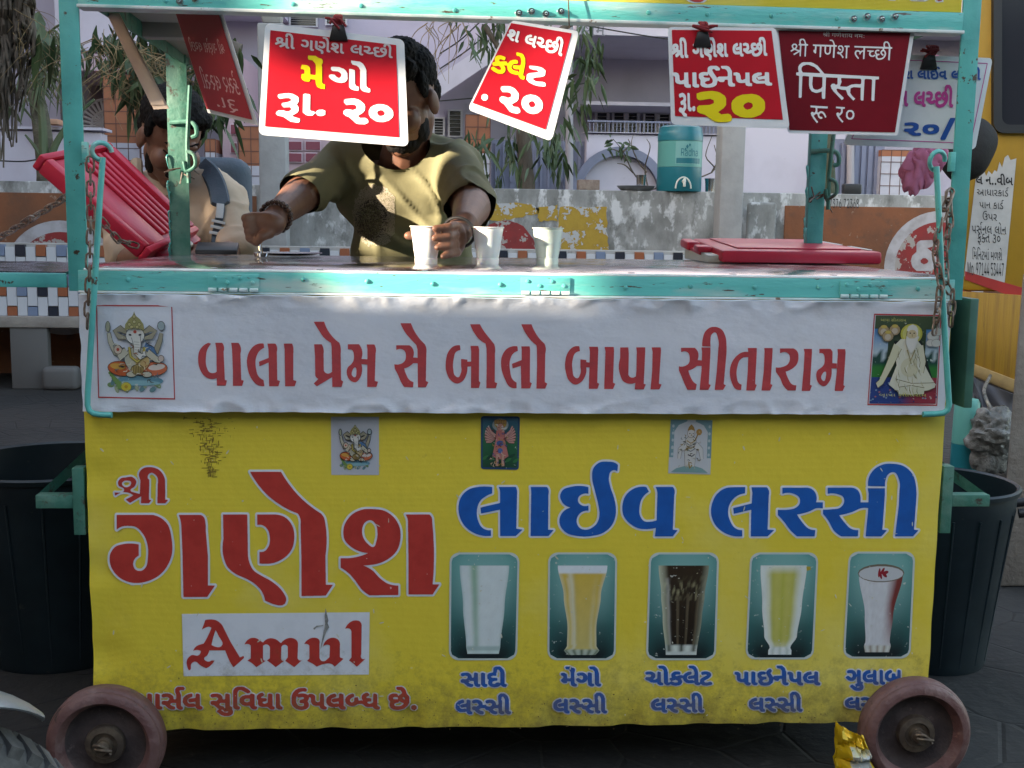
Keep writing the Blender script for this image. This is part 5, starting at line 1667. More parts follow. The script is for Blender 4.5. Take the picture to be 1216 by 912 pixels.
# ---- counter
bm = BM()
box2(bm, (-W2 - .012, -.003, ZC - .004), (W2 + .012, .86, ZC), .0015)
for k in range(9):
    box2(bm, (-.74 + k * .185, .012, ZC), (-.74 + k * .185 + .011, .023, ZC + .0015), .0006)
counter = obj('counter_top', bm, STEEL, cart)
bm = BM()
box2(bm, (-W2, -.006, .9135), (W2, .0, .9485), .001)
box2(bm, (-W2, .0005, .9135), (W2, .02, .9225), .001)
box2(bm, (-W2, .85, .9135), (W2, .857, .9485), .001)
box2(bm, (-W2, .02, .913), (-W2 + .006, .85, .948), .001)
box2(bm, (W2 - .006, .02, .913), (W2, .85, .948), .001)
cframe = obj('counter_frame', bm, TEAL_EDGE, cart)
bm = BM()
box2(bm, (-W2, -.0095, .9095), (W2, .018, .9130), .0008)
obj('frame_lip', bm, LIP, cframe)
bm = BM()
tube(bm, [(-W2 + .01 + i * .03, -.0035 + .0012 * noise.noise(Vector((i * .7, 0, 0))), ZC - .0035 + .0012 * noise.noise(Vector((i * .9, 2, 0)))) for i in range(52)], .0028, 8)
obj('rolled_edge', bm, LIP, cframe)
bm = BM()
for u, v in ((277, 329), (360, 332), (436, 334), (514, 337), (594, 338), (668, 340), (743, 342), (820, 340), (896, 341), (972, 341), (1046, 342), (1090, 343), (152, 332)):
    c = at(u, v, -.006)
    lathe(bm, [(0, .004), (.0025, .0035), (.0042, .0015), (.0046, 0)], Mz((c.x, -.006, c.z), (0, -1, 0)), 12)
obj('rivet', bm, TEAL, cframe)
for x0 in (-.555, -.01, .565):
    bm = BM()
    box2(bm, (x0, -.0095, .9195), (x0 + .088, -.0065, .9445), .0006)
    for k in range(4):
        lathe(bm, [(0, .003), (.003, .002), (.0036, 0)], Mz((x0 + .012 + k * .0215, -.0095, .934 + .004 * (-1) ** k), (0, -1, 0)), 10)
    hg = obj('hinge', bm, TEAL_EDGE, cart)
    bm = BM()
    for k in range(5):
        tube(bm, [(x0 + .001 + k * .0178, -.0125, .9175), (x0 + .015 + k * .0178, -.0125, .9175)], .0035, 10)
    obj('knuckle', bm, LIP, hg)

# ---- posts, top frame, roof
for sx, name in ((-1, 'post'), (1, 'post')):
    bm = BM()
    xc = sx * W2
    ztop = 1.62
    box2(bm, (xc - .0165, -.004, .912), (xc + .0165, .001, ztop), .0008)
    box2(bm, (xc + sx * .0125, .001, .912), (xc + sx * .0165, .03, ztop), .0008)
    obj('post', bm, TEAL, cart)
for sx in (-1, 1):
    bm = BM()
    xc = sx * .770
    pw = .027 if sx < 0 else .020
    box2(bm, (xc - pw, .790, .12), (xc + .020, .795, 1.44), .0008)
    box2(bm, (xc - pw, .7955, .12), (xc - pw + .005, .835 if sx < 0 else .815, 1.44), .0008)
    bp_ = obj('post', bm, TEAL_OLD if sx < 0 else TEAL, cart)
    bm = BM()
    for k in range(9):
        a = Vector((xc - .026 + rnd.uniform(-.002, .002), .789, rnd.uniform(.97, 1.20)))
        tube(bm, curve([a, a + Vector((-.002, -.004, -.006)), a + Vector((.001, -.003, -.02 - .015 * rnd.random()))], 4), [.0028, .0022, .0009], 6)
    obj('paint_drip', bm, TEAL, bp_)
    bm = BM()
    zz = 1.262 if sx < 0 else 1.222
    ex = xc + .026
    tube(bm, curve([(xc - .02, .786, zz), (ex, .776, zz + .002), (ex + .016, .772, zz - .008), (ex + .018, .772, zz - .028), (ex + .006, .774, zz - .034)]), .0055, 8)
    tube(bm, [(ex + .006, .77, zz + .085), (ex, .772, zz + .01), (ex - .004, .772, zz - .055), (ex - .002, .772, zz - .14)], .0052, 8)
    tube(bm, curve([(ex - .004, .768, zz - .065), (ex + .012, .766, zz - .075), (ex + .014, .766, zz - .1), (ex - .006, .768, zz - .112), (ex - .012, .768, zz - .09)]), .0045, 8)
    obj('latch_hook', bm, TEAL_OLD, bp_)
    bm = BM()
    for k in range(6):
        a = Vector((xc + rnd.uniform(-.01, .02), .784, zz - .10 + rnd.uniform(-.02, .01)))
        tube(bm, [a, a + Vector((rnd.uniform(-.03, .03), -.01, rnd.uniform(-.04, .03)))], .0018, 6)
    obj('wire_tie', bm, RUST, bp_)


def sag(bm):
    for v in bm.verts:
        v.co.z -= .0085 * (v.co.x + W2) / (2 * W2)


bm = BM()
box2(bm, (-W2 + .017, -.009, 1.3925), (W2 - .017, -.004, 1.4235), .001)
sag(bm)
beam = obj('top_beam', bm, TEAL_EDGE, cart)
bm = BM()
box2(bm, (-W2 + .017, -.018, 1.3865), (W2 - .017, .022, 1.3920), .001)
sag(bm)
obj('beam_lip', bm, LIP, beam)
bm = BM()
for u, v in ((197, 1), (348, 5), (429, 7), (540, 12), (770, 15), (840, 17), (916, 19), (994, 22)):
    c = at(u, v, -.009)
    lathe(bm, [(0, .003), (.0025, .0025), (.0042, 0)], Mz((c.x, -.009, c.z), (0, -1, 0)), 10)
obj('rivet', bm, TEAL, beam)
bm = BM()
for u, v in ((1013, 23), (1029, 20), (1046, 23), (1062, 20), (616, 16), (631, 14), (648, 17), (666, 14), (214, 2), (232, -1)):
    c = at(u, v, -.009)
    lathe(bm, [(0, .013), (.002, .0125), (.0026, .0115), (.0026, .006), (.0058, .006), (.0062, .001), (.007, 0)], Mz((c.x, -.009, c.z), (0, -1, 0)), 10)
obj('bolt', bm, CHROME, beam)
bm = BM()
for sx in (-1, 1):
    bm = BM()
    box2(bm, (sx * W2 - .003 - sx * .02, .004, 1.4005), (sx * W2 + .003 - sx * .02, .85, 1.4395), .001)
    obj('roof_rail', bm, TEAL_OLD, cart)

bm = BM()
tilt = Euler((rad(7.5), 0, 0)).to_matrix()
for k in range(7):
    box(bm, (-W2 + .1 + k * .2235, .47, 1.552), (.2195, .96, .012), tilt, .002)
obj('roof_board', bm, WOOD, cart)
bm = BM()
hexa(bm, [(-W2 - .012, .012, 1.450), (-W2 + .20, .012, 1.450), (-W2 + .20, .012, 1.441), (-W2 - .012, .012, 1.441), (-W2 - .012, .95, 1.427), (-W2 + .05, .95, 1.427), (-W2 + .05, .95, 1.415), (-W2 - .012, .95, 1.415)], .002)
box2(bm, (-W2 + .02, .40, 1.4010), (-W2 + .11, .44, 1.4305), .002)
obj('roof_board', bm, WOOD, cart)
bm = BM()
box2(bm, (-W2 + .03, -.0065, 1.4240), (W2 - .02, -.0025, 1.66), .001)
sag(bm)
fascia = obj('roof_sign', bm, YEL, cart)
lettering('lettering_outline', TXT['fascia_halo'], on_panel(-.0072), PWHITE, fascia)
lettering('lettering', TXT['fascia'], on_panel(-.0080), PRED, fascia)
# back legs of the frame and the underframe
bm = BM()
for sx in (-1, 1):
    for y in (.03, .80):
        box2(bm, (sx * .745 - .018, y, .105), (sx * .745 + .018, y + .035, .9125), .001)
for y in (.03, .80):
    box2(bm, (-.727, y, .11), (.727, y + .03, .145), .001)
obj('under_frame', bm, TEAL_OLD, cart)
bm = BM()
for sx in (-1, 1):
    bm2 = None
    box2(bm, (sx * .772 - .002, .036, .12), (sx * .772 + .002, .80, .90), .001)
box2(bm, (-.76, .842, .12), (.76, .846, .90), .001)
box2(bm, (-.72, .07, .146), (.72, .80, .155), .001)
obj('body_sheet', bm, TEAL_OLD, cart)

# ---- wheels
PROF = [(0, -.026), (.030, -.026), (.052, -.029), (.066, -.027), (.072, -.020), (.077, -.007), (.083, .000), (.094, -.001), (.0995, -.007), (.1005, -.0105), (.0995, -.0120), (.1010, -.0135), (.1035, -.016), (.1045, -.022), (.1040, -.040), (.099, -.044), (0, -.044)]


def wheel(x, y, dx=0):
    bm = BM()
    M = Mz((x, y, .1045), (0, -1, 0))
    lathe(bm, PROF, M, 64)
    for f in bm.faces:
        c = (f.calc_center_median() - Vector((x, y, .1045)))
        if math.hypot(c.x, c.z) < .071 and c.y < .035:
            f.material_index = 1
    w = obj('wheel', bm, [RUBBER, DISC], cart, angle=50)
    bm = BM()
    lathe(bm, [(.034, -.034), (.036, -.018), (.034, -.012), (.024, -.010), (.022, -.016), (.014, -.016), (.0135, -.006), (.010, -.006), (.010, .010), (.008, .013), (0, .013)], M, 28)
    h = obj('hub', bm, IRON, w)
    bm = BM()
    c = Vector((x, y, .1045))
    tube(bm, curve([c + Vector((-.012, -.010, .010)), c + Vector((.0, -.016, .012)), c + Vector((.013, -.012, .002)), c + Vector((.018, -.014, -.006))]), .0028, 8)
    tube(bm, curve([c + Vector((-.010, -.012, .004)), c + Vector((.006, -.018, .004)), c + Vector((.02, -.014, .001))]), .0026, 8)
    obj('split_pin', bm, IRON, w)
    return w


wheel(-.7465, -.066)
wheel(.7395, -.066)
wheel(-.7465, .93)
wheel(.7395, .93)
bm = BM()
for y0, y1 in ((-.06, .02), (.85, .90)):
    pass
for x in (-.7465, .7395):
    tube(bm, [(x, -.05, .1045), (x, .93, .1045)], .012, 12)
obj('axle', bm, IRON, cart)

# ---- hook rods, rings and chains
bm = BM()
tube(bm, [at(u, v, y) for u, v, y in ((122, 187, -.040), (119, 230, -.046), (112, 345, -.052), (104, 470, -.056))] +
     [at(u, v, -.056) for u, v in ((104, 481), (106, 487.5), (111, 491), (119, 492.5), (133, 493))], .0052, 10)
obj('hook_rod', bm, TEAL, cart)
bm = BM()
tube(bm, [at(u, v, y) for u, v, y in ((1112, 198, -.036), (1114, 235, -.042), (1119, 345, -.050), (1126, 465, -.054))] +
     [at(u, v, -.054) for u, v in ((1127, 480), (1125, 487), (1120, 490.5), (1110, 491.5), (1096, 492))], .0054, 10)
obj('hook_rod', bm, TEAL, cart)


def eye(u, v, y, r, sx):
    bm = BM()
    c = at(u, v, y)
    pts = [c + Vector((r * math.cos(t) * 1.0, r * .55 * math.cos(t + .6), r * math.sin(t))) for t in [2 * PI * i / 20 for i in range(16)]]
    tube(bm, pts, .0042, 10)
    box(bm, (sx * W2 - sx * .020, -.005, c.z), (.010, .012, .034), None, .001)
    obj('ring_eye', bm, TEAL_EDGE, cart)


eye(121, 180, -.032, .0145, -1)
eye(1113, 191, -.028, .0165, 1)


def pxpath(pts):
    return [at(*q) for q in pts]


random.seed(11)
for pts in ([(107, 188, -.03), (108, 260, -.034), (106, 330, -.036), (104, 385, -.042)],
            [(1130, 226, -.022), (1117, 262, -.044), (1110, 300, -.05), (1117, 335, -.056), (1113, 372, -.06), (1110, 392, -.06)],
            [(1126, 228, -.02), (1128, 262, -.03), (1122, 300, -.040), (1124, 340, -.046), (1131, 352, -.04), (1129, 385, -.04)],
            [(-40, 306, .25), (30, 264, .12), (92, 226, .01)],
            [(120, 260, .50), (140, 285, .52), (166, 293, .55)]):
    bm = BM()
    chain(bm, pxpath(pts), .0275, .0125, .0021)
    obj('chain', bm, RUST, cart)

# ---- left wing shelf held out level on chains, right wing folded down
FOIL = mat('shiny_shelf_sheet', (.50, .50, .60), .16, metal=1.0, c2=(.38, .36, .48), scale=7, bump=.5, bscale=9, stretch=(1, 2.4, 1))
bm = BM()
sheet_quad(bm, [(-1.36, .46, .945), (-.80, .46, .945), (-.80, -.002, .945), (-1.36, -.002, .945)], 40, 24, .004,
           lambda u, v: Vector((0, 0, .0035 * noise.noise(Vector((u * 9, v * 11, 2))))))
sh = obj('wing_shelf', bm, FOIL, cart)
bm = BM()
box2(bm, (-1.365, -.010, .918), (-.797, -.003, .9425), .001)
obj('shelf_edge', bm, TEAL, sh)
bm = BM()
box2(bm, (-1.365, .462, .918), (-.797, .468, .9425), .001)
obj('shelf_edge', bm, TEAL, sh)
bm = BM()
box2(bm, (.806, -.012, .715), (.822, .50, .915), .002)
obj('wing_shelf', bm, mat('dark_green_sheet', (.03, .10, .075), .5, c2=(.05, .15, .11), scale=8), cart, label='side shelf folded down against the cart')
# ---- push handle brackets
for sx in (-1, 1):
    bm = BM()
    if sx < 0:
        c = [at(u, v, .01) for u, v in ((90, 555), (103, 545), (104, 636), (90, 634))]
        box2(bm, (-.803, .002, c[3].z), (-.783, .03, c[0].z), .001)
        a = at(48, 592, .03)
        box2(bm, (a.x, .004, a.z - .012), (-.8035, .03, a.z + .012), .001)
        hexa(bm, [(a.x, .028, a.z + .012), (-.803, .16, a.z + .085), (-.803, .16, a.z + .060), (a.x, .028, a.z - .010),
                  (a.x, .034, a.z + .012), (-.803, .166, a.z + .085), (-.803, .166, a.z + .060), (a.x, .034, a.z - .010)])
    else:
        c = [at(u, v, .01) for u, v in ((1120, 553), (1132, 553), (1128, 632), (1114, 632))]
        box2(bm, (.783, .002, c[3].z), (.803, .03, c[0].z), .001)
        a = at(1168, 591, .03)
        box2(bm, (.8035, .004, a.z - .011), (a.x, .03, a.z + .011), .001)
        hexa(bm, [(.803, .16, a.z + .075), (a.x, .028, a.z + .011), (a.x, .028, a.z - .010), (.803, .16, a.z + .050),
                  (.803, .166, a.z + .075), (a.x, .034, a.z + .011), (a.x, .034, a.z - .010), (.803, .166, a.z + .050)])
    obj('handle_bracket', bm, TEAL_OLD, cart)

# ------------------------------------------------------------------ hanging price signs
CARD = mat('laminated_card', (.74, .75, .76), .16, c2=(.64, .65, .66), scale=8, coat=.3)
SRED = mat('sign_red', (.50, .012, .024), .35, c2=(.45, .010, .020), scale=5, spec=.25)
SDARK = mat('sign_dark_red', (.19, .006, .014), .4, c2=(.155, .005, .011), scale=5, spec=.2)
SWHITE = mat('sign_white_ink', (.76, .76, .76), .3)
SGREY = mat('sign_grey_ink', (.50, .44, .44), .3)
SYEL = mat('sign_yellow_ink', (.78, .62, .015), .3)
SPINK = mat('sign_pink_ink', (.55, .06, .28), .3)
SBLUE = mat('sign_blue_ink', (.02, .09, .35), .3)
SBACK = mat('sign_back_tan', (.70, .54, .44), .45, c2=(.62, .48, .39), scale=14)
CLIP = mat('black_clip', (.015, .013, .013), .35)
REDCORD = mat('red_cord', (.20, .01, .015), .7)


def clip(u, v, y, parent, top, hang=True):
    bm = BM()
    c = at(u, v, y)
    hexa(bm, [c + Vector(p) for p in ((-.009, -.006, .010), (.009, -.006, .010), (.016, -.004, -.016), (-.016, -.004, -.016),
                                      (-.009, .008, .010), (.009, .008, .010), (.016, .005, -.016), (-.016, .005, -.016))], .0015)
    obj('clip', bm, CLIP, parent)
    bm = BM()
    for k in range(5):
        a = c + Vector((rnd.uniform(-.008, .008), -.004, .010))
        tube(bm, curve([a, a + Vector((rnd.uniform(-.01, .01), -.003, .012)), c + Vector((rnd.uniform(-.006, .006), .004, top))]), .0028, 6)
    for k in range(4):
        a = c + Vector((0, -.005, .012))
        tube(bm, curve([a, a + Vector((rnd.uniform(-.02, .02), -.006, .006)), a + Vector((rnd.uniform(-.026, .026), -.006, rnd.uniform(-.012, .008)))]), .0022, 6)
    obj('cord', bm, REDCORD, parent)


def price_sign(label, y, corners, border, face, texts, clips=(), corner_r=.04):
    q = [at(*c, y + .0016) for c in corners]
    cen = sum(q, Vector()) / 4
    r = root('price_sign', label, 'sign', (cen.x, cen.y, q[0].z), 'price signs hung under the top frame')

    def P(s, t, d):
        return (q[0] * (1 - s) + q[1] * s) * (1 - t) + (q[3] * (1 - s) + q[2] * s) * t + Vector((0, d, 0))
    bm = BM()
    rr = [(p[0], 1 - p[1]) for p in rrect(0, 0, 1, 1, corner_r * .8, corner_r)]
    A = [bm.verts.new(P(s, t, 0)) for s, t in rr]
    B = [bm.verts.new(P(s, t, .0014)) for s, t in rr]
    bm.faces.new(A)
    bm.faces.new(B[::-1])
    for i in range(len(A)):
        bm.faces.new((A[i], B[i], B[(i + 1) % len(A)], A[(i + 1) % len(A)]))
    recalc(bm)
    obj('card', bm, CARD, r, smooth=False)
    if face:
        bm = BM()
        b0, b1, b2_, b3 = border
        bm.faces.new([bm.verts.new(P(s, t, -.0008)) for s, t in ((b0, b1), (1 - b2_, b1), (1 - b2_, 1 - b3), (b0, 1 - b3))])
        recalc(bm)
        obj('printed_face', bm, face, r, smooth=False)
    for nm, mt in texts:
        lettering('lettering', TXT[nm], on_panel(y), mt, r)
    for c in clips:
        clip(*c, y + .0005, r, .026)
    return r, P


price_sign('red mango lassi price sign in front of the vendor, yellow and white lettering, price 20', -.035, ((315, 27), (480, 47), (485, 174), (307, 160)),
           (.04, .06, .06, .08), SRED, (('mango_grey', SGREY), ('mango_yellow', SYEL), ('mango_white', SWHITE)), ((402, 37),), .05)
price_sign('red chocolate lassi price sign hung at a slant, half its lettering cut off', -.02, ((607, 24), (688, 37), (655, 168), (555, 130)),
           (.02, .03, .10, .08), SRED, (('choc_white', SWHITE), ('choc_yellow', SYEL)), (), .06)
bm = BM()
a = at(676, 34, -.0195)
tube(bm, curve([a + Vector((0, -.002, 0)), a + Vector((-.002, -.006, .025)), Vector((a.x - .004, -.0195, 1.45))]), .0012, 6)
tag(obj('hanging_wire', bm, IRON, None, org=a), 'thin wire holding up the slanted chocolate sign', 'wire')
price_sign('red pineapple lassi price sign with large yellow 20, beside the dark red Hindi sign', -.03, ((793, 32), (922, 33), (938, 153), (797, 148)),
           (.035, .03, .05, .09), SRED, (('pine_white', SWHITE), ('pine_yellow', SYEL)), ((834, 45),), .05)
price_sign('dark maroon price sign with thin white Hindi lettering, between pineapple and white signs', -.008, ((922, 35), (1086, 38), (1066, 161), (936, 158)),
           (.012, .01, .03, .03), SDARK, (('pista_white', SWHITE), ('pista_small', SGREY)), (), .03)
wr, wP = price_sign('white price sign with blue and pink lettering behind the right front post', .06, ((1058, 64), (1179, 69), (1158, 178), (1000, 172)),
                    (0, 0, 0, 0), None, (('white_blue', SBLUE), ('white_pink', SPINK)), ((1103, 72),), .05)
bm = BM()
for a, b in (((.045, .06), (.955, .06)), ((.955, .06), (.955, .93)), ((.955, .93), (.045, .93)), ((.045, .93), (.045, .06))):
    p0, p1 = wP(*a, -.0008), wP(*b, -.0008)
    d = (p1 - p0).normalized()
    n = Vector((-d.z, 0, d.x)) * .0007
    bm.faces.new([bm.verts.new(x) for x in (p0 + n, p1 + n, p1 - n, p0 - n)])
recalc(bm)
obj('border_line', bm, SPINK, wr, smooth=False)


def turned_sign(label, q, sheet_mat, edge_mat, words, ref):
    r = root('price_sign', label, 'sign', tuple(q[0]), 'price signs hung under the top frame')
    n = (q[1] - q[0]).cross(q[3] - q[0]).normalized()
    if n.dot(CAM - q[0]) < 0:
        n = -n
    bm = BM()
    sheet_quad(bm, [p - n * .0012 for p in q], 1, 1, .001)
    obj('card', bm, edge_mat, r, smooth=False)

    def P(s, t, d):
        return (q[0] * (1 - s) + q[1] * s) * (1 - t) + (q[3] * (1 - s) + q[2] * s) * t + n * d
    bm = BM()
    bm.faces.new([bm.verts.new(P(s, t, .0012)) for s, t in ((.03, .02), (.94, .02), (.94, .955), (.03, .955))])
    recalc(bm)
    obj('card_back', bm, sheet_mat, r, smooth=False)
    for w, s0, t0, s1, t1, mt in words:
        lettering('lettering', WRD[w], lambda x, z: P(s1 - (s1 - s0) * x / 1000, t1 - (t1 - t0) * z / 1000, .002), mt, r)
    return r


FAINT = mat('show_through_ink', (.70, .45, .45), .4)
turned_sign('dark red sign turned sideways with reversed lettering showing, left of the mango sign',
            [at(207, 14, .13), at(263, 14, .015), at(306, 149, .015), at(246, 134, .13)], mat('sign_back_red', (.40, .035, .05), .4, c2=(.33, .030, .042), scale=6, spec=.3), CARD,
            [('back1', .12, .24, .84, .40, FAINT), ('back2', .14, .52, .88, .74, FAINT), ('back3', .30, .80, .72, .93, FAINT)], None)
turned_sign('tan back of a narrow turned price sign beside the left front post',
            [at(126, 15, .16), at(141, 16, .15), at(200, 129, .15), at(182, 130, .16)], SBACK, SBACK, [], None)

# ------------------------------------------------------------------ cups of lassi
CUPW = mat('thin_white_plastic', (.88, .88, .87), .3, sss=.3)
CUPT = mat('cloudy_plastic', (.66, .74, .68), .25, sss=.3)
LASSI = mat('lassi', (.82, .81, .76), .45)


def cup(mt):
    bm = BM()
    prof = [(0, .003), (.0205, .003), (.0225, 0), (.0232, .002), (.0236, .0115), (.0226, .0125), (.0228, .0145), (.0238, .0165), (.0235, .019), (.0243, .0205)]
    for k in range(8):
        z = .026 + k * .006
        prof += [(.0247 + .0011 * k * .85, z), (.0251 + .0011 * k * .85, z + .003)]
    prof += [(.0312, .0745), (.0338, .0752), (.0342, .0765), (.0335, .0775), (.0312, .0772), (.0290, .060), (.0260, .030), (.0215, .005), (0, .005)]
    lathe(bm, prof, Matrix(), 40)
    return bm


def lassi_bm(z, r):
    bm = BM()
    lathe(bm, [(0, z - .004), (r * .7, z - .004), (r, z - .001), (r, z), (r * .5, z + .0012), (0, z + .0016)], Matrix(), 32)
    return bm


cup0 = root('lassi_cup', 'full white plastic cup of lassi gripped by the vendor', 'cup', (0, 0, 0), 'lassi cups on the counter')
cs = obj('cup_shell', cup(0), CUPW, cup0)
cl = obj('lassi', lassi_bm(.069, .0298), LASSI, cs)
CUPS = [cup0]
for lab in ('full white plastic cup of lassi standing between the other two cups', 'cloudier plastic cup of lassi with a clear rim, farthest from the vendor\'s hand'):
    c = cup0.copy()
    COL.objects.link(c)
    c['label'] = lab
    b = cs.copy()
    COL.objects.link(b)
    b.parent = c
    d = cl.copy()
    COL.objects.link(d)
    d.parent = b
    if 'cloud' in lab:
        b.data = cs.data.copy()
        b.data.materials[0] = CUPT
        d.location = (0, 0, -.003)
    CUPS.append(c)
CUPX = [(506, 314), (579, 313.5), (650, 313.5)]
for c, (u, v) in zip(CUPS, CUPX):
    p_ = at_z(u, v, ZC)
    c.location = (p_.x, (.36, .385, .43)[CUPS.index(c)], ZC)
    c.location.x = at(u, v, c.location.y).x
    c.rotation_euler = (0, 0, rnd.uniform(0, 6))

# ------------------------------------------------------------------ cooler boxes
CRED = mat('cooler_red_plastic', (.62, .026, .060), .35, c2=(.55, .024, .052), scale=6, bump=.04, bscale=60, spots=(.55, .12, .13), spot_scale=30, spot_lo=.68, spot_hi=.75)
CRDK = mat('cooler_red_groove', (.50, .018, .045), .5)
CWHT = mat('cooler_white_plastic', (.68, .70, .64), .5, c2=(.60, .62, .56), scale=10)
# leaning lid
q = [at(44, 187, .74), at(127, 171, .98), at(235, 276, .98), at(177, 303, .74)]
nl = (q[1] - q[0]).cross(q[3] - q[0]).normalized()
if nl.dot(CAM - q[0]) < 0:
    nl = -nl
lid = root('ice_chest_cover', 'open red cooler lid with long grooves leaning up behind the left front post', 'cooler lid', tuple(q[3]))


def LP(s, t, h):
    return (q[0] * (1 - s) + q[1] * s) * (1 - t) + (q[3] * (1 - s) + q[2] * s) * t + nl * h


def lslab(bm, s0, t0, s1, t1, h0, h1, bev):
    hexa(bm, [LP(s0, t0, h1), LP(s1, t0, h1), LP(s1, t1, h1), LP(s0, t1, h1), LP(s0, t0, h0), LP(s1, t0, h0), LP(s1, t1, h0), LP(s0, t1, h0)], bev)


bm = BM()
lslab(bm, .02, .02, .98, .98, -.022, -.004, .004)
for a in ((0, 0, 1, .055), (0, .945, 1, 1), (0, .0551, .10, .9449), (.90, .0551, 1, .9449)):
    lslab(bm, *a, -.030, .012, .005)
lslab(bm, .105, .06, .42, .94, -.0035, .004, .004)
obj('lid_panel', bm, CRED, lid)
bm = BM()
for k in range(5):
    s0 = .455 + k * .086
    lslab(bm, s0, .08, s0 + .05, .90, -.0035, .006, .003)
obj('rib', bm, CRED, lid)
bm = BM()
lslab(bm, .20, .99, .62, 1.07, -.034, -.004, .006)
lslab(bm, .80, .97, 1.02, 1.06, -.036, -.008, .006)
obj('catch', bm, CRED, lid)
bm = BM()
lslab(bm, .63, .985, .78, 1.075, -.030, .0, .005)
obj('white_clip', bm, CWHT, lid)
# closed box on the right
bx = root('cooler_box', 'closed red lidded cooler box at the right end of the counter', 'cooler box', (.62, .62, ZC))
x0, x1, y0, y1 = at(838, 310, .60).x, at(1048, 310, .60).x, .60, .95
zl0 = ZC - .002
dx = -.075


XB0, XB1 = at(808, 284, .95).x, at(963, 284, .95).x


def skewbox(bm, a0, b0, a1, b1, z0, z1, bev):
    def X(s, t):
        return (x0 + (x1 - x0) * s) * (1 - t) + (XB0 + (XB1 - XB0) * s) * t
    f = [(a0, b0, z1), (a1, b0, z1), (a1, b0, z0), (a0, b0, z0), (a0, b1, z1), (a1, b1, z1), (a1, b1, z0), (a0, b1, z0)]
    hexa(bm, [Vector((X(s, t), y0 + (y1 - y0) * t, z + (.022 * t if z > ZC + .001 else 0))) for s, t, z in f], bev)


bm = BM()
skewbox(bm, .03, .10, .97, .98, ZC + .0005, ZC + .016, .003)
obj('box_body', bm, CWHT, bx)
bm = BM()
skewbox(bm, .09, 0, 1, 1, zl0 + .004, zl0 + .033, .007)
skewbox(bm, 0, .30, .0895, .46, zl0 + .018, zl0 + .0325, .004)
skewbox(bm, 0, .70, .0895, 1, zl0 + .010, zl0 + .0325, .006)
skewbox(bm, .02, .35, .0895, .75, zl0 + .010, zl0 + .0175, .003)
lidc = obj('lid', bm, CRED, bx)
bm = BM()
skewbox(bm, .20, .12, .93, .92, zl0 + .0332, zl0 + .0365, .002)
obj('lid_panel', bm, CRED, lidc)
bm = BM()
skewbox(bm, .955, .50, .985, .95, zl0 + .0332, zl0 + .0356, .001)
skewbox(bm, .955, .10, .985, .38, zl0 + .0332, zl0 + .0356, .001)
obj('hinge_strip', bm, CWHT, lidc)

# tablet and ladle on the counter's far edge
bm = BM()
c = at(258, 297, .80)
box(bm, (c.x, .80, ZC + .016), (.098, .06, .012), Euler((rad(18), 0, rad(4))).to_matrix(), .003)
tag(obj('tablet', bm, BLACK, None, org=(c.x, .80, ZC)), 'black flat tablet lying in front of the customer in beige', 'tablet')
bm = BM()
c = at(345, 304, .78)
lathe(bm, [(0, .002), (.055, .003), (.078, .008), (.080, .0095), (.077, .0095), (.055, .005), (0, .004)], Mz((c.x, .74, ZC)), 40)
tag(obj('steel_plate', bm, CHROME, None, org=(c.x, .74, ZC)), 'shallow steel dish lying under the vendor\'s fist', 'plate')

# ------------------------------------------------------------------ bins beside the cart
BIN = mat('dark_bin_plastic', (.007, .016, .021), .42, c2=(.012, .024, .030), scale=6, detail=8, spots=(.05, .05, .045), spot_scale=22, spot_lo=.68, spot_hi=.74, rough2=.6)


def bin_(label, c, r, h, handle):
    r_ = root('plastic_bin', label, 'bin', (c[0], c[1], 0), 'dark plastic bins')
    bm = BM()
    prof = [(0, .004), (r * .70, .004), (r * .72, 0), (r * .74, .01), (r * .965, h - .05), (r * .975, h - .045), (r * .985, h - .012), (r * 1.02, h - .010), (r * 1.03, h), (r * 1.0, h + .004), (r * .965, h), (r * .94, h - .05), (r * .71, .02), (0, .02)]
    lathe(bm, prof, Mz((c[0], c[1], 0)), 64)
    for k in range(18):
        a = 2 * PI * k / 18
        p0 = Vector((c[0] + r * .735 * math.cos(a), c[1] + r * .735 * math.sin(a), .02))
        p1 = Vector((c[0] + r * .968 * math.cos(a), c[1] + r * .968 * math.sin(a), h - .055))
        tube(bm, [p0, p1], .003, 6)
    obj('bin_body', bm, BIN, r_)
    for ang in handle:
        bm = BM()
        d = Vector((math.cos(ang), math.sin(ang), 0))
        s = Vector((-d.y, d.x, 0))
        b0 = Vector((c[0], c[1], h - .055)) + d * r * .97
        pts = [b0 + s * .05, b0 + s * .05 + d * .05 + Vector((0, 0, .006)), b0 + s * .02 + d * .075 - Vector((0, 0, .012)), b0 - s * .02 + d * .075 - Vector((0, 0, .012)), b0 - s * .05 + d * .05 + Vector((0, 0, .006)), b0 - s * .05]
        tube(bm, curve(pts), .011, 10)
        obj('handle', bm, BLACK, r_)
    return r_


bl = at(66, 547, .72)
bin_('dark blue plastic bin standing at the left side of the cart', (bl.x, bl.y), .235, bl.z, (PI * .75,))
br = at(1112, 572, .62)
bin_('black plastic bin with ring handle at the right side of the cart', (br.x, br.y), .185, br.z, (-.25,))

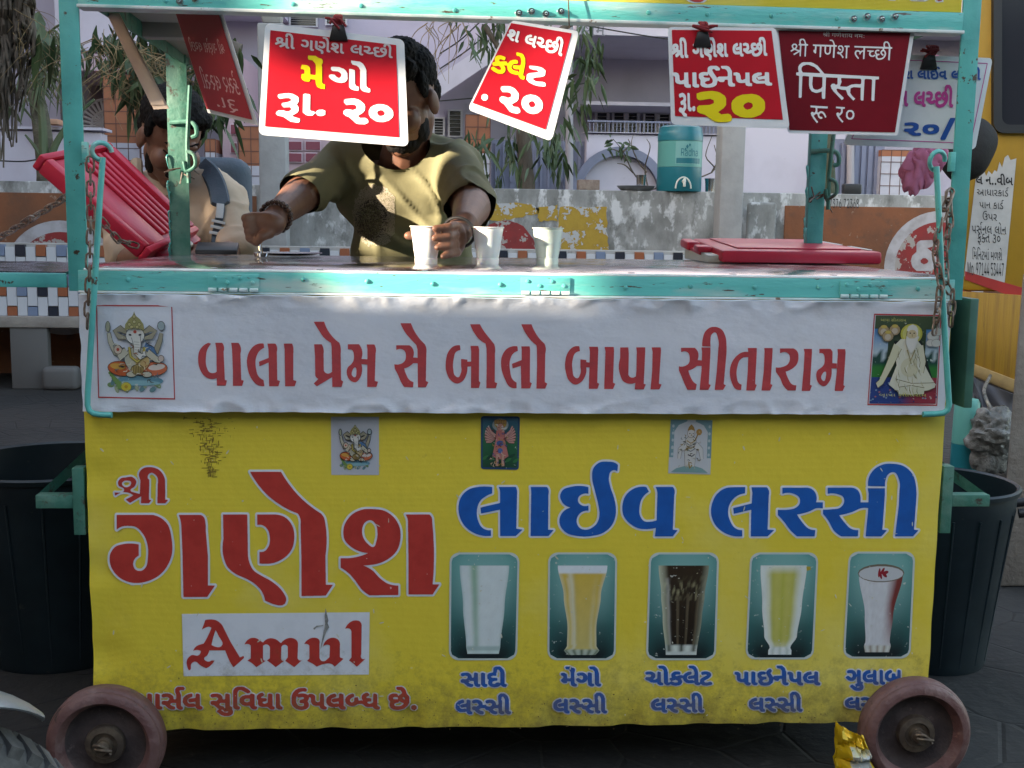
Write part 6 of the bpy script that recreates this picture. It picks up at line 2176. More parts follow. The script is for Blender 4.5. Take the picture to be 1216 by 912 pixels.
# ------------------------------------------------------------------ people
SKIN = mat('brown_skin', (.19, .085, .052), .5, c2=(.155, .065, .04), scale=14, bump=.05, bscale=80, sss=.08)
SKIN2 = mat('warm_brown_skin', (.24, .115, .075), .5, c2=(.20, .09, .058), scale=14, bump=.05, bscale=80, sss=.08)
HAIR = mat('black_hair', (.007, .006, .006), .75, spec=.15, c2=(.014, .012, .011), scale=60, stretch=(1, 1, .2), bump=.6, bscale=90)
OLIVE = mat('olive_cotton', (.205, .187, .098), .85, c2=(.175, .158, .082), scale=5, bump=.18, bscale=18)
BEIGE = mat('beige_cotton', (.56, .42, .30), .85, c2=(.44, .33, .23), scale=5, bump=.2, bscale=16)
EYE = mat('eye', (.02, .015, .012), .2)


def head(C, fwd, up, roll=0, sc=1.0):
    f = Vector(fwd).normalized()
    r = f.cross(Vector(up)).normalized()
    u = r.cross(f).normalized()
    R3 = Matrix((r, f, u)).transposed()
    C = Vector(C)

    def T(x, y, z):
        return C + R3 @ (Vector((x, y, z)) * sc)
    E = lambda c, rr, rot=None: ('e', T(*c), [k * sc for k in rr], R3.to_euler() if rot is None else rot)
    skin = [E((0, -.012, .03), (.076, .096, .092)), E((0, .022, -.035), (.062, .070, .085)), E((0, .052, -.102), (.030, .030, .024)),
            (T(0, .086, .012), .010 * sc, T(0, .110, -.030), .014 * sc), (T(-.032, .080, .022), .012 * sc, T(.032, .080, .022), .012 * sc),
            E((.040, .058, -.03), (.028, .030, .032)), E((-.040, .058, -.03), (.028, .030, .032)),
            (T(-.018, .088, -.066), .008 * sc, T(.018, .088, -.066), .008 * sc), (T(-.015, .086, -.078), .008 * sc, T(.015, .086, -.078), .008 * sc),
            E((.079, -.008, -.012), (.010, .022, .032)), E((-.079, -.008, -.012), (.010, .022, .032)),
            (T(.012, .102, -.036), .009 * sc, T(-.012, .102, -.036), .009 * sc)]
    hair = [E((0, -.026, .056), (.083, .094, .078)), E((0, -.058, .0), (.074, .055, .062)), E((0, .052, .098), (.062, .040, .028)),
            E((.045, .045, .088), (.036, .034, .028)), E((-.045, .045, .088), (.036, .034, .028)), E((0, .0, .118), (.06, .075, .03)),
            E((.073, .014, .040), (.010, .020, .034)), E((-.073, .014, .040), (.010, .020, .034))]
    beard = [E((0, .040, -.092), (.046, .046, .032)), E((.050, .020, -.064), (.012, .030, .038)), E((-.050, .020, -.064), (.012, .030, .038)),
             (T(-.026, .092, -.060), .008 * sc, T(0, .100, -.054), .009 * sc), (T(.026, .092, -.060), .008 * sc, T(0, .100, -.054), .009 * sc)]
    brow = [(T(s * .016, .088, .030), .005 * sc, T(s * .046, .076, .032), .004 * sc) for s in (-1, 1)]
    return T, skin, hair, beard, brow


def rough_hair(bm, amp, fr):
    bm.normal_update()
    for v in bm.verts:
        n = noise.noise(v.co * fr) + .6 * noise.noise(v.co * fr * 2.7)
        v.co += v.normal * n * amp
    return bm


# --- vendor
V0 = at(475, 330, 1.05)
vend = root('person', 'man in olive t-shirt reaching over the counter to a cup, head behind mango sign', 'person', (V0.x, 1.05, 0))
T, sk, hr, bd, bw = head(at(478, 118, .98), (-.42, -.80, -.44), (0, 0, 1), 0, 1.04)
sh_r, el_r, wr_r = at(392, 203, 1.03), at(352, 236, .88), at(328, 257, .66)
sh_l, el_l, wr_l = at(541, 202, 1.00), at(560, 246, .72), at(552, 266, .46)
body = list(sk)
body += [(T(0, -.03, -.06), .056, at(478, 192, 1.05), .062), (at(425, 218, 1.09), .062, at(515, 218, 1.09), .062), (at(470, 245, 1.09), .09, at(474, 330, 1.07), .10),
         (at(474, 330, 1.06), .125, Vector((V0.x, 1.08, .80)), .13),
         (Vector((V0.x - .09, 1.08, .80)), .085, Vector((V0.x - .10, 1.05, .45)), .062), (Vector((V0.x - .10, 1.05, .45)), .058, Vector((V0.x - .10, 1.10, .08)), .042),
         (Vector((V0.x + .09, 1.08, .80)), .085, Vector((V0.x + .11, 1.08, .45)), .062), (Vector((V0.x + .11, 1.08, .45)), .058, Vector((V0.x + .11, 1.12, .08)), .042),
         (Vector((V0.x - .10, 1.12, .045)), .04, Vector((V0.x - .10, .96, .03)), .03), (Vector((V0.x + .11, 1.14, .045)), .04, Vector((V0.x + .11, .98, .03)), .03),
         (sh_r, .056, el_r, .044), (el_r, .044, wr_r, .028), (sh_l, .056, el_l, .046), (el_l, .045, wr_l, .029)]
# right fist, knuckles forward, gripping a thin handle
f0 = at(313, 268, .60)
body += [('e', f0 + Vector((.008, .015, .005)), (.040, .040, .028)), (wr_r, .029, f0 + Vector((.016, .03, .006)), .030)]
for k in range(4):
    a = f0 + Vector((-.020 + .003 * k, -.006 - .0 * k, .020 - .0145 * k))
    b_ = a + Vector((-.016, -.018, -.004))
    body += [(f0 + Vector((.014, -.006, .018 - .012 * k)), .0115, a, .0112), (a, .0112, b_, .0105), (b_, .0105, b_ + Vector((.012, .018, -.010)), .0095)]
body += [(f0 + Vector((.012, -.012, -.016)), .013, f0 + Vector((-.002, -.030, -.024)), .0115), (f0 + Vector((-.002, -.030, -.024)), .0112, f0 + Vector((-.012, -.026, -.036)), .0098)]
# left hand round the cup
cx, cy = cup0.location.x, cup0.location.y
pc = Vector((cx + .058, cy + .030, ZC + .052))
body += [('e', pc + Vector((.004, .012, .0)), (.022, .034, .036)), (wr_l, .029, pc + Vector((.006, .03, .008)), .028)]
for k, (zz, l) in enumerate(((.078, .004), (.0585, .008), (.040, .005), (.022, -.004))):
    kn = Vector((cx + .058 + .004 * (k == 3), cy - .004, ZC + zz + .002))
    mid = Vector((cx + .047 - .002 * k * 0, cy - .030, ZC + zz - .001))
    tip = Vector((cx + .022 - l + .003 * k, cy - .0385 - .002 * (k < 2), ZC + zz - .005))
    body += [(pc + Vector((.006, .002, .022 - .0165 * k)), .0108, kn, .0094), (kn, .0092, mid, .0084), (mid, .0082, tip, .0070)]
th0 = Vector((cx + .030, cy + .044, ZC + .060))
body += [(pc + Vector((-.004, .02, .018)), .015, th0, .0125), (th0, .012, Vector((cx - .006, cy + .050, ZC + .060)), .0112), (Vector((cx - .006, cy + .050, ZC + .060)), .011, Vector((cx - .038, cy + .026, ZC + .057)), .009)]
vb = obj('body', blob_mesh(body, .0035, 3), SKIN, vend, angle=180)
obj('hair', rough_hair(blob_mesh(hr, .0035, 2), .0028, 130), HAIR, vend, angle=180)
obj('beard', rough_hair(blob_mesh(bd + bw, .0045, 2), .002, 70), HAIR, vend, angle=180)
SLV = .070
tee = [(at(412, 203, 1.04), .083, at(522, 202, 1.04), .083), (at(400, 200, 1.05), .062, at(450, 186, 1.06), .060), (at(545, 198, 1.04), .062, at(505, 182, 1.06), .060),
       (at(452, 235, 1.05), .108, at(508, 235, 1.05), .108), (at(464, 290, 1.03), .106, at(514, 290, 1.03), .106), (at(464, 370, 1.05), .110, at(510, 370, 1.05), .110),
       (Vector((V0.x - .05, 1.06, .70)), .13, Vector((V0.x + .05, 1.06, .70)), .13),
       (at(398, 203, 1.03), .063, at(362, 229, .91), .060), (sh_l + Vector((0, 0, 0)), .064, at(556, 240, .79), .060), (at(556, 240, .79), .060, at(557, 246, .75), .058)]
tb = blob_mesh(tee, .008, 4)
tb.normal_update()
for v in tb.verts:
    p_ = v.co
    w_ = noise.noise(Vector((p_.x * 7 + p_.z * 6, p_.y * 5, p_.z * 9 - p_.x * 8)))
    w2_ = noise.noise(Vector((p_.x * 22 + p_.z * 16, p_.y * 10, p_.z * 14)))
    fold = abs(noise.noise(Vector((p_.x * 9 + p_.z * 7, p_.y * 4, p_.z * 5 - p_.x * 4 + 3))))
    v.co += v.normal * (.010 * w_ + .0035 * w2_ + .055 * max(0, .15 - fold))
    d_ = (p_ - at(482, 182, .98)).length       # neckline
# open hems at the sleeves and neck
for co, no in ((at(358, 233, .90), (at(392, 203, 1.03) - at(358, 233, .90)).normalized()), (at(559, 246, .735), (sh_l - el_l).normalized())):
    near = [f for f in tb.faces if (f.calc_center_median() - co).length < .15]
    g = list({v for f in near for v in f.verts}) + list({e for f in near for e in f.edges}) + near
    bmesh.ops.bisect_plane(tb, geom=g, plane_co=co, plane_no=no, clear_inner=True)
nk = at(470, 168, .985)
nr = Vector((.088, .12, .075))


def nval(v):
    d_ = v.co - nk
    return math.sqrt((d_.x / nr.x) ** 2 + (d_.y / nr.y) ** 2 + (d_.z / nr.z) ** 2)


kill = [f for f in tb.faces if all(nval(v) < 1 for v in f.verts)]
bmesh.ops.delete(tb, geom=kill, context='FACES')
for v in tb.verts:
    if v.is_boundary and nval(v) < 1.4 and nval(v) > .3:
        v.co = nk + (v.co - nk) / nval(v)
from mathutils.bvhtree import BVHTree
bvh = BVHTree.FromBMesh(tb)
shirt = obj('t_shirt', tb, OLIVE, vend, angle=180)
PANT = mat('dark_trousers', (.03, .03, .035), .85)
obj('trousers', blob_mesh([(Vector((V0.x - .05, 1.07, .72)), .125, Vector((V0.x + .05, 1.07, .72)), .125), (Vector((V0.x - .09, 1.07, .72)), .10, Vector((V0.x - .10, 1.05, .45)), .085), (Vector((V0.x - .10, 1.05, .45)), .082, Vector((V0.x - .10, 1.10, .14)), .066),
                           (Vector((V0.x + .09, 1.07, .72)), .10, Vector((V0.x + .11, 1.08, .45)), .085), (Vector((V0.x + .11, 1.08, .45)), .082, Vector((V0.x + .11, 1.12, .14)), .066)], .01), PANT, vend, angle=180)
# dotted print on the shirt front
bm = BM()
for i in range(64):
    for j in range(74):
        u, v = 419 + i * .78 + (j % 2) * .39, 220 + j * .98 + 1.3 * math.sin(i * .35)
        ex, ey = (u - 446) / 26, (v - 256) / 37
        e2 = ex * ex + ey * ey
        if e2 > 1.05 + .25 * noise.noise(Vector((u * .2, v * .2, 0))):
            continue
        hole = ((u - 440) / 14) ** 2 + ((v - 262) / 20) ** 2
        if hole < 1 and rnd.random() < .8:
            continue
        if rnd.random() < .18:
            continue
        hit = bvh.ray_cast(CAM, ray(u, v))
        if hit[0] is None:
            continue
        n = hit[1]
        if n.dot(CAM - hit[0]) < 0:
            n = -n
        a = n.orthogonal().normalized()
        b_ = n.cross(a)
        c = hit[0] + n * .0012
        s = .0006 + .0003 * rnd.random()
        bm.faces.new([bm.verts.new(c + a * s * x + b_ * s * y) for x, y in ((-1, -1), (1, -1), (1, 1), (-1, 1))])
obj('shirt_print', bm, mat('shirt_print_pale', (.42, .36, .28), .8), shirt, smooth=False)
bm = BM()
for i in range(480):
    t, rr2 = rnd.uniform(0, 6.283), math.sqrt(rnd.random())
    u, v = 441 + 19 * rr2 * math.cos(t), 262 + 25 * rr2 * math.sin(t)
    hit = bvh.ray_cast(CAM, ray(u, v))
    if hit[0] is None:
        continue
    n = hit[1] if hit[1].dot(CAM - hit[0]) > 0 else -hit[1]
    a = n.orthogonal().normalized()
    b_ = n.cross(a)
    c = hit[0] + n * (.0016 + i * 1e-6)
    s = .0010 + .0006 * rnd.random()
    bm.faces.new([bm.verts.new(c + a * s * x + b_ * s * y) for x, y in ((-1, -1), (1, -1), (1, 1), (-1, 1))])
obj('shirt_print', bm, mat('shirt_print_ink', (.075, .06, .04), .8), shirt, smooth=False)
bm = BM()
wd = (wr_r - el_r).normalized()
wc = wr_r + wd * .004
a = wd.orthogonal().normalized()
b_ = wd.cross(a)
for row in (-.005, .005):
    for k in range(20):
        th = 2 * PI * k / 20
        bmesh.ops.create_icosphere(bm, subdivisions=2, radius=.0058, matrix=Matrix.Translation(wc + wd * row + (a * math.cos(th) + b_ * math.sin(th)) * .0345))
obj('bead_bracelet', bm, mat('brown_beads', (.05, .022, .016), .3, c2=(.10, .05, .03), scale=70), vend)
bm = BM()
wd = (pc - wr_l).normalized()
a = wd.orthogonal().normalized()
b_ = wd.cross(a)
wc = wr_l + wd * .045
tube(bm, [wc + (a * math.cos(2 * PI * k / 24) + b_ * math.sin(2 * PI * k / 24)) * .0335 for k in range(24)], .0035, 8, closed=True)
obj('wrist_band', bm, BLACK, vend)
bm = BM()
tube(bm, curve([T(.06, -.03, -.13), T(.052, .015, -.150), T(0.01, .055, -.175), T(-.045, .02, -.150), T(-.06, -.03, -.13)]), .0022, 6)
obj('neck_cord', bm, BLACK, vend)
# ladle held in the fist
bm = BM()
a = f0 + Vector((-.010, -.012, -.030))
tube(bm, [a + Vector((0, 0, .05)), a, Vector((a.x + .004, a.y + .01, ZC + .008))], .0045, 8)
lathe(bm, [(0, 0), (.014, .002), (.017, .010), (.015, .010), (.012, .004), (0, .003)], Mz((a.x + .004, a.y + .01, ZC + .0015)), 24)
tag(obj('ladle', bm, CHROME, None, org=(a.x, a.y, ZC)), 'short steel ladle held in the vendor\'s fist', 'ladle')

# --- customer
C0 = at(225, 330, 1.30)
cust = root('person', 'man in beige shirt with backpack looking down, behind the open red lid', 'person', (C0.x, 1.30, 0))
T, sk, hr, bd, bw = head(at(203, 163, 1.22), (.46, -.70, -.62), (0, 0, 1), 0, 1.0)
body = list(sk) + [(T(0, -.03, -.07), .052, at(205, 226, 1.32), .058), (at(175, 240, 1.32), .07, at(255, 240, 1.32), .07), (at(215, 260, 1.32), .11, Vector((C0.x, 1.32, .80)), .115),
                   (Vector((C0.x - .09, 1.32, .80)), .085, Vector((C0.x - .10, 1.32, .08)), .045), (Vector((C0.x + .09, 1.32, .80)), .085, Vector((C0.x + .10, 1.32, .08)), .045),
                   (Vector((C0.x - .10, 1.32, .04)), .04, Vector((C0.x - .11, 1.18, .03)), .03), (Vector((C0.x + .10, 1.32, .04)), .04, Vector((C0.x + .11, 1.18, .03)), .03),
                   (at(262, 240, 1.30), .05, at(284, 302, 1.14), .040), (at(284, 302, 1.14), .040, at(262, 300, .93), .027),
                   (at(160, 240, 1.32), .05, at(150, 310, 1.16), .04), (at(150, 310, 1.16), .04, at(235, 302, .94), .027)]
for c in (at(258, 300, .90), at(240, 301, .90)):
    body += [('e', c, (.030, .034, .016))]
    for k in range(4):
        a = c + Vector((-.018 + .012 * k, -.028, -.002))
        body += [(a, .009, a + Vector((0, -.026, -.004)), .0085), (a + Vector((0, -.026, -.004)), .0085, a + Vector((0, -.034, -.018)), .0075)]
    body += [(c + Vector((.022, -.006, .008)), .011, c + Vector((.03, -.034, .012)), .009)]
obj('body', blob_mesh(body, .005, 3), SKIN2, cust, angle=180)
obj('hair', rough_hair(blob_mesh(hr, .0035, 2), .0028, 130), HAIR, cust, angle=180)
obj('beard', rough_hair(blob_mesh([k for k in bd[1:]] + bw, .0045, 2), .0015, 70), HAIR, cust, angle=180)
bm = BM()
for s in (-1, 1):
    tube(bm, curve([T(s * .018, .0855, .006), T(s * .032, .0855, .001), T(s * .046, .072, .006)]), .0022, 6)
obj('eyelash', bm, EYE, cust)
sb = blob_mesh([(at(178, 238, 1.32), .086, at(252, 236, 1.32), .086), (at(188, 226, 1.33), .066, at(236, 222, 1.33), .066), (at(195, 280, 1.32), .125, at(240, 280, 1.32), .125), (at(195, 350, 1.32), .125, at(240, 350, 1.32), .125),
                (Vector((C0.x - .04, 1.32, .68)), .13, Vector((C0.x + .04, 1.32, .68)), .13),
                (at(262, 238, 1.30), .072, at(281, 290, 1.16), .060), (at(281, 290, 1.16), .060, at(284, 300, 1.06), .052), (at(160, 240, 1.32), .072, at(150, 305, 1.18), .058)], .008, 4)
sb.normal_update()
for v in sb.verts:
    p_ = v.co
    fold = abs(noise.noise(Vector((p_.x * 10 - p_.z * 6, p_.y * 5, p_.z * 7 + p_.x * 4))))
    v.co += v.normal * (.008 * noise.noise(Vector((p_.x * 8 - p_.z * 7, p_.y * 6, p_.z * 9))) + .003 * noise.noise(p_ * 26) + .045 * max(0, .15 - fold))
bvh = BVHTree.FromBMesh(sb)
cs_ = obj('shirt', sb, BEIGE, cust, angle=180)
bm = BM()
tube(bm, curve([T(.058, -.05, -.115), T(.066, .01, -.135), T(.03, .06, -.165), T(-.03, .06, -.170), T(-.066, .01, -.135), T(-.058, -.05, -.115)]), .016, 8)
obj('collar', bm, BEIGE, cs_)
obj('trousers', blob_mesh([(Vector((C0.x, 1.32, .70)), .13, Vector((C0.x, 1.32, .66)), .13), (Vector((C0.x - .08, 1.32, .68)), .1, Vector((C0.x - .10, 1.32, .14)), .06), (Vector((C0.x + .08, 1.32, .68)), .1, Vector((C0.x + .10, 1.32, .14)), .06)], .01), PANT, cust, angle=180)
# strap over the shoulder, and the pack on his back
STRAP = mat('grey_strap', (.06, .085, .11), .8, c2=(.07, .09, .12), scale=20, bump=.2, bscale=120)
bp = root('backpack', 'grey backpack worn by the customer in beige', 'backpack', (C0.x, 1.48, .95))
path = []
for u, v in ((240, 196), (250, 206), (257, 220), (261, 236), (262, 250), (259, 265), (256, 282), (256, 296)):
    hit = bvh.ray_cast(CAM, ray(u, v))
    p_ = hit[0] if hit[0] is not None else at(u, v, 1.26)
    path.append(p_ - ray(u, v).normalized() * .008)
bm = BM()
pts = curve(path, 5)
wid = [.052 * (1 if i < len(pts) * .5 else .42) for i in range(len(pts))]
rows = []
for i, p_ in enumerate(pts):
    t = (pts[min(i + 1, len(pts) - 1)] - pts[max(i - 1, 0)]).normalized()
    s = t.cross(CAM - p_).normalized()
    n = s.cross(t).normalized()
    rows.append([bm.verts.new(p_ + s * wid[i] / 2 * a + n * b * (1 if n.dot(CAM - p_) > 0 else -1)) for a, b in ((-1, .0), (-.8, .008), (.8, .008), (1, 0), (.8, -.006), (-.8, -.006))])
for A, B in zip(rows[:-1], rows[1:]):
    for k in range(6):
        bm.faces.new((A[k], A[(k + 1) % 6], B[(k + 1) % 6], B[k]))
recalc(bm)
obj('strap', bm, STRAP, bp)
bm = BM()
LG = mat('light_webbing', (.45, .46, .45), .7)
for i0, i1, w in ((.50, .66, .020), (.70, .73, .036), (.75, .78, .036), (.80, .83, .036)):
    a, b = pts[int(i0 * (len(pts) - 1))], pts[int(i1 * (len(pts) - 1))]
    t = (b - a).normalized()
    s = t.cross(CAM - a).normalized()
    n = (CAM - a).normalized() * .012
    if (b - a).length < .004:
        b = a + t * .008
    hexa(bm, [a - s * w / 2 + n * 1.3, a + s * w / 2 + n * 1.3, b + s * w / 2 + n * 1.3, b - s * w / 2 + n * 1.3, a - s * w / 2 + n * .6, a + s * w / 2 + n * .6, b + s * w / 2 + n * .6, b - s * w / 2 + n * .6], .001)
obj('buckle', bm, LG, bp)
bm = BM()
box(bm, (C0.x + .0, 1.53, 1.02), (.28, .14, .40), None, .05, 4)
obj('pack', bm, STRAP, bp)

# ------------------------------------------------------------------ ground
GROUND = mat('dark_pavers', (.015, .0145, .014), .85, c2=(.026, .024, .022), scale=1.6, spots=(.055, .05, .044), spot_scale=26, spot_lo=.62, spot_hi=.74, bump=.5, bscale=26)
nt = GROUND.node_tree
vo = nt.nodes.new('ShaderNodeTexVoronoi')
vo.feature = 'DISTANCE_TO_EDGE'
vo.inputs['Scale'].default_value = 4.2
tc = nt.nodes.new('ShaderNodeTexCoord')
nt.links.new(tc.outputs['Object'], vo.inputs['Vector'])
mr = nt.nodes.new('ShaderNodeMapRange')
mr.inputs[1].default_value, mr.inputs[2].default_value = .0, .022
nt.links.new(vo.outputs['Distance'], mr.inputs[0])
b0 = nt.nodes['Principled BSDF']
src = b0.inputs['Base Color'].links[0].from_socket
mx = nt.nodes.new('ShaderNodeMix')
mx.data_type = 'RGBA'
nt.links.new(mr.outputs[0], mx.inputs[0])
mx.inputs[6].default_value = (.014, .013, .013, 1)
nt.links.new(src, mx.inputs[7])
nt.links.new(mx.outputs[2], b0.inputs['Base Color'])
bp2 = nt.nodes.new('ShaderNodeBump')
bp2.inputs['Distance'].default_value = .012
bp2.inputs['Strength'].default_value = .35
nt.links.new(mr.outputs[0], bp2.inputs['Height'])
old = b0.inputs['Normal'].links[0].from_socket
nt.links.new(old, bp2.inputs['Normal'])
nt.links.new(bp2.outputs[0], b0.inputs['Normal'])
bm = BM()
bm.faces.new([bm.verts.new(p) for p in ((-80, -80, 0), (80, -80, 0), (80, 80, 0), (-80, 80, 0))])
g_ = obj('ground', bm, GROUND, None, smooth=False)
tag(g_, 'dark paved ground under and around the cart', None, None, 'structure')


def pxbox(bm, u0, v0, u1, v1, y0, y1, bev=0.0, mi=0):
    a, b = at(u0, v0, y0), at(u1, v1, y0)
    box2(bm, (a.x, y0, min(a.z, b.z)), (b.x, y1, max(a.z, b.z)), bev, 2, mi)


# ------------------------------------------------------------------ unseen wall added off left to shade the stall, gaps shaped for sun patches
GX = -5.4
CONC_DARK = mat('dark_concrete', (.14, .135, .13), .9)
MASK_BRICK = mat('sun_mask_brick', (.30, .15, .09), .9, c2=(.36, .22, .15), scale=3, spots=(.42, .38, .33), spot_scale=14, bump=.4, bscale=12)


def gap(points, y):
    out = []
    for u, v in points:
        p_ = at(u, v, y)
        p_ = p_ - SUN_D * ((p_.x - GX) / SUN_D.x)
        out.append((p_.y, p_.z))
    return out


gaps = [gap(((318, -70), (850, -70), (835, 26), (700, 28), (500, 26), (372, 32), (486, 112), (560, 112), (612, 98), (698, 46), (812, 62), (775, 330), (800, 372), (420, 366), (370, 300), (325, 190), (330, 100)), 0.0),
        gap(((466, 254), (520, 244), (600, 248), (700, 256), (700, 330), (466, 330)), .39),
        gap(((470, 105), (520, 108), (570, 140), (612, 180), (612, 285), (545, 312), (470, 310), (425, 290), (392, 240), (380, 190), (420, 150)), .95),
        gap(((238, 190), (275, 185), (305, 250), (305, 305), (262, 300), (250, 240)), 1.2)]
bm = BM()
out = [(-9, 0), (12.2, 0), (12.2, 6.7), (-9, 6.7)]
for xx in (GX, GX - .11):
    poly_fill(bm, [[(xx, a, b) for a, b in l] for l in [out] + gaps])
recalc(bm)
sw = obj('sun_mask_wall', bm, MASK_BRICK, None, smooth=False, org=(GX, 0, 0))
tag(sw, 'unseen brick wall added left of the stall, openings cut to shape the sunlight', 'wall')

# unseen shop row added behind the camera to cut the low skylight
shop = root('skylight_block_row', 'unseen shop row with closed shutters, added behind the camera to cut low skylight', 'skylight block', (0, -6, 0))
bm = BM()
box2(bm, (-12, -9, 0), (12, -6, 3.6))
obj('wall', bm, mat('skylight_block_wall', (.16, .15, .14), .9, c2=(.11, .10, .10), scale=2), shop, smooth=False)
for k in range(6):
    bm = BM()
    for j in range(24):
        box2(bm, (-11.4 + k * 3.9, -5.99 + .012 * (j % 2), .15 + j * .1), (-8.4 + k * 3.9, -5.95 + .012 * (j % 2), .248 + j * .1))
    obj('skylight_block_shutter', bm, mat('skylight_block_paint', ((.05, .07, .10), (.10, .09, .07), (.05, .08, .06))[k % 3], .6), shop, smooth=False)
bm = BM()
box2(bm, (-12, -5.999, 3.2), (12, -5.0, 3.3))
obj('skylight_block_canopy', bm, CONC_DARK, shop, smooth=False)

# ------------------------------------------------------------------ bench with a mosaic back, behind the cart
CONC = mat('grey_concrete', (.30, .29, .27), .9, c2=(.38, .37, .35), scale=4, spots=(.18, .17, .16), spot_scale=20, spot_lo=.58, spot_hi=.72, bump=.4, bscale=30)
YB = 5.2
YW = 5.9
bench = root('bench', 'concrete bench faced with white, blue and orange tile bands', 'bench', (0, YB, 0))
TB = [mat('tile_white', (.62, .64, .68), .25), mat('tile_blue', (.20, .26, .38), .25), mat('tile_orange', (.36, .12, .06), .3), mat('tile_black', (.03, .035, .05), .25)]
bm = BM()
zt, zm, zs = at(40, 328, YB).z, at(40, 362, YB).z, at(40, 376, YB).z
ztop = at(700, 298, YB).z
w = .0605
xl, xr = -5.0, 2.2
hgt = .15
i = 0
x = xl
while x < xr:
    j = 0
    z = zs + .008
    k = i
    first = True
    zz = zs + .006 - (.06 if i % 2 else 0)
    while zz < ztop:
        z0, z1 = max(zz, zs + .006), min(zz + .118, ztop)
        if z1 - z0 > .012:
            cidx = (0, (1, 2, 3)[(i // 1 + j) % 3])[(i + j) % 2]
            box2(bm, (x, YB - .006 - (.004 if cidx else 0), z0), (x + w - .004, YB + .02, z1 - .004), .0, 1, cidx)
        zz += .12
        j += 1
    x += w
    i += 1
obj('tile_band', bm, TB, bench, smooth=False)
bm = BM()
box2(bm, (xl, YB + .021, zs - .05), (xr, YB + .16, ztop + .004), .004)
obj('back', bm, CONC, bench)
bm = BM()
za, zb_ = at(40, 375, YB).z, at(40, 388, YB).z
box2(bm, (xl, YB - .06, zb_), (xr, YB - .011, za), .004)
box2(bm, (xl, YB - .0105, zb_), (xr, YW - .03, zs - .052), .002)  # slab added behind the back, out to the wall, to shade underneath
obj('seat', bm, mat('dusty_slab', (.30, .27, .24), .9, c2=(.38, .34, .30), scale=8, bump=.4, bscale=40), bench)
for xx in (-3.9, at(38, 420, YB).x, -1.2, .3, 1.6):
    bm = BM()
    box2(bm, (xx - .11, YB - .05, 0), (xx + .11, YB + .02, zb_ - .001), .006)
    lf = obj('leg', bm, CONC_DARK, bench)
bm = BM()
for xx in (at(72, 440, YB).x,):
    box2(bm, (xx - .08, YB - .12, 0), (xx + .13, YB + .0, .14), .03, 3)
s_ = obj('stone_block', bm, CONC_DARK, None, org=(at(72, 440, YB).x, YB, 0))
tag(s_, 'rough stone block on the ground against the bench leg', 'stone')

# ------------------------------------------------------------------ compound wall with peeling paint
YW = 5.9
WALL = mat('weathered_wall', (.36, .36, .35), .92, c2=(.19, .19, .18), scale=3.4, lo=.40, hi=.60, detail=12, spots=(.54, .54, .54), spot_scale=8, spot_lo=.53, spot_hi=.60, bump=.6, bscale=18,
           grime=((.07, .07, .062), 4.2, .52, .70), stretch=(1, 1, .6))
ORNG = mat('brown_orange_wall_paint', (.21, .075, .032), .85, c2=(.13, .055, .03), scale=2.5, detail=9, spots=(.28, .18, .13), spot_scale=22, spot_lo=.64, spot_hi=.72, grime=((.07, .05, .04), 6, .55, .75), bump=.3, bscale=20)
zc = at(700, 225.5, YW).z
cw = root('compound_wall', 'low weathered compound wall with peeling yellow, red and orange paint', 'wall', (0, YW, 0))
bm = BM()
box2(bm, (-7, YW, 0), (3.9, YW + .2, zc), .01)
obj('wall_body', bm, WALL, cw)
bm = BM()
xo = at(932, 240, YW).x
box2(bm, (xo, YW - .02, 0), (3.9, YW - .001, zc - .085), .004)
obj('painted_panel', bm, ORNG, cw, label='right hand orange brown painted panel')
bm = BM()
xb = at(305, 240, YW).x
box2(bm, (-7, YW - .02, 0), (xb, YW - .001, zc - .075), .004)
obj('painted_panel', bm, ORNG, cw, label='left hand orange brown painted panel')


def ring(bm, c, r0, r1, y, n=48, a0=0, a1=360):
    prev = None
    for k in range(n + 1):
        a = rad(a0 + (a1 - a0) * k / n)
        p0 = bm.verts.new((c.x + r0 * math.cos(a), y, c.z + r0 * math.sin(a)))
        p1 = bm.verts.new((c.x + r1 * math.cos(a), y, c.z + r1 * math.sin(a)))
        if prev:
            bm.faces.new((prev[0], prev[1], p1, p0))
        prev = (p0, p1)


PALE = mat('pale_wall_paint', (.46, .45, .48), .8, c2=(.34, .32, .33), scale=9)
WREDP = mat('wall_red_paint', (.28, .03, .03), .8, c2=(.20, .03, .03), scale=8, spots=(.36, .33, .31), spot_scale=10, spot_lo=.56, spot_hi=.58)
BLK = mat('dull_black_paint', (.03, .03, .03), .8)
ce = at(1112, 316, YW)
sc_ = 1 / (FPX / (YW + 2.09))
for cc, side in ((ce, 0), (at(75, 330, YW), 1)):
    bm = BM()
    ring(bm, cc, 53 * sc_, 66 * sc_, YW - .0215)
    recalc(bm)
    obj('ring_emblem', bm, PALE, cw, smooth=False)
    bm = BM()
    bm.faces.new([bm.verts.new((cc.x + 53 * sc_ * math.cos(2 * PI * k / 48), YW - .0212, cc.z + 53 * sc_ * math.sin(2 * PI * k / 48))) for k in range(48)])
    recalc(bm)
    obj('emblem_disc', bm, WREDP, cw, smooth=False)


def word_quad(name, quad, y, mt, parent):
    return word_on(name, quad, y, mt, parent)


word_on('ring', ((1082, 285), (1112, 285), (1112, 322), (1082, 322)), YW - .0225, PALE, cw)
word_on('scrawl', ((985, 236), (1020, 236), (1020, 247), (985, 247)), YW - .0225, BLK, cw)
# peeling mural patches on the grey middle
MYEL = mat('peeling_yellow', (.42, .27, .04), .85, c2=(.30, .18, .03), scale=9, detail=9, spots=(.44, .45, .46), spot_scale=9, spot_lo=.53, spot_hi=.55, bump=.4, bscale=20)
rr_ = random.Random(3)


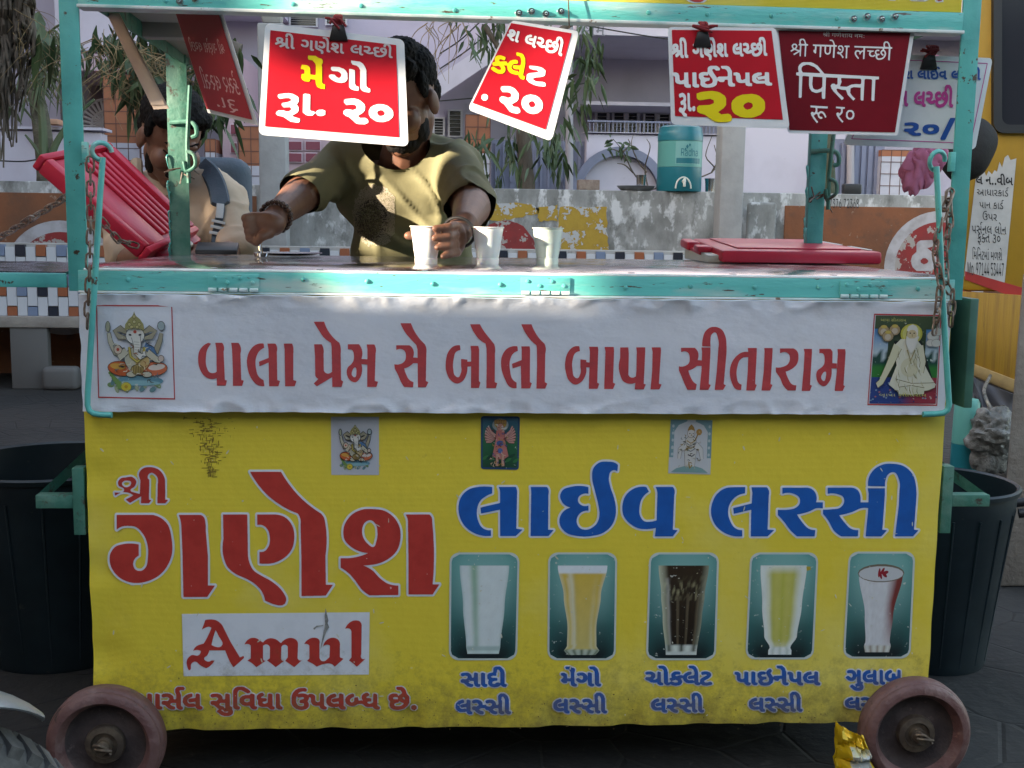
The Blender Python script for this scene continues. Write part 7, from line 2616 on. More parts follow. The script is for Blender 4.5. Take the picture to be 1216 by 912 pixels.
def ragged(pts, n, amp):
    out = []
    for i in range(len(pts)):
        a, b = pts[i], pts[(i + 1) % len(pts)]
        for k in range(n):
            t = k / n
            out.append((a[0] + (b[0] - a[0]) * t + rr_.uniform(-amp, amp), a[1] + (b[1] - a[1]) * t + rr_.uniform(-amp, amp)))
    return out


for pts in (((540, 243), (622, 241), (640, 246), (640, 252), (600, 262), (540, 258)), ((636, 246), (662, 244), (662, 262), (640, 263)), ((664, 246), (720, 246), (722, 299), (662, 299))):
    bm = BM()
    poly_fill(bm, [[at(u, v, YW - .002) for u, v in ragged(pts, 8, 1.3)]])
    recalc(bm)
    obj('paint_patch', bm, MYEL, cw, smooth=False)
bm = BM()
poly_fill(bm, [[at(600 + 36 * math.cos(t) + rr_.uniform(-.8, .8), 300 + 38 * math.sin(t) + rr_.uniform(-.8, .8), YW - .003) for t in [-PI * k / 30 for k in range(31)]]])
recalc(bm)
obj('paint_patch', bm, WREDP, cw, smooth=False)
# concrete posts in the wall
for lab, u0, u1, y0 in (('grey concrete post left of the vendor behind the mango sign', 308, 340, 5.55), ('grey concrete post behind the pineapple sign, right of the water jug', 855, 883, 5.55)):
    a, b = at(u0, 230, y0), at(u1, 230, y0)
    pr = root('concrete_post', lab, 'post', ((a.x + b.x) / 2, y0, 0), 'concrete posts along the wall')
    bm = BM()
    box2(bm, (a.x, y0, 0), (b.x, y0 + .17, 2.25), .012)
    obj('shaft', bm, mat('post_concrete', (.34, .34, .34), .9, c2=(.27, .27, .27), scale=4, bump=.3, bscale=25), pr)
    bm = BM()
    box2(bm, (a.x + .02, y0 + .03, 2.2505), (b.x - .02, y0 + .14, 2.33), .03)
    obj('cap', bm, CONC, pr)
bm = BM()
a, b = at(890, 240, 5.75), at(922, 300, 5.75)
box2(bm, (a.x, 5.78, 0), (b.x, 5.83, a.z), .02, 3)
tag(obj('stone_slab', bm, WALL, None, org=((a.x + b.x) / 2, 5.8, 0)), 'grey stone slab leaning on the wall beside the orange paint', 'slab')

# ------------------------------------------------------------------ things standing on the wall
YJ = 6.0
k_ = (YJ + 2.0915) / FPX
c = at(806, 226, YJ)
jug = root('water_jug', 'two tone teal insulated water jug with tap standing on the wall', 'water jug', (c.x, YJ, zc))
JD = mat('jug_teal', (.006, .16, .20), .35)
JL = mat('jug_light_teal', (.10, .34, .31), .35)
r = 26.5 * k_
M = Mz((c.x, YJ, zc))
bm = BM()
lathe(bm, [(0, .003), (r * .94, .003), (r * .97, 0), (r * 1.0, .01), (r * .985, 27 * k_), (r * .985, 28 * k_), (0, 28 * k_)], M, 40)
obj('base', bm, JD, jug)
bm = BM()
lathe(bm, [(0, 28.2 * k_), (r * .99, 28.2 * k_), (r * .985, 58 * k_), (0, 58 * k_)], M, 40)
jb = obj('jug_body', bm, JL, jug)
bm = BM()
lathe(bm, [(0, 58.2 * k_), (r * 1.0, 58.2 * k_), (r * 1.0, 66 * k_), (r * .97, 68 * k_), (r * .95, 70 * k_), (r * .93, 74 * k_), (r * .8, 76 * k_), (0, 76 * k_)], M, 40)
obj('lid', bm, JD, jug)
bm = BM()
pts = [Vector((c.x + 9 * k_ * math.cos(t), YJ - r * .97, zc + 3 * k_ + 13 * k_ * math.sin(t))) for t in [PI * i / 14 for i in range(15)]]
tube(bm, pts, .006, 8)
lathe(bm, [(0, .055), (.010, .053), (.012, .04), (.012, .0)], Mz((c.x, YJ - r * .90, zc + 11 * k_), (0, -1, 0)), 16)
lathe(bm, [(.009, 0), (.010, .05), (.006, .055), (0, .055)], Mz((c.x, YJ - r * .9 - .045, zc + 5 * k_)), 12)
obj('tap', bm, CWHT, jug)


def curved_label(name, u0, v0, u1, v1, mt, off, word=None):
    bm = BM()
    def P(u, v):
        x = (u - 806) * k_
        x = max(-r * .97, min(r * .97, x))
        return Vector((c.x + x, YJ - math.sqrt((r * .985 + off) ** 2 - x * x), zc + (226 - v) * k_))
    if word:
        for g in letter_groups(WRD[word]):
            poly_fill(bm, [[P(u0 + (u1 - u0) * x / 1000, v1 - (v1 - v0) * z / 1000) for x, z in l] for l in g])
    else:
        n = 8
        A = [bm.verts.new(P(u0 + (u1 - u0) * i / n, v0)) for i in range(n + 1)]
        B = [bm.verts.new(P(u0 + (u1 - u0) * i / n, v1)) for i in range(n + 1)]
        for i in range(n):
            bm.faces.new((A[i], B[i], B[i + 1], A[i + 1]))
    recalc(bm)
    return obj(name, bm, mt, jb, smooth=False)


curved_label('label_print', 796, 169, 827, 195, mat('jug_label', (.16, .40, .38), .5), .001)
curved_label('label_print', 797, 188, 826, 194, JD, .002)
curved_label('lettering', 802, 177, 823, 186, JD, .002, 'jug')
bm = BM()
for x_, z_, s_ in ((809, 175, 1.6), (812, 173, 1.2), (807, 178, 1.1)):
    p_ = Vector((c.x + (x_ - 806) * k_, YJ - r * .99 - .003, zc + (226 - z_) * k_))
    bm.faces.new([bm.verts.new(p_ + Vector((s_ * k_ * a, 0, 1.7 * s_ * k_ * b))) for a, b in ((0, -1), (1, 0), (0, 1), (-1, 0))])
obj('label_print', bm, JD, jb, smooth=False)
for lab, u, v0, rr0, h, nm in (('small steel tumbler standing on the wall right of the jug', 843, 226, 6.5, 16, 'steel_tumbler'), ('steel tumbler standing in the round plate left of the jug', 761, 222, 6, 17, 'steel_tumbler')):
    p_ = at(u, v0, YJ)
    p_.z = zc + (.010 if v0 == 222 else 0)
    bm = BM()
    lathe(bm, [(0, .002), (rr0 * k_ * .8, .002), (rr0 * k_ * .85, 0), (rr0 * k_ * .95, h * k_ * .8), (rr0 * k_ * 1.05, h * k_), (rr0 * k_ * .97, h * k_), (rr0 * k_ * .8, .01), (0, .008)], Mz(p_), 24)
    tag(obj(nm, bm, CHROME, None, org=p_), lab, 'tumbler')
p_ = at(755, 222, YJ)
p_.z = zc
bm = BM()
lathe(bm, [(0, .002), (17 * k_, .002), (21 * k_, .02), (22.5 * k_, .034), (21.5 * k_, .034), (17 * k_, .008), (0, .0075)], Mz(p_), 32)
tag(obj('steel_plate', bm, mat('dull_steel', (.30, .30, .31), .35, metal=1.0), None, org=p_), 'round steel plate on the wall with a tumbler standing in it', 'plate')
a, b = at(686, 212, YJ), at(711, 224, YJ)
bm = BM()
box2(bm, (a.x, YJ - .05, zc + .0005), (b.x, YJ + .05, zc + .07), .006)
tag(obj('brick', bm, mat('old_brick', (.22, .16, .13), .9, c2=(.30, .24, .2), scale=20, bump=.5, bscale=60), None, org=(a.x, YJ, zc)), 'single brown brick lying on the grey wall', 'brick')
a, b = at(1001, 213, YJ), at(1022, 226, YJ)
bm = BM()
box2(bm, (a.x, YJ - .03, zc + .0005), (b.x, YJ + .03, zc + .072), .012, 3)
tag(obj('black_box', bm, BLACK, None, org=(a.x, YJ, zc)), 'small black box on the wall above the orange paint', 'box')

# ------------------------------------------------------------------ the house across the lane
LIL = mat('lilac_plaster', (.47, .44, .55), .85, detail=10, c2=(.40, .375, .47), scale=1.2, grime=((.30, .28, .34), 4, .6, .8), bump=.1, bscale=20)
LIL2 = mat('pale_lilac_plaster', (.60, .57, .67), .8, detail=10, c2=(.53, .50, .59), scale=1.5, grime=((.40, .37, .43), 4, .62, .8))
PINK = mat('pink_plaster', (.52, .38, .43), .8, c2=(.46, .34, .39), scale=2)
BLUG = mat('blue_grey_paint', (.20, .22, .32), .6, c2=(.17, .19, .27), scale=3)
DARKW = mat('dark_glass', (.02, .022, .03), .15)
WFR = mat('window_frame_white', (.55, .54, .58), .5)
TERR = mat('terracotta_tiles', (.36, .13, .065), .6, c2=(.30, .105, .055), scale=5)
WTL = mat('white_wall_tiles', (.52, .52, .60), .4, c2=(.46, .46, .54), scale=4)
MAROON = mat('maroon_panel', (.22, .05, .08), .6)
YH = 10.0
house = root('house', 'lilac two storey house with tiled pillars, arch and dark balcony recess', 'house', (0, YH, 0))
bm = BM()
box2(bm, (-9, YH, 0), (7, YH + 4, 7.5), 0)
obj('wall', bm, LIL, house, smooth=False)
for q_ in ((690, -160, 905, 46, 8.5), (905.5, -160, 1300, 30, 8.9), (60, -120, 206, 62, 9.0), (206.5, -120, 330, 10, 9.2)):
    bm = BM()
    pxbox(bm, *q_, YH - .001)
    obj('upper_block', bm, LIL2, house, smooth=False)
bm = BM()
pxbox(bm, 55, 62.5, 212, 86, 8.7, YH - .001)
obj('balcony_slab', bm, PINK, house, smooth=False)
word_on('house', ((681, 28), (719, 29), (718, 43), (680, 42)), 8.497, mat('grey_letters', (.20, .20, .24), .7), house)
bm = BM()
hexa(bm, [at(512, 96, 8.8), at(604, 34, 8.8), at(604, 60, 8.8), at(512, 122, 8.8), at(512, 96, 9.9), at(604, 34, 9.9), at(604, 60, 9.9), at(512, 122, 9.9)])
obj('stair_slab', bm, LIL2, house, smooth=False)
bm = BM()
hexa(bm, [at(604.3, 34, 8.75), at(690, 34, 8.75), at(690, 48, 8.75), at(604.3, 48, 8.75), at(604.3, 34, 9.9), at(690, 34, 9.9), at(690, 48, 9.9), at(604.3, 48, 9.9)])
pxbox(bm, 696, 120, 880, 128, 9.2, YH - .001)
obj('ledge', bm, LIL2, house, smooth=False)
bm = BM()
pxbox(bm, 697, 160, 884, 240, 8.8, 8.95)
pxbox(bm, 884.5, 150, 1000, 240, 8.7, 8.95)
pxbox(bm, 694, 157, 884.3, 159.8, 8.77, 8.97)
obj('parapet', bm, LIL2, house, smooth=False)
bm = BM()
ca = at(735, 232, 8.79)
kk = (8.79 + 2.09) / FPX
pv = None
for i in range(33):
    t = PI * i / 32
    ring_ = [bm.verts.new((ca.x + rr1 * kk * math.cos(t), yy, ca.z + rr1 * kk * math.sin(t))) for rr1, yy in ((56, 8.79), (56, 8.70), (46, 8.70), (46, 8.79))]
    if pv:
        for k in range(4):
            bm.faces.new((pv[k], pv[(k + 1) % 4], ring_[(k + 1) % 4], ring_[k]))
    pv = ring_
pxbox(bm, 676, 208, 690, 240, 8.68, 8.79)
recalc(bm)
obj('arch', bm, BLUG, house, smooth=False)
for (u0, v0, u1, v1) in ((709, 134, 721, 159), (729, 134, 741, 159), (746, 134, 757, 159), (766, 134, 778, 157), (534, 132, 547, 161), (516, 141, 526, 160), (783, 136, 795, 158), (345, 14, 375, 30), (388, 12, 410, 28)):
    bm = BM()
    for q_ in ((u0 - 2.2, v0 - 2, u0, v1 + 2), (u1, v0 - 2, u1 + 2.2, v1 + 2), (u0 + .01, v0 - 2, u1 - .01, v0), (u0 + .01, v1, u1 - .01, v1 + 2)):
        pxbox(bm, *q_, YH - .06, YH - .002)
    wf = obj('window', bm, WFR, house, smooth=False)
    bm = BM()
    pxbox(bm, u0, v0, u1, v1, YH - .02, YH - .003)
    obj('pane', bm, DARKW, wf, smooth=False)
    bm = BM()
    for k in range(1, 6):
        v = v0 + (v1 - v0) * k / 6
        pxbox(bm, u0 + .1, v - .3, u1 - .1, v + .3, YH - .05, YH - .03)
    obj('grille', bm, WFR, wf, smooth=False)
bm = BM()
for k in range(40):
    u = 700 + k * 4.6
    pxbox(bm, u, 146, u + .7, 160, 9.0, 9.012)
pxbox(bm, 697, 144.5, 884, 146, 8.995, 9.015)
obj('railing', bm, BLUG, house, smooth=False)


def tiled_pillar(u0, u1, v0, v1, v2, y):
    bm = BM()
    kk = (y + 2.09) / FPX
    a, b, cz = at(u0, v0, y), at(u1, v1, y), at(u0, v2, y)
    box2(bm, (a.x, y, b.z), (b.x, y + .35, a.z), 0, 1, 0)
    box2(bm, (a.x, y, cz.z - .3), (b.x, y + .35, b.z - .001), 0, 1, 1)
    nx_ = max(2, round((b.x - a.x) / .105))
    for i in range(nx_ + 1):
        x = a.x + (b.x - a.x) * i / nx_
        box2(bm, (x - .003, y - .004, cz.z - .3), (x + .003, y - .0005, a.z), 0, 1, 2)
    z = a.z
    while z > cz.z - .3:
        box2(bm, (a.x, y - .0045, z - .003), (b.x, y - .0042, z + .003), 0, 1, 2)
        z -= .105
    return obj('tiled_pillar', bm, [TERR, WTL, mat('tile_joint', (.13, .07, .06), .9)], house, smooth=False)


tiled_pillar(122, 166, 88, 170, 230, 8.6)
tiled_pillar(166.5, 178, 138, 172, 230, 8.4)
tiled_pillar(283, 313, 150, 197, 230, 8.4)
tiled_pillar(243, 256, 165, 181, 230, 8.4)
tiled_pillar(553, 582, 136, 182, 230, 8.4)
tiled_pillar(1047, 1082, 178, 186, 230, 8.4)
bm = BM()
for y_, q_ in ((8.55, (262, 60, 283, 240)), (8.56, (338, 150, 440, 240))):
    pxbox(bm, *q_, y_, YH - .002)
for k in range(6):
    u = 266 + k * 2.6
dr = obj('panelled_door', bm, PINK, house, smooth=False)
TRIM = mat('pale_pink_trim', (.60, .48, .56), .7)
for u, v, w_, h_ in [(341, 168, 17, 10), (363, 168, 17, 10), (341, 182, 17, 10), (363, 182, 17, 10)] + [(274, 148 + 22 * k, 7, 11) for k in range(4)]:
    bm = BM()
    pxbox(bm, u - 1.2, v - 1.2, u + w_ + 1.2, v + h_ + 1.2, 8.535, 8.549, 0, 0)
    pxbox(bm, u, v, u + w_, v + h_, 8.528, 8.5345, 0, 1)
    obj('door_panel', bm, [TRIM, MAROON], dr, smooth=False)
bm = BM()
pxbox(bm, 584, 166, 696, 240, 8.95, 9.0)
for k in range(12):
    pxbox(bm, 588 + 9 * k, 170, 589.6 + 9 * k, 236, 8.925, 8.949)
for k in range(3):
    pxbox(bm, 606 + 30 * k, 176, 608 + 30 * k, 216, 8.90, 8.9245)
obj('gate', bm, BLUG, house, smooth=False)
bm = BM()
pxbox(bm, 990, 165, 1047, 240, 8.5, 8.55)
for k in range(7):
    pxbox(bm, 992 + 8 * k, 170, 993.4 + 8 * k, 236, 8.475, 8.499)
obj('gate', bm, BLUG, house, smooth=False)
# fan light, and a flat panel coloured dark as the porch recess's shade
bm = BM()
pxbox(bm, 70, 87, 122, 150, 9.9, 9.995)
obj('porch_shade_panel', bm, mat('porch_shade_colour', (.16, .145, .16), .9), house, smooth=False)
bm = BM()
cf = at(127, 150, 9.6)
kk = 11.7 / FPX
for k in range(9):
    a = rad(90 + 90 * k / 8)
    tube(bm, [cf + Vector((4 * kk * math.cos(a), 0, 4 * kk * math.sin(a))), cf + Vector((30 * kk * math.cos(a), 0, 30 * kk * math.sin(a)))], .012, 6)
for rr1 in (30, 17):
    tube(bm, [cf + Vector((rr1 * kk * math.cos(rad(90 + 4.5 * k)), 0, rr1 * kk * math.sin(rad(90 + 4.5 * k)))) for k in range(21)], .014, 6)
for k in range(5):
    tube(bm, [at(104 + 5 * k, 150, 9.6), at(104 + 5 * k, 172, 9.6)], .014, 6)
obj('fan_grille', bm, WFR, house)
bm = BM()
pxbox(bm, 76, 132, 83, 148, 9.8, 9.899)
obj('window', bm, WFR, house, smooth=False)
bm = BM()
pxbox(bm, -70, 155, 122, 240, 8.0, 8.2)
pxbox(bm, -74, 148, 122, 154.8, 7.96, 8.24)
fw = obj('front_wall', bm, LIL2, house, smooth=False)
bm = BM()
pxbox(bm, 40, 141, 55, 168, 7.85, 7.99, .02)
pxbox(bm, 55.5, 141, 69, 148, 7.85, 7.99, .01)
obj('cap_block', bm, mat('peach_block', (.48, .27, .18), .8), fw)
bm = BM()
for u, y in ((676, 8.45), (1010, 8.42)):
    tube(bm, [at(u, -60, y), at(u, 240, y)], .035, 10)
obj('drain_pipe', bm, mat('pipe_grey', (.36, .34, .38), .6), house)
# wires
bm = BM()
for (u0, v0, u1, v1, y) in ((640, 20, 900, 60, 8.0), (520, 120, 700, 98, 8.0), (880, 96, 1080, 60, 7.8), (522, 82, 592, 28, 7.5), (522, 64, 570, 26, 7.6), (0, 191, 60, 186, 7.0)):
    tube(bm, curve([at(u0, v0, y), at((u0 + u1) / 2, (v0 + v1) / 2 + 3, y), at(u1, v1, y)]), .006, 6)
obj('cable', bm, BLK, house)

# ------------------------------------------------------------------ trees
LEAF = mat('dark_leaves', (.030, .060, .022), .5, c2=(.055, .095, .035), scale=3)
LEAF2 = mat('pale_leaves', (.06, .10, .04), .5, c2=(.045, .075, .035), scale=3)
BARK = mat('grey_brown_bark', (.09, .07, .055), .95, c2=(.15, .125, .10), scale=9, stretch=(1, 1, .3), bump=.8, bscale=24)
STRAW = mat('dry_rootlets', (.30, .21, .11), .85, c2=(.17, .115, .06), scale=20)
PALMG = mat('palm_green', (.085, .12, .06), .6, c2=(.12, .13, .07), scale=7)
rt = random.Random(21)


def leaf(bm, p, d, L, w, mi=0):
    d = d.normalized()
    s = d.cross(Vector((rt.uniform(-1, 1), rt.uniform(-1, 1), rt.uniform(-.3, .3)))).normalized()
    n = s.cross(d)
    prev = None
    for t, k in ((0, .12), (.3, .9), (.6, .8), (1, .05)):
        c = p + d * L * t - Vector((0, 0, 1)) * L * .25 * t * t
        a, b, m_ = bm.verts.new(c - s * w * k / 2), bm.verts.new(c + s * w * k / 2), bm.verts.new(c + n * w * .12 * k)
        if prev:
            for q_ in ((prev[0], prev[2], m_, a), (prev[2], prev[1], b, m_)):
                f = bm.faces.new(q_)
                f.material_index = mi
        prev = (a, b, m_)


def spray(bm, p, n, L, w, spread, down=.8, mats_=2):
    for _ in range(n):
        d = Vector((rt.gauss(0, spread), rt.gauss(0, spread), rt.gauss(-down, .35)))
        leaf(bm, p + Vector((rt.gauss(0, .3), rt.gauss(0, .3), rt.gauss(0, .3))) * L, d, L * rt.uniform(.6, 1.2), w * rt.uniform(.7, 1.2), rt.randrange(mats_))


# big old trunk at the left with aerial roots; one limb reaches over the stall's back
yt = 2.6
tr = root('tree', 'old trunk hung with dry rootlets at the far left, leaves reaching behind the stall roof', 'tree', (at(-6, 300, yt).x, yt, 0), None)
bm = BM()
b0_ = at(-14, 300, yt)
tube(bm, curve([Vector((b0_.x - .45, yt + .5, 0)), Vector((b0_.x - .42, yt + .5, .7)), Vector((b0_.x - .25, yt + .3, 1.2)), at(-34, 150, yt), at(-20, 60, yt), at(-16, -60, yt), at(-20, -220, yt)]), [.16, .13, .09, .08, .085, .085, .09], 18)
for v in bm.verts:
    v.co += Vector((noise.noise(Vector((v.co.x * 22, v.co.y * 22, v.co.z * 5))), noise.noise(Vector((v.co.x * 22 + 5, v.co.y * 22, v.co.z * 5))), 0)) * .035
obj('trunk', bm, BARK, tr)
bm = BM()
tube(bm, curve([at(4, -60, yt), at(80, -40, yt - .3), at(160, 5, yt - .55), at(230, 40, yt - .6), at(285, 62, yt - .6)]), [.07, .06, .055, .05, .05, .05, .045, .045] + [.04] * 9 + [.034] * 8 + [.028] * 8, 10)
tube(bm, curve([at(160, 5, yt - .55), at(190, 20, yt - .4), at(205, 90, yt - .45)]), .018, 8)
obj('limb', bm, BARK, tr)
bm = BM()
for u, v, n in [(150, 42, 10), (168, 52, 16), (182, 70, 14), (165, 85, 12), (158, 100, 10), (200, 60, 14), (196, 88, 14), (160, 112, 12), (190, 120, 16), (178, 104, 16), (170, 128, 10), (205, 100, 14), (240, 60, 12), (238, 110, 14),
                (262, 70, 10), (248, 140, 10), (268, 140, 8), (215, 40, 12), (120, 46, 8), (280, 60, 8), (228, 86, 12), (160, 68, 10), (186, 140, 8)]:
    spray(bm, at(u + rt.uniform(-4, 4), v + rt.uniform(-4, 4), yt - .5 + rt.uniform(-.15, .2)), n, .085, .026, .45, .9)
for _ in range(46):
    t = rt.random()
    spray(bm, at(128 + 150 * t + rt.gauss(0, 16), 52 + 60 * t + rt.gauss(0, 22), yt - .45 + rt.uniform(-.12, .2)), 7, .072, .020, .5, .9)
spray(bm, at(46, 22, yt), 5, .16, .09, .2, .8)
spray(bm, at(30, 30, yt), 6, .10, .045, .4, .6)
for _ in range(70):
    spray(bm, at(rt.uniform(-180, 330), rt.uniform(-330, -70), yt + rt.uniform(-.6, .8)), 12, .11, .04, .6, .5)
obj('crown', bm, [LEAF, LEAF2], tr, smooth=False)
bm = BM()
for k in range(170):
    if k < 55:
        p_ = at(rt.uniform(14, 44), rt.uniform(-4, 90), yt + rt.uniform(-.15, .05))
        sp = .06
    elif k < 155:
        t = rt.random()
        p_ = at(112 + 90 * t + rt.gauss(0, 14), 46 + 34 * t + rt.gauss(0, 12), yt - .55 + rt.uniform(-.1, .1))
        sp = .09
    else:
        p_ = at(rt.uniform(505, 550), rt.uniform(14, 34), 1.6)
        sp = .03
    q1 = p_ + Vector((rt.gauss(-.01, sp), rt.gauss(0, .03), -rt.uniform(.03, .09)))
    q2 = q1 + Vector((rt.gauss(-.01, sp), rt.gauss(0, .03), -rt.uniform(.03, .12)))
    tube(bm, curve([p_, q1, q2], 5), [rt.uniform(.0010, .0022), .0006], 5)
obj('aerial_roots', bm, STRAW, tr)
bm = BM()
for k in range(60):
    u0 = rt.uniform(-14, 36)
    P_ = [at(u0 + 5 * math.sin(j * 1.1 + k) + rt.uniform(-2, 2), -20 + j * (30 if u0 < 18 else 22) * rt.uniform(.8, 1.05), yt - .08 + rt.uniform(-.05, .08)) for j in range(rt.randint(5, 8))]
    tube(bm, curve(P_, 4), [rt.uniform(.004, .012), .006, .003], 6)
obj('hanging_roots', bm, BARK, tr)

# young palm by the wall
yp = 6.35
pb = at(58, 420, yp)
pl_ = root('palm_tree', 'young palm with thin arching fronds growing left of the stall', 'palm', (pb.x, yp, 0))
bm = BM()
tube(bm, curve([Vector((pb.x + .02, yp, 0)), at(56, 250, yp), at(55, 200, yp), at(48, 140, yp), at(40, 100, yp)]), [.075, .07, .066, .06, .05], 14)
obj('trunk', bm, mat('palm_bark', (.10, .095, .07), .9, c2=(.16, .15, .11), scale=8, bump=.7, bscale=30, stretch=(1, 1, 3)), pl_)
bm = BM()
for (pts, r0) in (([(56, 205), (66, 172), (86, 142), (112, 118)], .032), ([(54, 200), (44, 178), (30, 160)], .022), ([(52, 190), (50, 140), (44, 90), (40, 40)], .035)):
    P_ = curve([at(u, v, yp - .05) for u, v in pts])
    tube(bm, P_, [r0 * (1 - .7 * i / (len(P_) - 1)) for i in range(len(P_))], 8)
obj('frond_stem', bm, PALMG, pl_)
bm = BM()
for (s, c, e, n) in (((44, 90), (80, 52), (84, 76), 0), ((30, 70), (62, 36), (80, 62), 0), ((28, 92), (70, 70), (96, 92), 0), ((20, 120), (55, 92), (92, 106), 0), ((40, 60), (70, 30), (86, 46), 0), ((24, 80), (52, 50), (80, 58), 0), ((26, 105), (60, 78), (90, 84), 0)):
    P_ = curve([at(*s, yp), at(*c, yp - .1), at(*e, yp - .2)], 9)
    for i in range(len(P_) - 1):
        t = (P_[i + 1] - P_[i]).normalized()
        for sd in (1,):
            leaf(bm, P_[i], Vector((-.25, rt.uniform(-.3, .3), -1)) if i % 2 else t * .6 + Vector((0, 0, -.7)), .20, .022)
    tube(bm, P_, .008, 6)
for _ in range(6):
    spray(bm, at(rt.uniform(-8, 4), rt.uniform(90, 140), yp), 4, .12, .05, .5, .2, 1)
obj('frond', bm, [PALMG, PALMG], pl_, smooth=False)

# slim tree behind the wall in the middle
ym = 6.6
mb = at(624, 300, ym)
mt_ = root('tree', 'slim tree with drooping dark leaves behind the wall, seen past the slanted chocolate sign', 'tree', (mb.x, ym, 0), None)
bm = BM()
tube(bm, curve([Vector((mb.x, ym, 0)), at(625, 230, ym), at(622, 160, ym), at(628, 80, ym), at(620, 0, ym), at(640, -120, ym)]), [.065] * 10 + [.055] * 10 + [.045] * 10 + [.035] * 11, 12)
tube(bm, curve([at(624, 100, ym), at(650, 50, ym - .1), at(690, 20, ym - .1)]), .022, 8)
tube(bm, curve([at(622, 120, ym), at(600, 70, ym - .1), at(575, 30, ym)]), .02, 8)
obj('trunk', bm, BARK, mt_)
bm = BM()
for u, v, n in [(572, 40, 14), (580, 60, 14), (590, 30, 12), (700, 50, 14), (690, 70, 16), (705, 75, 12), (698, 100, 16), (680, 95, 12), (690, 120, 12), (676, 140, 10), (560, 160, 7), (575, 172, 10), (600, 180, 12), (592, 200, 8), (610, 170, 10),
                (612, 192, 8), (650, 178, 12), (662, 190, 12), (668, 205, 9), (655, 160, 12), (660, 170, 10), (640, 165, 8), (560, 45, 10), (690, 40, 12), (675, 60, 12), (650, 40, 14), (620, 60, 14), (600, 90, 14), (640, 110, 14), (620, 140, 14), (585, 110, 10)]:
    spray(bm, at(u + rt.uniform(-5, 5), v + rt.uniform(-8, 4), ym - .1 + rt.uniform(-.3, .3)), n, .135, .032, .42, .95)
for _ in range(60):
    spray(bm, at(rt.uniform(520, 760), rt.uniform(-260, 8), ym + rt.uniform(-.6, .6)), 10, .17, .05, .5, .7)
obj('crown', bm, [LEAF, LEAF2], mt_, smooth=False)
# bare twiggy plant round the jug
yq = 6.4
qb = at(770, 300, yq)
pt_ = root('plant', 'bare twiggy plant with a few leaves behind the water jug', 'plant', (qb.x, yq, 0))
bm = BM()
tube(bm, [Vector((qb.x, yq, 0)), at(770, 226, yq)], .012, 8)
TW = [((770, 226), (752, 205), (740, 180), (728, 165)), ((745, 190), (735, 180), (722, 176)), ((770, 226), (766, 200), (772, 175), (768, 165)), ((768, 205), (757, 190), (750, 172), (752, 160)), ((752, 205), (742, 196), (733, 194)),
      ((770, 226), (845, 205), (838, 185), (846, 160)), ((845, 205), (852, 190), (848, 172)), ((848, 215), (856, 200), (850, 185)), ((740, 180), (748, 172), (746, 165))]
for t in TW:
    P_ = curve([at(u, v, yq + rt.uniform(-.05, .05)) for u, v in t], 5)
    tube(bm, P_, [.007 * (1 - .7 * i / len(P_)) for i in range(len(P_))], 6)
obj('stem', bm, BARK, pt_)
bm = BM()
for u, v in ((722, 176), (728, 167), (733, 178), (746, 176), (742, 182), (738, 170)):
    spray(bm, at(u, v, yq), 4, .06, .03, .5, .4)
obj('leaf', bm, [LEAF, LEAF2], pt_, smooth=False)
yk = 6.5
kb = at(984, 300, yk)
sk_ = root('tree', 'thin mossy trunk behind the wall by the right back post', 'tree', (kb.x, yk, 0), None)
bm = BM()
tube(bm, curve([Vector((kb.x, yk, 0)), at(985, 226, yk), at(981, 180, yk), at(986, 120, yk), at(980, 20, yk), at(990, -100, yk)]), [.045] * 40 + [.04] * 1, 10)
obj('trunk', bm, mat('mossy_bark', (.06, .075, .045), .95, c2=(.10, .10, .07), scale=14, bump=.6, bscale=30), sk_)
bm = BM()
for _ in range(14):
    spray(bm, at(rt.uniform(940, 1060), rt.uniform(-190, -50), yk), 12, .16, .05, .6, .5)
obj('crown', bm, [LEAF, LEAF2], sk_, smooth=False)

# ------------------------------------------------------------------ mustard vehicle at the right with its poster
MUST = mat('mustard_paint', (.42, .24, .02), .55, c2=(.34, .19, .02), scale=3, grime=((.12, .075, .03), 7, .60, .80), spots=(.07, .05, .03), spot_scale=30, spot_lo=.70, spot_hi=.74, bump=.1, bscale=30)
MWOOD = mat('mustard_boards', (.40, .21, .02), .6, c2=(.30, .15, .02), scale=9, stretch=(6, 1, .35), grime=((.07, .045, .02), 14, .62, .78), bump=.2, bscale=30)
YT = 2.0
tk = root('truck', 'mustard yellow truck body with black window rubber and a white poster pasted on', 'truck', (at(1230, 400, YT).x, YT, 0))
bm = BM()
a, b = at(1134, 425, YT), at(1134, -60, YT)
zlo = at(1150, 346, YT).z
xbk = at(1150, 300, YT + 1.3).x
hexa(bm, [(a.x, YT, 2.2), (a.x + 1.9, YT, 2.2), (a.x + 1.9, YT, zlo), (a.x, YT, zlo), (xbk, YT + 1.3, 2.2), (a.x + 1.9, YT + 1.3, 2.2), (a.x + 1.9, YT + 1.3, zlo), (xbk, YT + 1.3, zlo)], .02)
obj('body', bm, MUST, tk)
bm = BM()
hexa(bm, [at(1142, 346, YT - .02), at(1240, 352, YT - .02), at(1240, 465, YT - .02), at(1144, 428, YT - .02), at(1150, 346, YT + .5), at(1240, 352, YT + .5), at(1240, 465, YT + .5), at(1150, 428, YT + .5)], .004)
obj('lower_panel', bm, MWOOD, tk)
bm = BM()
hexa(bm, [at(1146, 428, YT - .035), at(1240, 464, YT - .035), at(1240, 482, YT - .035), at(1144, 442, YT - .035), at(1146, 428, YT + .1), at(1240, 464, YT + .1), at(1240, 482, YT + .1), at(1144, 442, YT + .1)], .006)
obj('sill', bm, mat('worn_sill', (.40, .25, .09), .7, c2=(.28, .17, .07), scale=14), tk)
bm = BM()
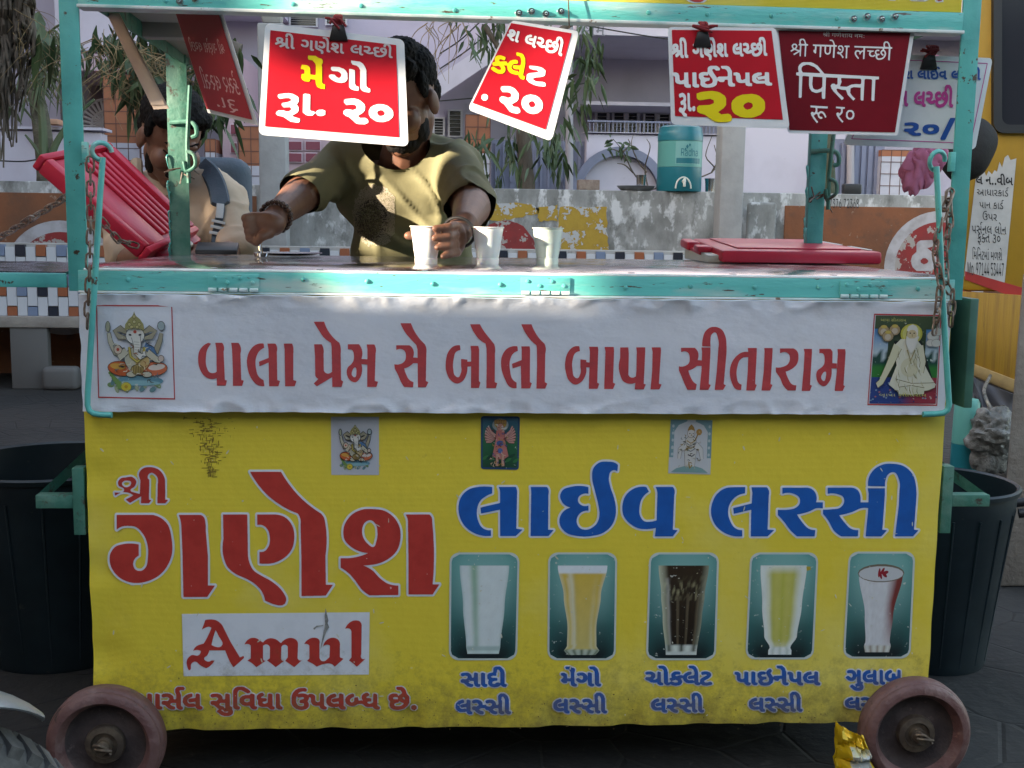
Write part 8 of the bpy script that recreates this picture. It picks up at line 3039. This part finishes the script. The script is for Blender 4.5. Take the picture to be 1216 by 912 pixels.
hexa(bm, [at(1146, 322, YT - .004), at(1240, 349, YT - .004), at(1240, 366, YT - .004), at(1146, 332, YT - .004), at(1146, 322, YT - .001), at(1240, 349, YT - .001), at(1240, 366, YT - .001), at(1146, 332, YT - .001)])
obj('red_stripe', bm, mat('red_stripe_paint', (.42, .03, .025), .5, c2=(.34, .025, .02), scale=10), tk, smooth=False)
bm = BM()


def rpoly(u0, v0, u1, v1, rr_, y, n=6):
    out = []
    for cx_, cy_, a0 in ((u1 - rr_, v0 + rr_, -90), (u1 - rr_, v1 - rr_, 0), (u0 + rr_, v1 - rr_, 90), (u0 + rr_, v0 + rr_, 180)):
        for k in range(n + 1):
            t = rad(a0 + 90 * k / n)
            out.append(at(cx_ + rr_ * math.cos(t), cy_ + rr_ * math.sin(t), y))
    return out


o_, i_ = rpoly(1180, -170, 1330, 158, 13, YT - .02), rpoly(1190, -160, 1320, 148, 9, YT - .02)
for k in range(len(o_)):
    k2 = (k + 1) % len(o_)
    A = [bm.verts.new(p_) for p_ in (o_[k], o_[k2], i_[k2], i_[k])]
    bm.faces.new(A)
    B = [bm.verts.new(p_ + Vector((0, .019, 0))) for p_ in (o_[k], o_[k2])]
    bm.faces.new((A[0], B[0], B[1], A[1]))
recalc(bm)
obj('window_rubber', bm, BLACK, tk)
bm = BM()
bm.faces.new([bm.verts.new(p_ + Vector((0, .012, 0))) for p_ in i_])
recalc(bm)
obj('window', bm, DARKW, tk, smooth=False)
# poster
bm = BM()
rp = random.Random(9)
top = [(1160, 200), (1163, 196), (1165, 205), (1168, 201), (1171, 209), (1174, 203), (1178, 207), (1181, 202), (1184, 204), (1187, 192), (1190, 199), (1193, 187), (1197, 184), (1200, 190), (1207, 188)]
poly_fill(bm, [[at(u, v, YT - .003) for u, v in top + [(1193, 336), (1145, 328)]]])
recalc(bm)
ps = obj('poster', bm, mat('grubby_poster', (.50, .49, .47), .7, c2=(.42, .41, .39), scale=12, spots=(.30, .22, .12), spot_scale=30, spot_lo=.66, spot_hi=.72), tk, smooth=False)
INKB = mat('poster_black_ink', (.025, .025, .025), .7)
for w_, u0, v0, u1, v1 in (('p1', 1159, 205, 1203, 219), ('p2', 1160, 221, 1198, 232), ('p3', 1163, 236, 1192, 247), ('p4', 1167, 250, 1184, 261), ('p5', 1154, 263, 1195, 277), ('p6', 1161, 277, 1188, 291), ('p7', 1155, 293, 1190, 308), ('p8', 1149, 311, 1192, 327)):
    dxx = -(v0 + v1 - 420) * .012
    word_on(w_, ((u0, v0), (u1, v0 + 1.5), (u1 + dxx * 0, v1 + 1.5), (u0, v1)), YT - .0042, INKB, ps)
bm = BM()
box2(bm, (xbk + .02, YT + .03, .12), (at(1150, 470, YT).x + 1.9, YT + 1.2, at(1150, 441, YT).z - .004), .02)
obj('under_body', bm, BLK, tk)
for xx in (at(1150, 470, YT).x + .45, at(1150, 470, YT).x + 1.6):
    bm = BM()
    lathe(bm, [(.10, -.02), (.16, -.03), (.25, -.02), (.28, .02), (.28, .12), (.25, .16), (0, .16)], Mz((xx, YT + .10, .28), (0, -1, 0)), 32)
    lathe(bm, [(0, -.01), (.10, -.0195)], Mz((xx, YT + .10, .28), (0, -1, 0)), 32)
    obj('wheel', bm, BLACK, tk)
# grey tarpaulin hanging under the sill
bm = BM()
nu, nv = 24, 16
V = []
P00, P10, P11, P01 = at(1141, 442, YT - .06), at(1206, 470, YT - .06), at(1204, 540, YT - .08), at(1172, 505, YT - .08)
for j in range(nv + 1):
    row = []
    for i in range(nu + 1):
        u, v = i / nu, j / nv
        p_ = (P00 * (1 - u) + P10 * u) * (1 - v) + (P01 * (1 - u) + P11 * u) * v
        p_ = p_ + Vector((0, -.03 * noise.noise(Vector((u * 4, v * 3, 0))) - .02 * math.sin(u * 9 + v * 2), 0))
        row.append(bm.verts.new(p_))
    V.append(row)
for j in range(nv):
    for i in range(nu):
        bm.faces.new((V[j][i], V[j][i + 1], V[j + 1][i + 1], V[j + 1][i]))
recalc(bm)
bmesh.ops.solidify(bm, geom=bm.faces, thickness=.003)
tag(obj('tarpaulin', bm, mat('grey_tarp', (.10, .095, .10), .7, c2=(.07, .075, .10), scale=4, bump=.3, bscale=20), None, org=P00), 'dusty grey tarpaulin hanging below the mustard truck sill', 'tarpaulin')
# crumpled plastic sack
bm = BM()
cb = at(1178, 520, 1.66)
bmesh.ops.create_icosphere(bm, subdivisions=5, radius=1, matrix=Matrix.Translation(cb) @ Matrix.Diagonal((.072, .06, .108, 1)))
for v in bm.verts:
    d_ = (v.co - cb)
    n1 = noise.noise(Vector((v.co.x * 14 + v.co.z * 18, v.co.y * 14, v.co.z * 24)))
    n2 = abs(noise.noise(Vector((v.co.x * 30 - v.co.z * 26, v.co.y * 30, v.co.z * 50 + 4))))
    v.co = cb + d_ * (1 + .30 * n1 + .22 * n2)
recalc(bm)
tube(bm, curve([cb + Vector((0, 0, .08)), cb + Vector((.01, .10, .14)), at(1176, 446, YT - .05)]), .006, 8)
tag(obj('plastic_sack', bm, mat('crumpled_grey_film', (.14, .14, .13), .25, c2=(.30, .30, .28), scale=14, spots=(.03, .035, .03), spot_scale=22, spot_lo=.58, spot_hi=.66, bump=.8, bscale=45), None, org=cb), 'crumpled grey plastic sack hanging between the truck and the concrete pillar', 'sack')
# second teal jug standing low by the truck
yj2 = 1.75
c = at(1146, 520, yj2)
j2 = root('water_drum', 'two tone turquoise drum half hidden behind the black bin', 'drum', (c.x, yj2, 0))
kk = (yj2 + 2.09) / FPX
M = Mz((c.x, yj2, 0))
zt, zm, zb2 = at(1154, 478, yj2).z, at(1154, 525, yj2).z, .30
bm = BM()
lathe(bm, [(0, 0), (.042, 0), (.044, .01), (.043, zm - .004), (0, zm - .004)], M, 32)
obj('base', bm, mat('drum_teal', (.006, .22, .27), .4), j2)
bm = BM()
lathe(bm, [(0, zm - .003), (.043, zm - .003), (.041, zt), (.035, zt + .012), (0, zt + .014)], M, 32)
obj('drum_body', bm, mat('drum_light', (.13, .46, .40), .4), j2)
# concrete pillar
yc = 1.16
bm = BM()
hexa(bm, [at(1215, 322, yc), at(1215, 322, yc) + Vector((.22, 0, 0)), Vector((1.74, yc, 0)), Vector((at(1184, 706, yc).x, yc, 0)),
          at(1215, 322, yc) + Vector((.115, .2, 0)), at(1215, 322, yc) + Vector((.34, .2, 0)), Vector((1.86, yc + .2, 0)), Vector((at(1184, 706, yc).x + .105, yc + .2, 0))], .012)
for f in bm.faces:
    pass
tag(obj('concrete_pillar', bm, mat('tan_concrete', (.24, .20, .165), .9, c2=(.30, .26, .22), scale=5, bump=.5, bscale=50, spots=(.15, .12, .1), spot_scale=30), None, org=(1.6, yc, 0)), 'rough tan concrete pillar at the right edge beside the black bin', 'pillar')
# black rounded bag hanging on the truck, pink cloth behind the white sign
bm = BM()
cb = at(1150, 178, 1.6)
bmesh.ops.create_icosphere(bm, subdivisions=4, radius=1, matrix=Matrix.Translation(cb) @ Euler((0, rad(20), 0)).to_matrix().to_4x4() @ Matrix.Diagonal((.080, .07, .105, 1)))
for v in bm.verts:
    v.co += (v.co - cb) * (.10 * noise.noise(v.co * 14))
tube(bm, curve([cb + Vector((-.02, 0, .09)), cb + Vector((0, 0, .16)), cb + Vector((.02, .01, .21)), cb + Vector((.03, .35, .26))]), .008, 8)
tag(obj('black_bag', bm, mat('black_cloth', (.012, .011, .011), .8, bump=.3, bscale=40), None, org=cb), 'black rounded bag hanging between the right front post and the truck', 'bag')
bm = BM()
cb = at(1096, 196, .55)
bmesh.ops.create_icosphere(bm, subdivisions=5, radius=1, matrix=Matrix.Translation(cb) @ Euler((0, rad(28), 0)).to_matrix().to_4x4() @ Matrix.Diagonal((.042, .035, .072, 1)))
for v in bm.verts:
    d_ = v.co - cb
    n1 = noise.noise(Vector((v.co.x * 34 + v.co.z * 10, v.co.y * 20, v.co.z * 22 - v.co.x * 12)))
    n2 = abs(noise.noise(Vector((v.co.x * 60 + v.co.z * 22, v.co.y * 30, v.co.z * 26))))
    v.co = cb + d_ * (1 + .26 * n1 - .55 * max(0, .3 - n2))
recalc(bm)
tube(bm, curve([cb + Vector((.02, 0, .055)), cb + Vector((.04, .02, .14)), Vector((cb.x + .06, .66, 1.43))]), .012, 8)
tag(obj('cloth_bundle', bm, mat('pink_cloth', (.52, .16, .27), .85, c2=(.44, .13, .22), scale=12, bump=.25, bscale=30), None, org=cb), 'pink cloth bundle hanging behind the white price sign', 'cloth')

# ------------------------------------------------------------------ small things low in the frame
# yellow snack packet by the right wheel
WRAP = mat('yellow_foil', (.62, .42, .02), .22, metal=.35, c2=(.50, .30, .02), scale=16, spots=(.70, .68, .60), spot_scale=26, spot_lo=.62, spot_hi=.68)
WRAP2 = mat('printed_foil', (.42, .43, .40), .2, metal=.3, c2=(.55, .45, .12), scale=22, spots=(.10, .22, .10), spot_scale=30, spot_lo=.62, spot_hi=.66)
yw = -.055
bm = BM()
q = [at(992, 856, yw), at(1024, 872, yw - .02), at(1042, 940, yw - .06), at(985, 948, yw - .02)]
nu, nv = 18, 22
V = []
for j in range(nv + 1):
    row = []
    for i in range(nu + 1):
        u, v = i / nu, j / nv
        p_ = (q[0] * (1 - u) + q[1] * u) * (1 - v) + (q[3] * (1 - u) + q[2] * u) * v
        cr = abs(noise.noise(Vector((u * 3.2, v * 4.5, 1)))) * .04 + abs(noise.noise(Vector((u * 9, v * 9, 4)))) * .012
        row.append(bm.verts.new(p_ + Vector((.006 * noise.noise(Vector((u * 5, v * 5, 8))), -cr - .012 * math.sin(PI * u), 0))))
    V.append(row)
for j in range(nv):
    for i in range(nu):
        f = bm.faces.new((V[j][i], V[j][i + 1], V[j + 1][i + 1], V[j + 1][i]))
        f.material_index = 1 if (i > 6 and j > 4 and i + j * .2 < 19) else 0
recalc(bm)
bmesh.ops.solidify(bm, geom=bm.faces, thickness=.0012)
tag(obj('snack_packet', bm, [WRAP, WRAP2], None, org=q[3], angle=25), 'crumpled yellow foil packet leaning on the right front wheel', 'packet')
# front of a motorcycle pushing in at the lower left
mc = root('motorcycle', 'front mudguard and tyre of a motorcycle at the lower left corner', 'motorcycle', (-.9, -1.1, 0))
ax_d = Vector((.62, .78, 0)).normalized()           # rolling direction
ctr = at(-116, 1178, -.86)
ctr.z = .25
side = Vector((ax_d.y, -ax_d.x, 0))
TYRE = mat('dusty_tyre', (.05, .048, .046), .8, c2=(.11, .105, .10), scale=20, bump=.2, bscale=60)
MG = mat('silver_mudguard', (.40, .42, .44), .3, metal=.6, c2=(.32, .34, .36), scale=9)


def circ(r_, t, s=0.0):
    return ctr + ax_d * r_ * math.cos(t) + Vector((0, 0, 1)) * r_ * math.sin(t) + side * s


R0 = .232
bm = BM()
n, mseg = 64, 16
RG = []
for i in range(n):
    t = 2 * PI * i / n
    RG.append([bm.verts.new(circ(R0 - .038 + .042 * math.cos(2 * PI * k / mseg), t, .042 * math.sin(2 * PI * k / mseg))) for k in range(mseg)])
for i in range(n):
    for k in range(mseg):
        bm.faces.new((RG[i][k], RG[(i + 1) % n][k], RG[(i + 1) % n][(k + 1) % mseg], RG[i][(k + 1) % mseg]))
for i in range(46):
    t = 2 * PI * i / 46
    for s0, s1, sh_ in ((-.036, -.004, .03), (.004, .036, -.03)):
        P8 = [circ(R0 + .0105 - abs(s_) * .42, t_ + sh_ * abs(s_) / .036, s_) for s_, t_ in ((s0, t), (s1, t), (s1, t + .085), (s0, t + .085))]
        Q8 = [circ(R0 - .012 - abs(s_) * .42, t_ + sh_ * abs(s_) / .036, s_) for s_, t_ in ((s0, t), (s1, t), (s1, t + .085), (s0, t + .085))]
        hexa(bm, P8 + Q8)
obj('tyre', bm, TYRE, mc)
bm = BM()
lathe(bm, [(.16, -.02), (.165, -.02), (.165, .02), (.16, .02), (.16, -.02)], Mz(ctr, side), 48)
for k in range(5):
    tube(bm, [circ(.02, 2 * PI * k / 5), circ(.162, 2 * PI * k / 5)], .014, 8)
lathe(bm, [(0, -.04), (.03, -.04), (.03, .04), (0, .04)], Mz(ctr, side), 24)
obj('rim', bm, MG, mc)
bm = BM()
rows = []
for i in range(29):
    t = rad(160 - 114 * i / 28)
    k = i / 28
    w_ = .056 * (1 if k < .62 else max(.02, math.sqrt(max(0, 1 - ((k - .62) / .38) ** 2))))
    rows.append([bm.verts.new(circ(R0 + .034 + .016 * math.cos(a) * (w_ / .056), t, w_ * math.sin(a))) for a in [rad(-80 + 160 * m_ / 10) for m_ in range(11)]])
for A, B in zip(rows[:-1], rows[1:]):
    for k in range(10):
        bm.faces.new((A[k], A[k + 1], B[k + 1], B[k]))
recalc(bm)
bmesh.ops.solidify(bm, geom=bm.faces, thickness=.003)
obj('mudguard', bm, MG, mc)
bm = BM()
for s in (-1, 1):
    tube(bm, [circ(0, 0, s * .075), ctr - ax_d * .30 + Vector((0, 0, .62)) + side * s * .075], .019, 12)
obj('fork', bm, CHROME, mc)
bm = BM()
tube(bm, curve([ctr - ax_d * .30 + Vector((0, 0, .62)) - side * .075, ctr - ax_d * .36 + Vector((0, 0, .68)) - side * .30]), .012, 10)
tube(bm, curve([ctr - ax_d * .30 + Vector((0, 0, .62)) + side * .075, ctr - ax_d * .36 + Vector((0, 0, .68)) + side * .30]), .012, 10)
tube(bm, [ctr - ax_d * .30 + Vector((0, 0, .62)) - side * .085, ctr - ax_d * .30 + Vector((0, 0, .62)) + side * .085], .02, 10)
obj('handlebar', bm, BLACK, mc)
